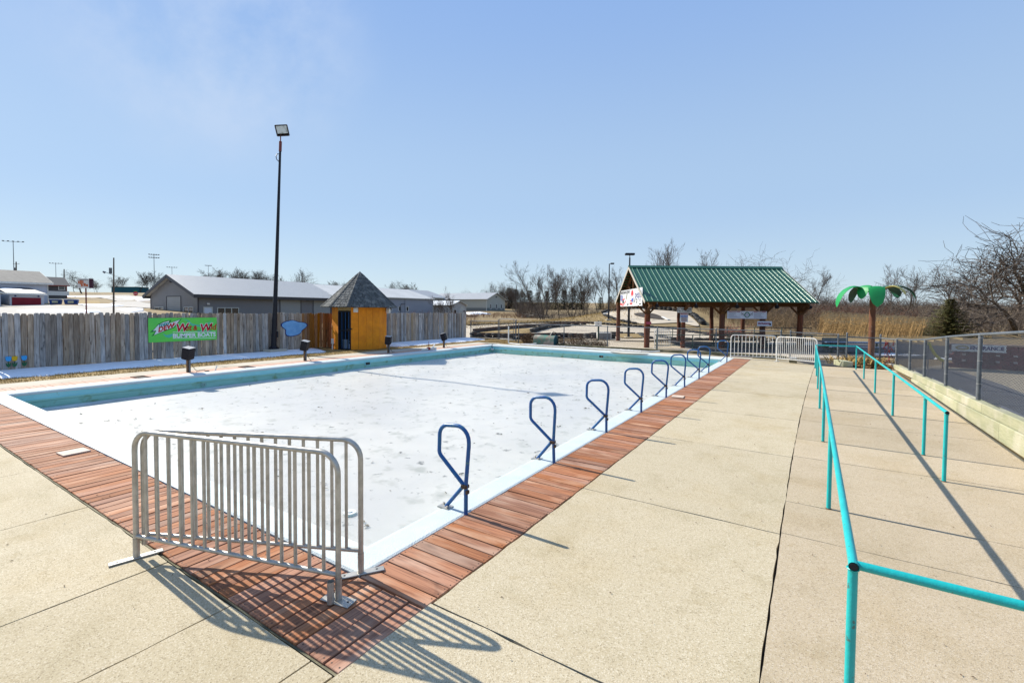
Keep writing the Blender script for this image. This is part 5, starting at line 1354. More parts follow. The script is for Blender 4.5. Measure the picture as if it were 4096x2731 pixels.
# ================================================================== KART TRACK
# raised far loop of the track on the bank
UPT = [(-23.0, 58.1), (-23.4, 60.2), (-22.3, 60.6), (-20.5, 60.2), (-18.5, 59.4), (-16.2, 58.4), (-13.1, 57.6), (-11.5, 55.2), (-9.6, 50.3), (-9.6, 48.9), (-11.1, 50.4), (-12.1, 51.0), (-13.7, 49.5), (-15.1, 48.9), (-15.9, 49.6), (-18.9, 52.1), (-21.2, 55.1)]
def drape_poly(name, pts, dz, mat_, kind='structure', step=.8):
    """fill an outline with a grid clipped to it, laid on the terrain"""
    import mathutils.geometry as mg
    P = [Vector(p) for p in pts]
    x0, x1 = min(p.x for p in P), max(p.x for p in P); y0, y1 = min(p.y for p in P), max(p.y for p in P)
    def inside(x, y):
        c = False; j = len(P) - 1
        for i in range(len(P)):
            if (P[i].y > y) != (P[j].y > y) and x < (P[j].x - P[i].x) * (y - P[i].y) / (P[j].y - P[i].y) + P[i].x: c = not c
            j = i
        return c
    vs = [p for p in P]; edges = [(i, (i + 1) % len(P)) for i in range(len(P))]
    y = y0 + step / 2
    while y < y1:
        x = x0 + step / 2
        while x < x1:
            if inside(x, y) and min((Vector((x, y)) - p).length for p in P) > step * .3: vs.append(Vector((x, y)))
            x += step
        y += step
    vv, ee, ff, *_ = mg.delaunay_2d_cdt(vs, edges, [], 1, 1e-4)
    m = MB(); m.add([(v.x, v.y, terrain(v.x, v.y) + dz) for v in vv], [tuple(f) for f in ff])
    return m.build(name, mat_, kind=kind, smooth=True)
def smooth_loop(P, n=3):
    for _ in range(n):
        Q = []
        for i in range(len(P)):
            a, b_ = P[i], P[(i + 1) % len(P)]; Q += [(a[0] * .75 + b_[0] * .25, a[1] * .75 + b_[1] * .25), (a[0] * .25 + b_[0] * .75, a[1] * .25 + b_[1] * .75)]
        P = Q
    return P
drape_poly('kart_track', [(-37.6, 46.9), (-33.4, 52.6), (-27.5, 51.2), (-21.9, 49.0), (-16.8, 46.8), (-14.5, 46.5), (-11, 45.6), (-8.6, 43.2), (-6, 40.2), (-1, 38), (2, 35.4), (-3, 33.5), (-8.3, 34.2), (-10, 31.8), (-13.7, 31.2), (-16.3, 31.4), (-17.5, 29.3), (-18.4, 27.8), (-21.6, 27.2), (-24, 29)], .045, TRACK, step=1.6)
drape_poly('kart_track_loop', smooth_loop(UPT, 2), .06, TRACK)
MULCH = mk('dark_mulch', (.06, .045, .035), (.03, .024, .02), scale=4, rough=.95, space='World', bump=.4)
drape_poly('track_island', smooth_loop([(-18.4, 55.9), (-17.4, 56.4), (-15.9, 55.8), (-14.5, 54.0), (-13.5, 52.2), (-14.5, 52.2), (-16.4, 53.2), (-17.9, 54.7)], 2), .12, MULCH)
drape_poly('track_infield', smooth_loop([(-24.7, 32.1), (-22.3, 31.0), (-20.3, 31.1), (-20.3, 34.0), (-22.5, 38.5), (-24.5, 42.1), (-25.8, 41.7), (-25.8, 37.2)], 1), .10, GRASS)
drape_poly('track_infield', smooth_loop([(-14.0, 37.7), (-13.3, 39.2), (-11.9, 39.1), (-10.5, 34.8), (-11.9, 33.0)], 1), .10, GRASS)
# white-painted edge of the loop
m = MB(); E_ = [(-22.9, 57.6), (-23.2, 60.0), (-22.2, 60.35), (-20.4, 59.95), (-18.5, 59.15), (-17.2, 58.6)]
for a, b_ in zip(E_[:-1], E_[1:]): m.bar(T(*a, .1), T(*b_, .1), .35, .06)
for a, b_ in (((-14.3, 53.6), (-13.5, 52.3)), ((-13.5, 52.3), (-13.1, 51.9))): m.bar(T(*a, .13), T(*b_, .13), .25, .08)
m.build('painted_kerb', WHITEM, label='white painted kerb on the raised far loop of the kart track', cat='kerb')

# tyre walls: every tyre its own object
m = MB(); n1, n2 = 14, 6
for i in range(n1):
    for j in range(n2):
        a, b_ = 2 * PI * i / n1, 2 * PI * j / n2; r = .22 + .1 * math.cos(b_) ; m.v.append((r * math.cos(a), r * math.sin(a), .1 + .1 * math.sin(b_)))
for i in range(n1):
    for j in range(n2): m.f.append((i * n2 + j, ((i + 1) % n1) * n2 + j, ((i + 1) % n1) * n2 + (j + 1) % n2, i * n2 + (j + 1) % n2)); m.m.append(0)
tyre_me = bpy.data.meshes.new('tyre'); tyre_me.from_pydata(m.v, [], m.f); tyre_me.materials.append(TYRE); tyre_me.polygons.foreach_set('use_smooth', [True] * len(m.f)); tyre_me.update()
rail_m = mk('tyre_wall_plank', (.12, .06, .035), (.06, .04, .03), scale=4)
def tyre_wall(label, pts, sp, up=True, layers=1, board=False):
    a0 = pts[0]; z0 = terrain(*a0); t = thing('tyre_wall', label, 'tyre wall', (*a0, z0), 0, 'tyre walls round the kart track')
    P = [Vector(p) for p in pts]; d = 0; 
    for a, b_ in zip(P[:-1], P[1:]):
        L = (b_ - a).length; ang = math.atan2((b_ - a).y, (b_ - a).x)
        while d < L:
            q = a.lerp(b_, d / L)
            for k in range(layers):
                o = link('tyre', tyre_me, t, loc=(q.x - a0[0] + random.gauss(0, .04), q.y - a0[1] + random.gauss(0, .04), terrain(q.x, q.y) - z0 + (.30 if up else .2 * k)))
                if up: o.rotation_euler = (PI / 2 + random.gauss(0, .12), random.uniform(0, 6), ang + random.gauss(0, .1)); o.location.z += .0
                else: o.rotation_euler = (random.gauss(0, .06), random.gauss(0, .06), random.uniform(0, 6))
            d += sp
        d -= L
    if board:
        m = MB()
        for a, b_ in zip(P[:-1], P[1:]):
            n = Vector((-(b_ - a).y, (b_ - a).x)).normalized() * .16
            for s in (-1, 1): m.bar((a.x - a0[0] + s * n.x, a.y - a0[1] + s * n.y, terrain(*a) - z0 + .3), (b_.x - a0[0] + s * n.x, b_.y - a0[1] + s * n.y, terrain(*b_) - z0 + .3), .05, .2)
        m.build('plank', rail_m, t)
tyre_wall('long tyre wall along the far side of the lower kart track', [(-37.2, 47.4), (-33.0, 53.1), (-27.3, 51.7), (-21.7, 49.5), (-16.6, 47.3), (-14.4, 46.9), (-10.9, 46.0), (-8.6, 43.4), (-6.2, 40.5)], .60, up=False)
tyre_wall('tyre wall along the inner bend left of the pump cover', [(-25.5, 33.2), (-26.5, 38.3), (-26.5, 42.8), (-26.0, 44.8), (-24.5, 46.4), (-23.0, 47.3), (-20.9, 47.8)], .62, up=False, board=True)
tyre_wall('double row of tyres lying flat at the hairpin behind the pump cover', [(-21.4, 36.6), (-22.4, 39.0), (-23.4, 43.0), (-23.1, 44.9), (-22.2, 46.3)], .62, up=False, layers=2)
tyre_wall('short curved tyre row round the infield by the grey cabinet', [(-15.5, 32.2), (-15.7, 34.8), (-15.6, 38.4), (-14.2, 39.5), (-12.1, 39.0), (-11.0, 36.3), (-10.2, 34.6)], .62, up=False)
tyre_wall('boarded tyre wall right behind the gate and back fence', [(-21.5, 27.9), (-20.1, 28.2), (-18.4, 28.6), (-17.3, 30.0), (-16.1, 31.9), (-13.7, 32.0), (-12.2, 33.2)], .62, up=False, layers=2, board=True)
tyre_wall('little tyre row at the kart track exit by the pavilion', [(-10.2, 37.6), (-9.4, 36.3), (-8.5, 34.8), (-6.5, 35.6), (-3.5, 37.4)], .62, up=False)
tyre_wall('tyre wall round the outside of the raised track loop', [(-23.3, 58.5), (-23.7, 60.8), (-22.2, 61.1), (-20.5, 60.7), (-18.5, 59.9), (-16.2, 58.9), (-13.0, 58.1), (-11.2, 55.4), (-9.3, 50.6)], .62, up=False, layers=2)
tyre_wall('tyre row below the raised track loop', [(-22.2, 56.2), (-20.4, 53.6), (-18.7, 51.4), (-17.1, 50.1), (-15.8, 49.0)], .62, up=False)
t = thing('kart_pole', 'short dark pole standing on the grass behind the banner', 'pole', T(-11.75, 34.6), 0)
def lamp_pole(label, x, y, h, arm, double=False):
    t = thing('track_light_pole', label, 'light pole', T(x, y), YAW)
    m = MB(); m.cyl((0, 0, -.1), (0, 0, h), .10, .055, n=8); m.build('shaft', BLACKP, t)
    m = MB(); m.box(-.3, .3, -.3, .3, -.1, .12, ch=.02); m.build('footing', CONC2, t)
    m = MB()
    if double: m.box(-.35, .35, -.15, .15, h + .18, h + .34, ch=.03); m.cyl((0, 0, h), (0, 0, h + .2), .03)
    else: m.bar((0, 0, h - .05), (arm, 0, h + .02), .05); m.box(arm - .1, arm + .3, -.14, .14, h - .06, h + .1, ch=.02)
    m.build('lamp_head', BLACKM, t); return t
bpy.data.objects.remove(t)
lamp_pole('thin black light pole on the bank left of the green roof', -20.1, 52.0, 6.6, .25)
lamp_pole('dark light pole rising behind the left end of the green roof', -11.75, 34.6, 6.15, 0, True)
m = MB(); random.seed(11)
for k in range(34):
    a = Vector((random.gauss(0, 1.6), random.gauss(0, 1.0), random.uniform(.05, .7))); d = Vector((random.uniform(-1, 1), random.uniform(-.5, .5), random.uniform(-.15, .15))).normalized() * random.uniform(.6, 1.6)
    m.bar(a - d, a + d, random.uniform(.08, .22), random.uniform(.04, .1))
m.build('log_pile', mk('bleached_wood', (.30, .27, .23), (.13, .11, .09), scale=1.2), label='pile of bleached broken boards at the edge of the field under the bare trees', cat='wood pile', loc=T(-46, 79.5), rotz=YAW)

# ================================================================== BUILDINGS
def wave_mat(name, c1, c2, scale, axis, rough=.6, spec=.4):
    """ribbed sheet-metal cladding seen from afar"""
    m = bpy.data.materials.new(name); m.use_nodes = True; N, L = m.node_tree.nodes, m.node_tree.links; b = N['Principled BSDF']
    b.inputs['Roughness'].default_value = rough; b.inputs['Specular IOR Level'].default_value = spec
    t = N.new('ShaderNodeTexCoord'); w = N.new('ShaderNodeTexWave'); w.bands_direction = axis; w.inputs['Scale'].default_value = scale; L.new(t.outputs['Object'], w.inputs['Vector'])
    n = N.new('ShaderNodeTexNoise'); n.inputs['Scale'].default_value = .6; n.inputs['Detail'].default_value = 5; L.new(t.outputs['Object'], n.inputs['Vector'])
    x = N.new('ShaderNodeMixRGB'); x.inputs['Color1'].default_value = (*c1, 1); x.inputs['Color2'].default_value = (*c2, 1)
    mt = N.new('ShaderNodeMath'); mt.operation = 'MULTIPLY'; L.new(w.outputs['Fac'], mt.inputs[0]); L.new(n.outputs['Fac'], mt.inputs[1]); L.new(mt.outputs[0], x.inputs['Fac'])
    L.new(x.outputs[0], b.inputs['Base Color'])
    bp = N.new('ShaderNodeBump'); bp.inputs['Strength'].default_value = .4; bp.inputs['Distance'].default_value = .03; L.new(w.outputs['Fac'], bp.inputs['Height']); L.new(bp.outputs[0], b.inputs['Normal'])
    return m
TRIMD = mk('charcoal_trim', (.045, .043, .05), rough=.5); TRIMW = mk('cream_trim', (.55, .54, .48)); DOORW = mk('white_door', (.62, .65, .72), rough=.5)
ROOFW = wave_mat('pale_metal_roof', (.47, .455, .425), (.37, .36, .335), 3.5, 'Y', .38, .6); ROOFG = wave_mat('grey_metal_roof', (.36, .37, .38), (.28, .29, .30), 3.5, 'Y', .5, .5)
GDOOR = wave_mat('pale_garage_door', (.30, .30, .29), (.24, .24, .235), 1.2, 'Z', .6)
def hall(name, label, loc, rotz, L, Wd, ze, zr, wallm, roofm, trim, gable='y0', oh=.5, fascia=.3, wains=None, cat='building'):
    """metal hall: long wall on x=0 facing +X, running along +Y; width towards -X; root at (x=0,y=0)"""
    t = thing(name, label, cat, loc, rotz)
    m = MB(); h = -2.0
    m.add([(0, 0, h), (0, L, h), (0, L, ze), (0, 0, ze)], [(0, 1, 2, 3)]); m.add([(-Wd, 0, h), (-Wd, L, h), (-Wd, L, ze), (-Wd, 0, ze)], [(3, 2, 1, 0)])
    for y, fl in ((0, 0), (L, 1)):
        f = (0, 1, 2, 3, 4); m.add([(-Wd, y, h), (0, y, h), (0, y, ze), (-Wd / 2, y, zr - .08), (-Wd, y, ze)], [f if not fl else f[::-1]])
    m.build('wall', wallm, t)
    s = (zr - ze) / (Wd / 2)
    m = MB(); e = oh
    for sg in (1, -1):
        xe = e if sg > 0 else -Wd - e; zz = ze - s * e + .1
        P = [(xe, -e, zz), (xe, L + e, zz), (-Wd / 2, L + e, zr + .1), (-Wd / 2, -e, zr + .1)]
        Q = [(x, y, z - .1) for x, y, z in P]
        m.add(P + Q, [(0, 1, 2, 3) if sg > 0 else (3, 2, 1, 0), (7, 6, 5, 4) if sg > 0 else (4, 5, 6, 7), (0, 4, 5, 1), (1, 5, 6, 2), (3, 7, 4, 0)])
    m.build('roof', roofm, t)
    if fascia:
        m = MB()
        for xe in (e, -Wd - e): m.box(xe - .03, xe + .03, -e, L + e, ze - s * e + .08 - fascia, ze - s * e + .085)
        for y in (-e, L + e):
            for xe in (e, -Wd - e): m.bar((xe, y, ze - s * e - fascia * .5 + .08), (-Wd / 2, y, zr - fascia * .5 + .08), .06, fascia)
        m.build('fascia', trim, t)
    m = MB()
    for (x, y) in ((0, 0), (0, L), (-Wd, 0), (-Wd, L)): m.box(x - .07, x + .07, y - .07, y + .07, h, ze - .12)
    m.build('corner_trim', trim, t)
    if wains is not None:
        m = MB(); m.box(.0, .04, .08, L - .08, h, wains[0]); m.box(-Wd + .08, -.08, L, L + .04, h, wains[0]); m.build('wainscot', wains[1], t)
    return t
def opening(t, side, a, b_, z0, z1, kind_, trim, face, L=0, panes=1):
    """window or door on a hall wall: side 'x' long wall, 'g0' front gable, 'g1' far gable"""
    if side == 'x': f = lambda u, z, o: (o, u, z)
    elif side == 'g0': f = lambda u, z, o: (u, -o, z)
    else: f = lambda u, z, o: (u, L + o, z)
    w = .09; m = MB()
    for (u0, u1, v0, v1) in ((a - w, b_ + w, z1, z1 + w), (a - w, b_ + w, z0 - w, z0), (a - w, a, z0, z1), (b_, b_ + w, z0, z1)):
        P = [f(u, v, o) for o in (.0, .07) for u, v in ((u0, v0), (u1, v0), (u1, v1), (u0, v1))]
        m.add(P, [(0, 1, 2, 3), (7, 6, 5, 4), (0, 4, 5, 1), (1, 5, 6, 2), (2, 6, 7, 3), (3, 7, 4, 0)])
    fr_ = m.build(kind_, trim, t)
    for k in range(panes):
        u0 = a + (b_ - a) * k / panes + (.05 if k else 0); u1 = a + (b_ - a) * (k + 1) / panes - (.05 if k < panes - 1 else 0)
        m = MB(); m.add([f(u, v, .02) for u, v in ((u0, z0), (u1, z0), (u1, z1), (u0, z1))], [(0, 1, 2, 3)]); m.build('pane' if kind_ == 'window' else 'leaf', face, fr_)
    if panes > 1:
        m = MB()
        for k in range(1, panes):
            u = a + (b_ - a) * k / panes
            P = [f(uu, v, o) for o in (.0, .06) for uu, v in ((u - .05, z0), (u + .05, z0), (u + .05, z1), (u - .05, z1))]; m.add(P, [(0, 1, 2, 3), (7, 6, 5, 4), (0, 4, 5, 1), (1, 5, 6, 2), (2, 6, 7, 3), (3, 7, 4, 0)])
        m.build('mullion', trim, fr_)
    return fr_
WALLB1 = wave_mat('grey_steel_cladding', (.21, .205, .205), (.15, .145, .15), 4.0, 'X', .6)
WALLB1b = wave_mat('grey_steel_cladding_long', (.21, .205, .21), (.15, .145, .155), 4.0, 'Y', .6)
b1 = hall('workshop', 'long grey steel workshop with white roof and dark fascia behind the picket fence', (-65, 27.6, 0), 0, 19.4, 14.2, 3.95, 6.42, WALLB1b, ROOFW, TRIMD, oh=.75, fascia=.42)
m = MB(); m.add([(-14.13, -.012, -1), (-.07, -.012, -1), (-.07, -.012, 3.9), (-7.1, -.012, 6.2), (-14.13, -.012, 3.9)], [(0, 1, 2, 3, 4)]); m.build('gable_cladding', WALLB1, b1)
opening(b1, 'g0', -8.95, -4.75, -.5, 3.58, 'garage_door', TRIMD, GDOOR)
opening(b1, 'g0', -12.8, -10.1, .9, 2.12, 'window', TRIMW, GLASS, panes=2); opening(b1, 'g0', -3.8, -1.3, .9, 2.12, 'window', TRIMW, GLASS, panes=2)
opening(b1, 'x', .68, 1.58, .0, 2.14, 'door', TRIMW, DOORW); opening(b1, 'x', 2.3, 4.85, .9, 2.08, 'window', TRIMW, GLASS, panes=3)
opening(b1, 'x', 10.75, 13.95, -.5, 3.55, 'garage_door', TRIMD, GDOOR); opening(b1, 'x', 16.1, 19.1, -.5, 3.45, 'garage_door', TRIMD, GDOOR)
m = MB(); m.box(.0, .18, 1.0, 1.3, 2.5, 2.72, ch=.03); m.build('wall_lamp', PVC, b1)
m = MB(); m.box(.0, .18, 14.9, 15.2, 3.3, 3.5, ch=.03); m.box(-7.3, -6.5, -.3, 0, 5.45, 5.75, ch=.03); m.build('flood_lamp', BLACKM, b1)
WALLB2 = wave_mat('blue_grey_cladding', (.30, .32, .37), (.24, .26, .31), 3.0, 'Y', .6)
b2 = hall('warehouse', 'blue-grey metal hall with white roof right of the orange hut', (-65.8, 47.6, 0), 0, 24.0, 15, 4.3, 6.25, WALLB2, mk('snow_white_roof', (.58, .565, .53), (.50, .49, .46), scale=.4, rough=.45), TRIMW, oh=.3, fascia=.14)
for (a, b_) in ((12.3, 12.75), (14.55, 14.95), (16.5, 17.0)): opening(b2, 'x', a, b_, 1.85, 2.62, 'window', WHITEM, GLASS)
m = MB(); m.tube([(.15, 14.9, 1.3), (.15, 14.9, 2.9), (.15, 15.1, 3.15), (.15, 16.1, 3.2)], .06, 6); m.cyl((.1, 16.05, 1.3), (.1, 16.05, 4.2), .025, n=5); m.build('vent_pipe', GALVD, b2)
WALLB4 = wave_mat('cream_cladding', (.40, .38, .32), (.34, .32, .27), 2.5, 'Y', .7)
b4 = hall('barn', 'long cream barn with grey roof behind the blue-grey hall', (-88, 62, .6), 0, 39.5, 15, 4.85, 7.0, WALLB4, ROOFG, TRIMW, oh=.3, fascia=.12)
def rotframe(a): v = RT * math.cos(a) + FW * math.sin(a); return math.atan2(v.y, v.x)
lw = (-RT * math.cos(.52) + FW * math.sin(.52)); gw = (RT * .5 + FW * .866)
rz = math.atan2(-gw.y, -gw.x)
cb3 = Vector((-73.4, 100.9, 0)); root = cb3 + lw * 19
WALLB3 = wave_mat('pale_cream_cladding', (.42, .42, .37), (.36, .36, .31), 2.5, 'Y', .7); WAINS = mk('grey_wainscot', (.19, .20, .19), (.16, .17, .16), scale=1)
b3 = hall('storage_barn', 'pale two-tone barn with grey lower band and gable end facing the field', (root.x, root.y, 1.7), rz, 19, 9.4, 3.4, 5.15, WALLB3, ROOFG, TRIMW, oh=.4, fascia=.12, wains=(1.0, WAINS))
for u in (-7.6, -5.0, -2.0): opening(b3, 'g1', u - .28, u + .28, .75, 2.0, 'window', WHITEM, GLASS, L=19)
m = MB(); m.box(-5.0, -4.6, 19, 19.2, 3.9, 4.2, ch=.05); m.build('gable_lamp', BLACKM, b3)
cs = Vector((-62.0, 73.0, 0)); root = cs + lw * 6.5
bs = hall('shed', 'small white shed with pale roof in front of the cream barn', (root.x, root.y, .75), rz, 6.5, 5.0, 2.35, 3.2, mk('white_shed_wall', (.50, .49, .47), (.42, .41, .40), scale=1.2), mk('white_shed_roof', (.66, .68, .70), rough=.5), TRIMW, oh=.35, fascia=.1)
opening(bs, 'g1', -1.6, -.8, .5, 1.35, 'window', WHITEM, GLASS, L=6.5); opening(bs, 'g1', -4.6, -4.1, .9, 1.3, 'window', WHITEM, GLASS, L=6.5)
m = MB(); m.add([(-3.6 + 1.0 * math.cos(a) * 1, 6.52, .2 + 1.9 * max(0, math.sin(a))) for a in [PI * k / 10 for k in range(11)]], [tuple(range(10, -1, -1))]); m.build('arched_door', TRIMW, bs)
# white building with red garage doors at the far left
b0 = hall('white_building', 'large white building with grey shingle roof at the left edge', (-112, -12, 0), 0, 36.0, 15, 6.25, 8.4, mk('white_siding', (.56, .59, .68), (.50, .53, .62), scale=.5), mk('brown_grey_roof', (.20, .19, .17), (.15, .14, .13), scale=1.5, rough=.9), WHITEM, oh=.6, fascia=.3)
REDD = mk('red_garage_door', (.26, .012, .025), (.21, .01, .02), scale=1)
t = thing('garage_block', 'low white garage block with a red door in front of the white building', 'garage', (-112, 17.8, 0), 0)
m = MB(); m.box(.02, 7, .4, 4.25, 0, 4.2); m.build('wall', mk('white_garage_wall', (.60, .61, .64)), t)
m = MB(); m.add([(7.4, 0, 4.15), (7.4, 4.55, 4.15), (.05, 4.0, 5.25), (.05, 0, 5.25), (7.4, 0, 4.0), (7.4, 4.55, 4.0), (.05, 4.0, 5.1), (.05, 0, 5.1)], [(0, 1, 2, 3), (0, 4, 5, 1), (1, 5, 6, 2), (7, 6, 5, 4)]); m.build('roof', mk('dark_slate_roof', (.03, .04, .06), rough=.6), t)
m = MB(); m.box(7.0, 7.06, .62, 3.87, 1.0, 3.5); m.build('garage_door', REDD, t)
m = MB(); m.box(7.38, 7.44, 0, 4.55, 3.92, 4.2); m.build('fascia', WHITEM, t)
snow_patch([(-111, 18.2), (-107, 18.0), (-106.5, 20.2), (-108.5, 21.0), (-110.5, 20.0)], lambda x, y: 4.15 + (-104.6 - x) / 7.35 * 1.1, .05).build('snow', SNOW, smooth=True, kind='stuff', label='melting snow patch on the dark garage roof')
for y in (1.0, 3.6): m = MB(); m.cyl((7.02, y, 3.75), (7.1, y, 3.75), .12, n=10); m.build('wall_star', NAVY, t)
t = thing('garage_block', 'white gabled garage with red door cut by the left edge', 'garage', (-103, 11.0, 0), 0)
m = MB(); m.box(-8.8, 0, 0, 5.9, 0, 4.1); m.build('wall', mk('white_garage_wall_b', (.60, .61, .64)), t); m = MB(); m.box(.0, .06, .6, 5.5, 1.0, 3.5); m.build('garage_door', REDD, t)
m = MB(); m.add([(.4, -.3, 5.9), (.4, 6.4, 4.15), (-8.8, 6.4, 4.15), (-8.8, -.3, 5.9), (.4, -.3, 5.7), (.4, 6.4, 3.95), (-8.8, 6.4, 3.95), (-8.8, -.3, 5.7)], [(3, 2, 1, 0), (4, 5, 6, 7), (0, 1, 5, 4), (1, 2, 6, 5)]); m.build('roof', WHITEM, t)
# house, dark sided, beyond
hr_ = hall('house', 'dark gabled house with red roof edge behind the white building', (-152, 30.3, 3.2), 0, 5.6, 7, 4.2, 6.0, mk('dark_siding', (.10, .09, .09), (.07, .065, .065), scale=1), mk('dark_shingles', (.12, .115, .11), rough=.9), mk('red_trim', (.25, .05, .04)), oh=.5, fascia=.2)
opening(hr_, 'x', .8, 1.8, 3.0, 3.9, 'window', WHITEM, GLASS); opening(hr_, 'x', 4.2, 5.2, 3.0, 3.9, 'window', WHITEM, GLASS)
m = MB(); m.box(.0, .1, 1.5, 6.0, 1.6, 2.6); m.build('pale_awning', WHITEM, hr_)
t = thing('teal_building', 'long low dark teal building on the rise beyond the utility pole', 'building', (-273, 85, 8.0), YAW)
m = MB(); m.box(-6.5, 6.5, 0, 6, -2, 3.6); m.build('wall', mk('dark_teal_wall', (.012, .10, .13), (.01, .085, .11), scale=.3), t); m = MB(); m.box(-6.7, 6.7, -.2, 6.2, 3.6, 3.75); m.build('roof', mk('brown_edge', (.10, .06, .04)), t)

# parking lot, road, snow and dry verge beyond the picket fence
drape_poly('parking_lot', [(-106, 8), (-74, 8), (-60, 15), (-62, 22), (-84, 27.2), (-92, 26.5), (-101, 23), (-106, 22)], .03, LOT, step=5)
drape_poly('road', [(-93, 27.4), (-82, 27.6), (-82, 42), (-110, 44), (-150, 52), (-190, 60), (-190, 48), (-150, 42), (-120, 36), (-104, 30)], .04, LOT, step=6)
drape_poly('verge', [(-132.5, 32.1), (-104.1, 26.2), (-98.6, 27.4), (-110, 30.5), (-121.9, 33.6)], .09, GRASS, step=4)
drape_poly('verge', [(-131.9, 42.3), (-122.9, 45.1), (-96.9, 36.9), (-98, 35), (-106.2, 36)], .09, mk('bare_brown_earth', (.15, .105, .07), (.10, .07, .05), scale=.8, space='World'), step=4)
for k, (P, lab) in enumerate((([(-83.5, 15), (-84, 17.5), (-81, 20), (-76, 20.9), (-72.5, 20.2), (-73.5, 17.5), (-76, 15.5)], 'wide low snow bank along the near edge of the parking lot'),
                              ([(-195, 41.5), (-173, 43.5), (-160, 46.5), (-159, 42), (-176, 38.7)], 'snow strip along the far road on the left'),
                              ([(-159, 47.8), (-136, 49.4), (-126, 46.4), (-130, 44.2), (-145, 44)], 'snow strip below the teal building'),
                              ([(-104, 25.6), (-100, 27.4), (-95, 28.8), (-90.5, 27.6), (-90, 25.2), (-96, 25)], 'snow heap on the verge right of the blue dumpsters'),
                              ([(-123, 39.9), (-125, 42.3), (-119.5, 41.6), (-116.5, 39)], 'small snow patch on the bare earth by the road'),
                              ([(-82.5, 26), (-79, 26.2), (-71, 24), (-69.5, 22), (-78, 23.6)], 'snow patch left of the grey workshop'),
                              ([(-69.4, 86), (-68.6, 92), (-60.5, 84.5), (-62.5, 80.5)], 'snow drift on the rubble beyond the end of the picket fence'))):
    snow_patch(P, terrain, .16 if k != 6 else .3, rag=.5).build('snow', SNOW, smooth=True, kind='stuff', label=lab)
# blue dumpsters
DUMPB = mk('dumpster_blue', (.012, .05, .20), (.01, .04, .16), scale=1.5)
for (x, y, rz_, lab, w) in ((-103.5, 23.1, 1.2, 'blue dumpster with open pale lids against the white building', .62), (-101.0, 24.4, 1.2, 'blue dumpster with white lettering panel nearer the sign pole', .72)):
    t = thing('dumpster', lab, 'dumpster', T(x, y), rz_, 'blue dumpsters')
    m = MB(); m.add([(-1.0 * w, -.6, .1), (1.0 * w, -.6, .1), (1.0 * w, .6, .1), (-1.0 * w, .6, .1), (-1.15 * w, -.75, .85), (1.15 * w, -.75, .85), (1.15 * w, .75, .85), (-1.15 * w, .75, .85)], [(3, 2, 1, 0), (4, 5, 6, 7), (0, 1, 5, 4), (1, 2, 6, 5), (2, 3, 7, 6), (3, 0, 4, 7)]); m.build('body', DUMPB, t)
    m = MB(); m.box(-1.2 * w, 1.2 * w, -.8, .8, .86, .98, ch=.03); m.build('lid', WHITEM, t)
    m = MB(); m.box(-.35, .35, -.73, -.66, .35, .65); m.build('panel', mk('faded_label', (.5, .47, .3)), t)
# pole sign, utility poles, stadium lights
t = thing('pole_sign', 'white box sign with orange marks on a dark red pole beyond the fence', 'sign', T(-65.5, 17.0, 0), .98)
m = MB(); m.cyl((0, 0, -.2), (0, 0, 3.0), .11, n=8); m.build('pole', MARO, t); z0 = 3.02 - .05
t.scale = (.62, .62, 1.0); m = MB(); m.box(-1.0, .55, -.28, .28, z0, z0 + 1.0); m.build('cabinet', WHITEM, t)
m = MB(); m.box(.55, .98, -.3, .3, z0, z0 + 1.02); m.build('cabinet_side', mk('dark_navy_red', (.06, .015, .03)), t)
OR = mk('orange_print', (.55, .12, .03))
for (a, b_, c, d_) in ((-.9, -.72, .45, .75), (-.66, -.42, .4, .82), (-.36, -.2, .45, .8), (-.55, -.3, .18, .42), (-.2, .1, .2, .5), (.14, .4, .18, .4)): decal(t, 'mark', rect(a, b_, z0 + c, z0 + d_), OR, -.30)
for (s_) in range(3): decal(t, 'small_print', rect(-.8, .4, z0 + .88 - .02 * s_, z0 + .89 - .02 * s_), BLACK, -.30)
def upole(label, x, y, h, arm=True, lamp=False, tr=False, r=.10, z=None, group=None):
    t = thing('utility_pole', label, 'utility pole', T(x, y) if z is None else (x, y, z), .9, group)
    m = MB(); m.cyl((0, 0, -.5), (.02 * h, 0, h), r, r * .6, n=7); m.build('shaft', BARK, t)
    if arm: m = MB(); m.bar((.02 * h - .8, 0, h - .7), (.02 * h + .8, 0, h - .7), .09); m.cyl((.02 * h + .7, 0, h - .65), (.02 * h + .7, 0, h - .4), .04, n=5); m.build('crossarm', BARK, t)
    if lamp: m = MB(); m.bar((0, 0, h * .70), (-.6, -.2, h * .74), .05); m.cyl((-.6, -.2, h * .73), (-.8, -.25, h * .75), .13, .08, n=8); m.build('lamp', GALVD, t)
    if tr: m = MB(); m.cyl((-.2, 0, h * .72), (-.2, 0, h * .82), .15, n=8); m.build('transformer', GALVD, t)
    return t
upole('leaning utility pole with lamp and transformer left of the grey workshop', -66.5, 19.6, 6.4, lamp=True, tr=True, arm=False)
upole('thin utility pole far off between the dark house and the sign', -176, 41, 7.6, r=.2, arm=False)
upole('far utility pole with a transformer behind the white building', -216, 38.9, 10.5, r=.25, tr=True)
upole('pale utility pole with a white box at the right end of the two-tone barn', -69.0, 108.5, 7.2, r=.16, arm=False)
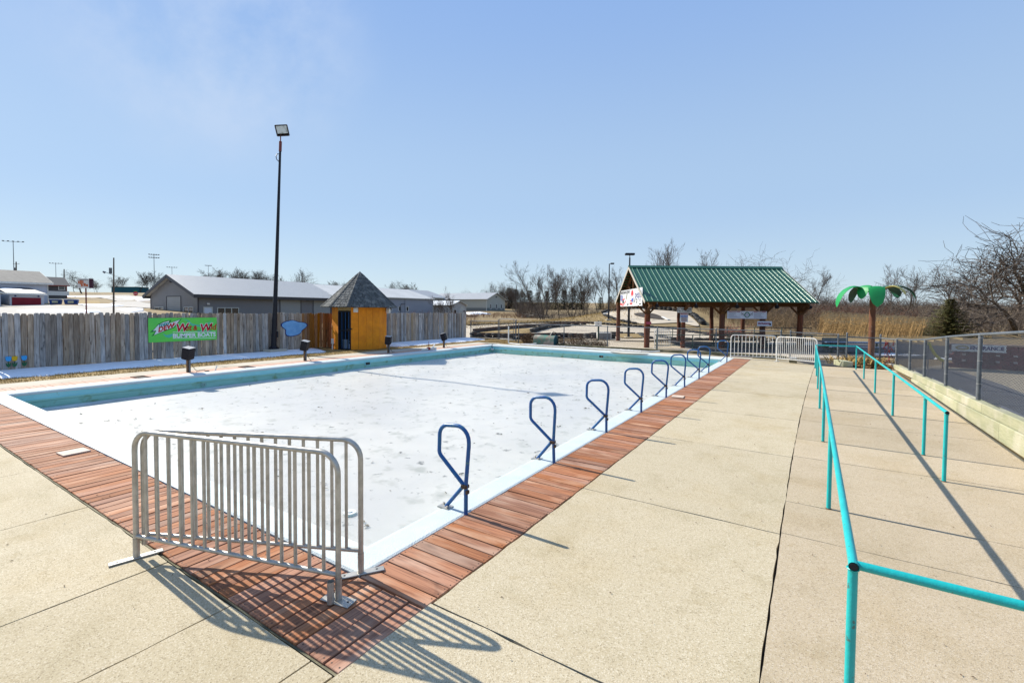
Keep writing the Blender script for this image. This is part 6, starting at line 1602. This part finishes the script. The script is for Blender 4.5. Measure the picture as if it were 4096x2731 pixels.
def stadium(label, x, y, ztop, wd, rows=1, hz=0):
    zb = terrain(x, y); t = thing('stadium_light', label, 'stadium light', (x, y, zb), YAW + .5, 'stadium lights far off on the left')
    m = MB(); m.cyl((0, 0, 0), (0, 0, ztop - zb), .17, .10, n=6); m.build('mast', GALVD, t); m = MB()
    for q in range(rows):
        z = ztop - zb - 1.4 * q; m.bar((-wd / 2, 0, z), (wd / 2, 0, z), .12)
        for k in range(5): x_ = -wd / 2 + wd * k / 4; m.box(x_ - .3, x_ + .3, -.2, .2, z + .02, z + .34)
    m.build('lamp_bank', mk('dark_lamp_bank', (.06, .06, .065)), t)
stadium('tall stadium light with one row of lamps at the far left', -288.7, 51.5, 29.8, 6.2)
stadium('smaller stadium light right of the tall one, far beyond the white building', -382.9, 85.8, 28.0, 5.2)
stadium('stadium light with two rows of lamps above the grey workshop gable', -261.8, 92.7, 26.9, 3.6, 2)
stadium('distant stadium light just over the workshop ridge', -347, 132.5, 27.9, 5.0)
stadium('faintest stadium light over the middle of the workshop roof', -327.7, 145.4, 29.2, 3.2)
t = thing('stop_sign', 'small red STOP sign with green street plate by the far road', 'stop sign', (-171.4, 55.9, terrain(-171.4, 55.9)), YAW + .5)
zs = 6.2 - terrain(-171.4, 55.9); m = MB(); m.cyl((0, 0, 0), (0, 0, zs + .9), .06, n=6); m.build('post', GALVD, t)
decal(t, 'octagon', [(.62 * math.cos(PI / 8 + k * PI / 4), zs + .62 * math.sin(PI / 8 + k * PI / 4)) for k in range(8)], RED, -.1, .03); text('STOP', .42, WHITE, t, 0, zs, -.12, bold=.01)
decal(t, 'street_plate', rect(-.5, .5, zs + .7, zs + .95), DKGREEN, -.1, .03)
# small caravan-like white building behind the pavilion
p = W(32.8, 74); t = thing('white_shed', 'long low white building glimpsed under the green roof', 'building', (p.x, p.y, terrain(p.x, p.y)), YAW)
m = MB(); m.box(-4.5, 3.8, 0, 4, -.5, 1.9); m.build('wall', mk('white_block_wall', (.52, .54, .57), (.45, .47, .50), scale=.8), t); m = MB(); m.box(-4.7, 4.0, -.3, 4.3, 1.9, 2.1); m.build('roof', mk('pale_flat_roof', (.6, .6, .6)), t)
m = MB(); m.box(1.2, 2.2, -.03, .0, .9, 1.6); m.build('window', GLASS, t); m = MB(); m.box(-1.4, 0.2, -.03, 0, .0, 1.5); m.build('door', WHITEM, t)
# ================================================================== TREES, BRUSH, REEDS
def branch_tree(seed, H, kind_, tw=1.0):
    rnd = random.Random(seed); tr, cr_ = MB(), MB()
    def seg(mb, p, q, r0, r1, n):
        d = (q - p)
        if d.length < 1e-4: return
        mb.cyl(p, q, r0, r1, n=n, caps=False)
    def grow(p, d, L, r, lev, maxlev):
        nseg = 4 if lev == 0 else 3; pts = [p]; cur = d.normalized(); wob = {'o': .30, 'u': .10, 'm': .16}[kind_] * (1 + .25 * lev)
        upb = {'o': .03, 'u': .16, 'm': .12}[kind_]
        for k in range(nseg):
            cur = (cur + Vector((rnd.gauss(0, wob), rnd.gauss(0, wob), rnd.gauss(0, wob * .6) + upb * (lev > 0)))).normalized()
            pts.append(pts[-1] + cur * (L / nseg))
        mb = tr if lev <= 1 else cr_
        for k in range(nseg):
            ra = r * (1 - .55 * k / nseg); rb_ = r * (1 - .55 * (k + 1) / nseg)
            if lev >= 2: ra, rb_ = max(ra, .011) * tw, max(rb_, .007) * tw
            seg(mb, pts[k], pts[k + 1], ra, rb_, 6 if lev == 0 else (4 if lev == 1 else 3))
        if lev >= maxlev: return
        nch = {0: {'o': 8, 'u': 15, 'm': 12}[kind_], 1: 8 if kind_ != 'o' else 7, 2: 6, 3: 4}[lev]
        for c in range(nch):
            f = rnd.uniform(.35 if lev == 0 else .2, 1.0)
            if kind_ == 'o' and lev == 0: f = rnd.uniform(.55, 1)
            i = min(nseg - 1, int(f * nseg)); q = pts[i].lerp(pts[i + 1], f * nseg - i)
            ax = (pts[i + 1] - pts[i]).normalized(); a = rnd.uniform(0, 2 * PI)
            u = ax.orthogonal().normalized(); v = ax.cross(u)
            sp = {'o': rnd.uniform(.6, 1.25), 'u': rnd.uniform(.35, .75), 'm': rnd.uniform(.4, .8)}[kind_]
            nd = ax * math.cos(sp) + (u * math.cos(a) + v * math.sin(a)) * math.sin(sp)
            if nd.z < -.1: nd.z *= .3
            grow(q, nd, L * {'o': rnd.uniform(.55, .85), 'u': rnd.uniform(.35, .6), 'm': rnd.uniform(.4, .65)}[kind_] * (1.0 - .35 * f * (kind_ != 'o')), r * (1 - .55 * f) * rnd.uniform(.45, .62), lev + 1, maxlev)
    if kind_ == 'm':
        for k in range(4):
            a = rnd.uniform(0, 6.28); grow(Vector((math.cos(a) * .25, math.sin(a) * .25, -.3)), Vector((math.cos(a) * .26, math.sin(a) * .26, 1)), H * rnd.uniform(.7, .95), H * .0085, 0, 3)
    elif kind_ == 'u': grow(Vector((0, 0, -.3)), Vector((rnd.gauss(0, .05), rnd.gauss(0, .05), 1)), H, H * .0115, 0, 3)
    else: grow(Vector((0, 0, -.3)), Vector((rnd.gauss(0, .1), rnd.gauss(0, .1), 1)), H * .5, H * .019, 0, 3)
    out = []
    for mb, mt in ((tr, BARK), (cr_, TWIG)):
        # keep far twigs from vanishing altogether
        me = bpy.data.meshes.new('branches'); me.from_pydata(mb.v, [], mb.f); me.materials.append(mt); me.update(); out.append(me)
    zmax = max(v[2] for v in tr.v + cr_.v)
    return out, zmax
PROTO = {'o': [branch_tree(s, 10, 'o') for s in (1, 2, 3)], 'u': [branch_tree(s, 10, 'u') for s in (4, 5, 6)], 'm': [branch_tree(s, 10, 'm') for s in (7, 8)]}
PROTO['F'] = [branch_tree(s, 10, k, 1.55) for s, k in ((11, 'o'), (12, 'm'), (13, 'o'), (14, 'u'))]
PROTO['N'] = [branch_tree(s, 10, 'o', 1.5) for s in (21, 22, 23)]
tcount = 0
def tree(lat, d, H, k, label, group, wide=1.0, lean=0.0):
    global tcount; tcount += 1
    (tm, cm), zm = PROTO[k][tcount % len(PROTO[k])]
    p = W(lat, d); p.z = terrain(p.x, p.y); s = H / zm
    t = thing('bare_tree', label, 'tree', p, tcount * 2.399, group)
    t.rotation_euler = (lean * .4, lean, tcount * 2.399) if not lean else (0, lean, 0)
    t.scale = (s * wide, s * wide, s)
    link('trunk', tm, t); link('crown', cm, t)
    return t
def named(lst, labels, group, **kw):
    for (q, lab) in zip(lst, labels): tree(*q, lab, group, **kw)
named([(5.6, 85, 10.9, 'm'), (8.9, 88, 9.4, 'u'), (11.2, 86, 10.0, 'm'), (14.4, 90, 9.8, 'm'), (17.5, 95, 8.6, 'u'), (3.8, 92, 7.6, 'u'), (16.9, 80, 7.9, 'u'), (19.3, 84, 9.2, 'u'), (18.2, 92, 10.1, 'u')],
      ['tallest bare tree at the left of the middle grove beyond the track', 'bare tree just right of the tallest one in the middle grove', 'many-stemmed bare tree in the centre of the middle grove', 'many-stemmed bare tree at the right of the middle grove', 'small bare tree behind the right of the middle grove',
       'low bare tree at the left foot of the tallest one', 'bare tree left of the thin black light pole', 'bare tree rising right behind the thin black light pole', 'slender bare tree between the middle grove and the light pole'], 'bare trees beyond the kart track')
named([(6.9, 87, 8.2, 'u'), (12.8, 84, 9.0, 'u')], ['thin bare tree between the tallest tree and the centre of the middle grove', 'thin bare tree right of the centre of the middle grove'], 'thin trees filling the middle grove')
named([(25.5, 80, 12.2, 'u'), (29.5, 82, 13.9, 'u'), (33.8, 85, 12.9, 'u'), (26.3, 90, 11.5, 'u')], ['bare tree over the left part of the green roof', 'tallest bare tree over the middle of the green roof', 'bare tree over the green roof right of the tallest', 'thin bare tree at the left behind the green ridge'], 'bare trees behind the green roof')
named([(48.8, 95, 13.8, 'o'), (51.9, 95, 14.4, 'o'), (56.7, 98, 13.9, 'o'), (39.9, 62, 7.7, 'u'), (43.9, 70, 7.2, 'o')], ['bare tree at the left of the clump over the right roof end', 'round bare tree in the middle of the clump over the right roof end', 'bare tree at the right of the clump over the right roof end', 'slim bare tree just off the right eave corner of the green roof', 'low bare tree between the eave corner and the fake palm'], 'bare trees right of the pavilion')
named([(61.5, 75, 10.1, 'u'), (59.1, 70, 9.3, 'u'), (65.4, 75, 7.0, 'u'), (88.7, 95, 12.7, 'N'), (79.7, 90, 9.9, 'N'), (87.5, 90, 9.4, 'N')], ['tall thin bare tree right behind the fake palm', 'thin bare tree leaning by the palm fronds', 'small pale bare tree between palm and spruce', 'big spreading oak behind the spruce', 'spreading bare tree left of the big oak', 'lower spreading tree in front of the big oak'], 'bare trees on the right slope')
named([(55.5, 54, 9.4, 'N'), (51.5, 47.5, 10.8, 'N'), (48.0, 42, 11.0, 'N'), (50.3, 44.5, 12.0, 'N'), (58, 52, 12.5, 'N'), (62, 58, 12.0, 'N')], ['bare tree with wide low branches right of the spruce', 'large bare tree reaching in at the right edge', 'nearest bare tree cut by the right edge', 'upright bare tree at the very right edge', 'bare tree standing behind the large one at the right edge', 'farther bare tree showing above the brush at the right edge'], 'near bare trees at the right edge', wide=1.1)
named([(-179.6, 230, 11.6, 'F'), (-180.3, 240, 10.9, 'F'), (-166.6, 230, 9.1, 'F'), (-188.6, 200, 5.6, 'F'), (-194.5, 230, 8.8, 'F'), (-176.6, 220, 10.4, 'F'), (-173.0, 220, 8.6, 'F'), (-213.4, 220, 3.7, 'F'), (-187.8, 210, 4.1, 'F'), (-200, 235, 7.5, 'F'), (-207, 230, 6.5, 'F')], ['far bare tree on the skyline left of the grey workshop'] * 11, 'far bare trees left of the workshop')
tree(-157.5, 170, 8.6, 'F', 'gnarly dark bare tree right of the white pole sign', None, wide=1.3)
named([(-141.0, 220, 12.9, 'F'), (-135.6, 220, 11.9, 'F'), (-135.0, 230, 15.3, 'F'), (-128.8, 230, 14.7, 'F'), (-123.2, 230, 14.9, 'F'), (-117.6, 230, 14.2, 'F'), (-113, 225, 12.5, 'F'), (-126, 220, 13.2, 'F'), (-131, 222, 13.0, 'F')], ['leftmost far bare tree in the row above the workshop roof', 'second far bare tree from the left above the workshop roof', 'tall far bare tree left of the middle of the workshop ridge', 'far bare tree at the middle of the workshop ridge', 'far bare tree just right of the middle of the workshop ridge', 'far bare tree nearest the tall black pole on its left', 'rightmost far bare tree before the tall black pole', 'far bare tree in front of the row at the middle of the ridge', 'far bare tree filling the row left of the middle of the ridge'], 'far bare trees above the workshop roof')
named([(-92.6, 200, 15.7, 'F'), (-93.8, 210, 16.1, 'F')], ['left half of the bushy pair of bare trees right of the tall black pole', 'right half of the bushy pair of bare trees right of the tall black pole'], 'bushy trees right of the tall pole')
named([(-74.4, 190, 9.4, 'F'), (-75.1, 200, 10.2, 'F'), (-69.9, 200, 10.8, 'F'), (-52.6, 200, 9.9, 'F'), (-50.7, 210, 10.6, 'F'), (-47.9, 210, 9.8, 'F')], ['far bare tree just left of the hut roof'] * 3 + ['far rounded bare tree just right of the hut roof'] * 3, 'far bare trees either side of the hut roof')
named([(-7.9, 150, 8.2, 'F'), (-5.9, 150, 8.8, 'F'), (-2.9, 150, 9.1, 'F'), (-0.2, 150, 7.5, 'F'), (-16.2, 160, 6.9, 'F'), (2.4, 140, 7.0, 'F'), (-1.5, 145, 8.0, 'F'), (.8, 142, 6.5, 'F')], ['far bare tree behind the right end of the two-tone barn'] * 8, 'far bare trees behind the barn')
named([(-8.8, 62, 5.3, 'm'), (-8.1, 63, 4.1, 'u')], ['young bare tree behind the picket fence in front of the barn', 'small bare sapling right beside it behind the fence'], 'young trees behind the fence')

NEED = mk('conifer_needles', (.030, .042, .018), (.055, .055, .022), scale=2.5, rough=.85, rand=.25); NEEDS = mk('spruce_needles', (.055, .066, .018), (.125, .105, .026), scale=3.5, rough=.85)
def conifer(seed, H, R, whorls, per, mat_, dens, nl=.16):
    rnd = random.Random(seed); cr_ = MB(); tr = MB(); tr.cyl((0, 0, -.2), (0, 0, H * .96), H * .022, .01, n=6)
    for w in range(whorls):
        f = w / whorls; z = H * (.03 + .95 * f); rr_ = R * (1 - f) ** .8 * rnd.uniform(.85, 1.12) + .05
        for b in range(per):
            a = 2 * PI * b / per + w * 1.1 + rnd.uniform(-.3, .3); L = rr_ * rnd.uniform(.7, 1.1)
            d = Vector((math.cos(a), math.sin(a), 0)); n = max(3, int(dens * L / R))
            for k in range(n):
                u = (k + .5) / n; p = d * (L * u) + Vector((0, 0, z - .30 * L * u + .24 * L * u * u))
                for q in range(4):
                    aa = rnd.uniform(0, 2 * PI); o = (d * rnd.uniform(.3, .9) + Vector((-d.y, d.x, 0)) * rnd.uniform(-1, 1) + Vector((0, 0, rnd.uniform(-.3, .45)))).normalized() * nl * rnd.uniform(.6, 1.3) * (1.2 - .5 * u)
                    s = o.cross(Vector((0, 0, 1))).normalized() * nl * .16 + Vector((0, 0, nl * .05))
                    cr_.add([p - s, p + s, p + o], [(0, 1, 2)])
    mes = []
    for mb, mt in ((tr, BARK), (cr_, mat_)):
        me = bpy.data.meshes.new('foliage'); me.from_pydata(mb.v, [], mb.f); me.materials.append(mt); me.update(); mes.append(me)
    return mes
p = W(40.1, 42.5); t = thing('spruce', 'broad dark green spruce standing alone behind the right chain link fence', 'tree', (p.x, p.y, terrain(p.x, p.y) - .1), 0)
tm, cm = conifer(5, 3.65, 2.55, 24, 15, NEEDS, 15, .27); link('trunk', tm, t); link('crown', cm, t)
cp_ = [conifer(s, 6, 2.6, 16, 9, NEED, 8, .6) for s in (1, 2)]
def conif(lat, d, H, label, group):
    global tcount; tcount += 1
    p = W(lat, d); t = thing('conifer', label, 'tree', (p.x, p.y, terrain(p.x, p.y)), tcount * 1.7, group); s = H / 6; t.scale = (s * 1.1, s * 1.1, s * .9)
    tm, cm = cp_[tcount % 2]; link('trunk', tm, t); link('crown', cm, t)
for (la, d, H) in [(-3.5, 150, 6.3), (-1.1, 150, 7.8), (1.1, 150, 7.2), (3.4, 150, 6.4), (5.7, 150, 6.9), (8.1, 148, 6.1), (10.8, 146, 6.7), (13.5, 145, 6.3), (16.2, 145, 7.0), (18.9, 145, 7.6), (21.7, 145, 6.6), (28.5, 150, 4.5), (31.7, 150, 4.9)]:
    conif(la, d, H, 'dark conifer in the far stand behind the middle grove', 'far dark conifers')
for (la, d, H) in [(34.6, 92, 4.7), (36.0, 90, 5.1), (38.4, 90, 5.0), (41.8, 92, 4.7)]: conif(la, d, H, 'dark evergreen seen under the green roof', 'evergreens seen under the green roof')

def thicket(label, region, n, h, mat_, r=.014, spread=.45, side=4, seed=0, zoff=0):
    rnd = random.Random(seed); random.seed(seed); mb = MB()
    for k in range(n):
        q = region(rnd)
        if q is None: continue
        p = W(*q); p.z = terrain(p.x, p.y) - .1 + zoff; hh = h * rnd.uniform(.45, 1.25)
        d = Vector((rnd.gauss(0, spread), rnd.gauss(0, spread), 1)); b_ = p + d * (hh * .55); c = b_ + (d + Vector((rnd.gauss(0, .4), rnd.gauss(0, .4), 0))) * (hh * .45)
        mb.cyl(p, b_, r, r * .8, n=3, caps=False); mb.cyl(b_, c, r * .8, r * .25, n=3, caps=False)
        for s in range(side):
            f = rnd.uniform(.25, .95); a = p.lerp(b_, f / .55) if f < .55 else b_.lerp(c, (f - .55) / .45)
            e = a + Vector((rnd.gauss(0, .5), rnd.gauss(0, .5), rnd.uniform(.1, .8))) * (hh * .38)
            mb.cyl(a, e, r * .6, r * .15, n=3, caps=False)
    return mb.build('brush', mat_, kind='stuff', label=label)
TAN = mk('tan_weeds', (.25, .17, .09), (.14, .095, .055), scale=.6, rough=.95, space='World'); RUSTB = mk('rusty_brush', (.20, .085, .045), (.125, .055, .033), scale=.5, rough=.95, space='World'); GREYB = mk('grey_brush', (.13, .10, .08), (.085, .066, .053), scale=.4, rough=.95, space='World')
box_r = lambda la, lb, da, db: (lambda rnd: (rnd.uniform(la, lb), rnd.uniform(da, db)))
thicket('bare undergrowth under the middle grove', lambda r: (r.uniform(4.5, 20), r.uniform(80, 96)), 420, 1.8, GREYB, .022, seed=1)
thicket('bare undergrowth between the barn and the middle grove', lambda r: (r.uniform(1.0, 7), r.uniform(90, 112)), 420, 3.0, TWIG, .022, seed=2)
thicket('tan weeds on the bank behind the raised track loop', lambda r: (r.uniform(13.5, 25), r.uniform(60.5, 70)), 1300, 1.5, TAN, .016, .35, seed=3)
thicket('tan weeds on the slope between the track loop and the pavilion', lambda r: (r.uniform(22.5, 30), r.uniform(46, 60)), 900, 1.2, TAN, .014, .4, seed=4)
thicket('tan and brown brush on the bank behind the pavilion', lambda r: (r.uniform(24, 41), r.uniform(42, 62)), 2300, 1.6, TAN, .013, .5, seed=5)
thicket('bare twiggy brush over the bank behind the pavilion', lambda r: (r.uniform(25, 42), r.uniform(48, 64)), 1000, 2.3, GREYB, .014, .5, seed=15)
thicket('rusty red brush right of the pavilion', lambda r: (r.uniform(34, 46), r.uniform(50, 64)), 1100, 2.2, RUSTB, .014, .4, seed=6)
thicket('grey brush over the right hillside behind the palm', lambda r: (r.uniform(44, 112), r.uniform(72, 125)), 2600, 3.2, GREYB, .03, .35, seed=7)
thicket('grey brush on the slope at the right edge', lambda r: (r.uniform(44, 66), r.uniform(46, 66)), 1500, 2.0, GREYB, .014, .5, seed=8)
thicket('far wooded ridge on the right skyline', lambda r: (r.uniform(80, 330), r.uniform(180, 260)), 2200, 4.5, GREYB, .07, .35, seed=9)
thicket('grey wooded rise behind the pavilion and palm', lambda r: (r.uniform(40, 90), r.uniform(110, 150)), 1300, 4.5, GREYB, .05, .35, seed=10)
thicket('brown brush and rubble beyond the end of the picket fence', lambda r: (r.uniform(-9, 4), r.uniform(88, 104)), 420, .8, RUSTB, .02, .6, seed=12)
thicket('thin weeds behind the picket fence below the blue-grey hall', lambda r: (r.uniform(-16, -5), r.uniform(60, 75)), 240, 1.7, RUSTB, .014, .3, seed=13)
thicket('red dogwood bush on the bank under the pavilion roof', lambda r: (17.9 + r.gauss(0, .7), 38 + r.gauss(0, .5)), 130, 1.0, mk('red_twigs', (.20, .04, .045)), .012, .6, seed=14)
thicket('grey brush along the far right field edge', lambda r: (r.uniform(64, 150), r.uniform(14, 80)), 1400, 2.6, GREYB, .025, .4, seed=16)
# dead shrubs against the back fence
DEAD = mk('dead_shrub', (.22, .12, .055), (.13, .075, .035), scale=7, rough=.95, space='World')
def shrub(label, x, y, rx, ry, h, n, seed):
    rnd = random.Random(seed); t = thing('dead_shrub', label, 'shrub', (x, y, 0), 0, 'dead shrubs along the back fence'); st, lf = MB(), MB()
    for k in range(n):
        a = rnd.uniform(0, 6.28); q = math.sqrt(rnd.random()); bx_, by_ = rx * q * math.cos(a), ry * q * math.sin(a); hh = h * (1.1 - .6 * q * q) * rnd.uniform(.5, 1.05)
        p = Vector((bx_ * .5, by_ * .5, 0)); e = Vector((bx_, by_, hh)); st.cyl(p, e, .006, .003, n=3, caps=False)
        for s in range(9):
            c = p.lerp(e, rnd.uniform(.25, 1)) + Vector((rnd.gauss(0, .07), rnd.gauss(0, .07), rnd.gauss(0, .05))); M_ = Matrix.Translation(c) @ Matrix.Rotation(rnd.uniform(0, 6), 4, 'Z') @ Matrix.Rotation(rnd.uniform(-1.2, 1.2), 4, 'X'); w = rnd.uniform(.02, .05)
            lf.add([M_ @ Vector(v) for v in ((-w, 0, 0), (0, -w * .5, .01), (w, 0, 0), (0, w * .5, .012))], [(0, 1, 2, 3)])
    st.build('stems', SOIL, t); lf.build('dead_leaves', DEAD, t)
shrub('dead brown shrub left of the rusty pump cover', -14.75, 24.75, .75, .4, .85, 130, 1)
shrub('dead leafy shrub right behind the pump hose', -12.5, 24.8, .4, .35, .6, 50, 2)
shrub('dead brown shrub right of the rusty pump cover', -11.5, 24.85, .95, .4, .72, 150, 3)
shrub('dead brown shrub by the grey cabinet at the back fence', -10.3, 24.9, .8, .4, .66, 130, 4)
# reed bed
REED = mk('golden_reeds', (.42, .27, .11), (.27, .17, .07), scale=.5, rough=.9, space='World'); PLUME = mk('reed_plumes', (.60, .45, .25), (.44, .31, .16), scale=.6, rough=.95, space='World')
rnd = random.Random(77); st, pl = MB(), MB()
for k in range(9500):
    la = rnd.uniform(25, 50); d = rnd.uniform(38.5, 58)
    if not .66 < la / d < .885: continue
    p = W(la, d); p.z = terrain(p.x, p.y); h = rnd.uniform(1.0, 1.75) * (1 if la < 40 else .85)
    tip = p + Vector((rnd.gauss(.28, .14), rnd.gauss(.1, .14), h)); a = rnd.uniform(0, PI); w = Vector((math.cos(a), math.sin(a), 0)) * .012
    st.add([p - w, p + w, tip + w * .4, tip - w * .4], [(0, 1, 2, 3)])
    for s in range(2):
        q = p.lerp(tip, rnd.uniform(.3, .8)); e = q + Vector((rnd.gauss(.1, .2), rnd.gauss(.05, .2), rnd.uniform(-.05, .25))); st.add([q, q + Vector((0, 0, .03)), e], [(0, 1, 2)])
    if rnd.random() < .6:
        dx = Vector((.16, .06, -.02)) * rnd.uniform(.6, 1.3); u = Vector((0, 0, .05)); pl.add([tip - dx * .2, tip + dx * .3 - u * .6, tip + dx, tip + dx * .4 + u], [(0, 1, 2, 3)])
st.v += pl.v and []; n = len(st.v)
st.v += pl.v; st.f += [tuple(i + n for i in f) for f in pl.f]; st.m += [1] * len(pl.f)
st.build('reeds', [REED, PLUME], kind='stuff', label='bed of tall golden reeds with pale plumes behind the fake palm')
# dry tussocks over the field and verges
blades('dry_grass', lambda: (lambda q: (q.x, q.y))(W(random.uniform(-14, 16), random.uniform(50, 78))), 9000, .22, BLADE, .03, lambda x, y: terrain(x, y) - .03, .8, 'dry grass over the field beyond the kart track')
blades('dry_grass', lambda: (lambda q: (q.x, q.y))(W(random.uniform(8, 22), random.uniform(46, 58))), 3500, .18, BLADE, .02, lambda x, y: terrain(x, y) - .03, .8, 'dry grass on the bank below the raised track loop') if False else None
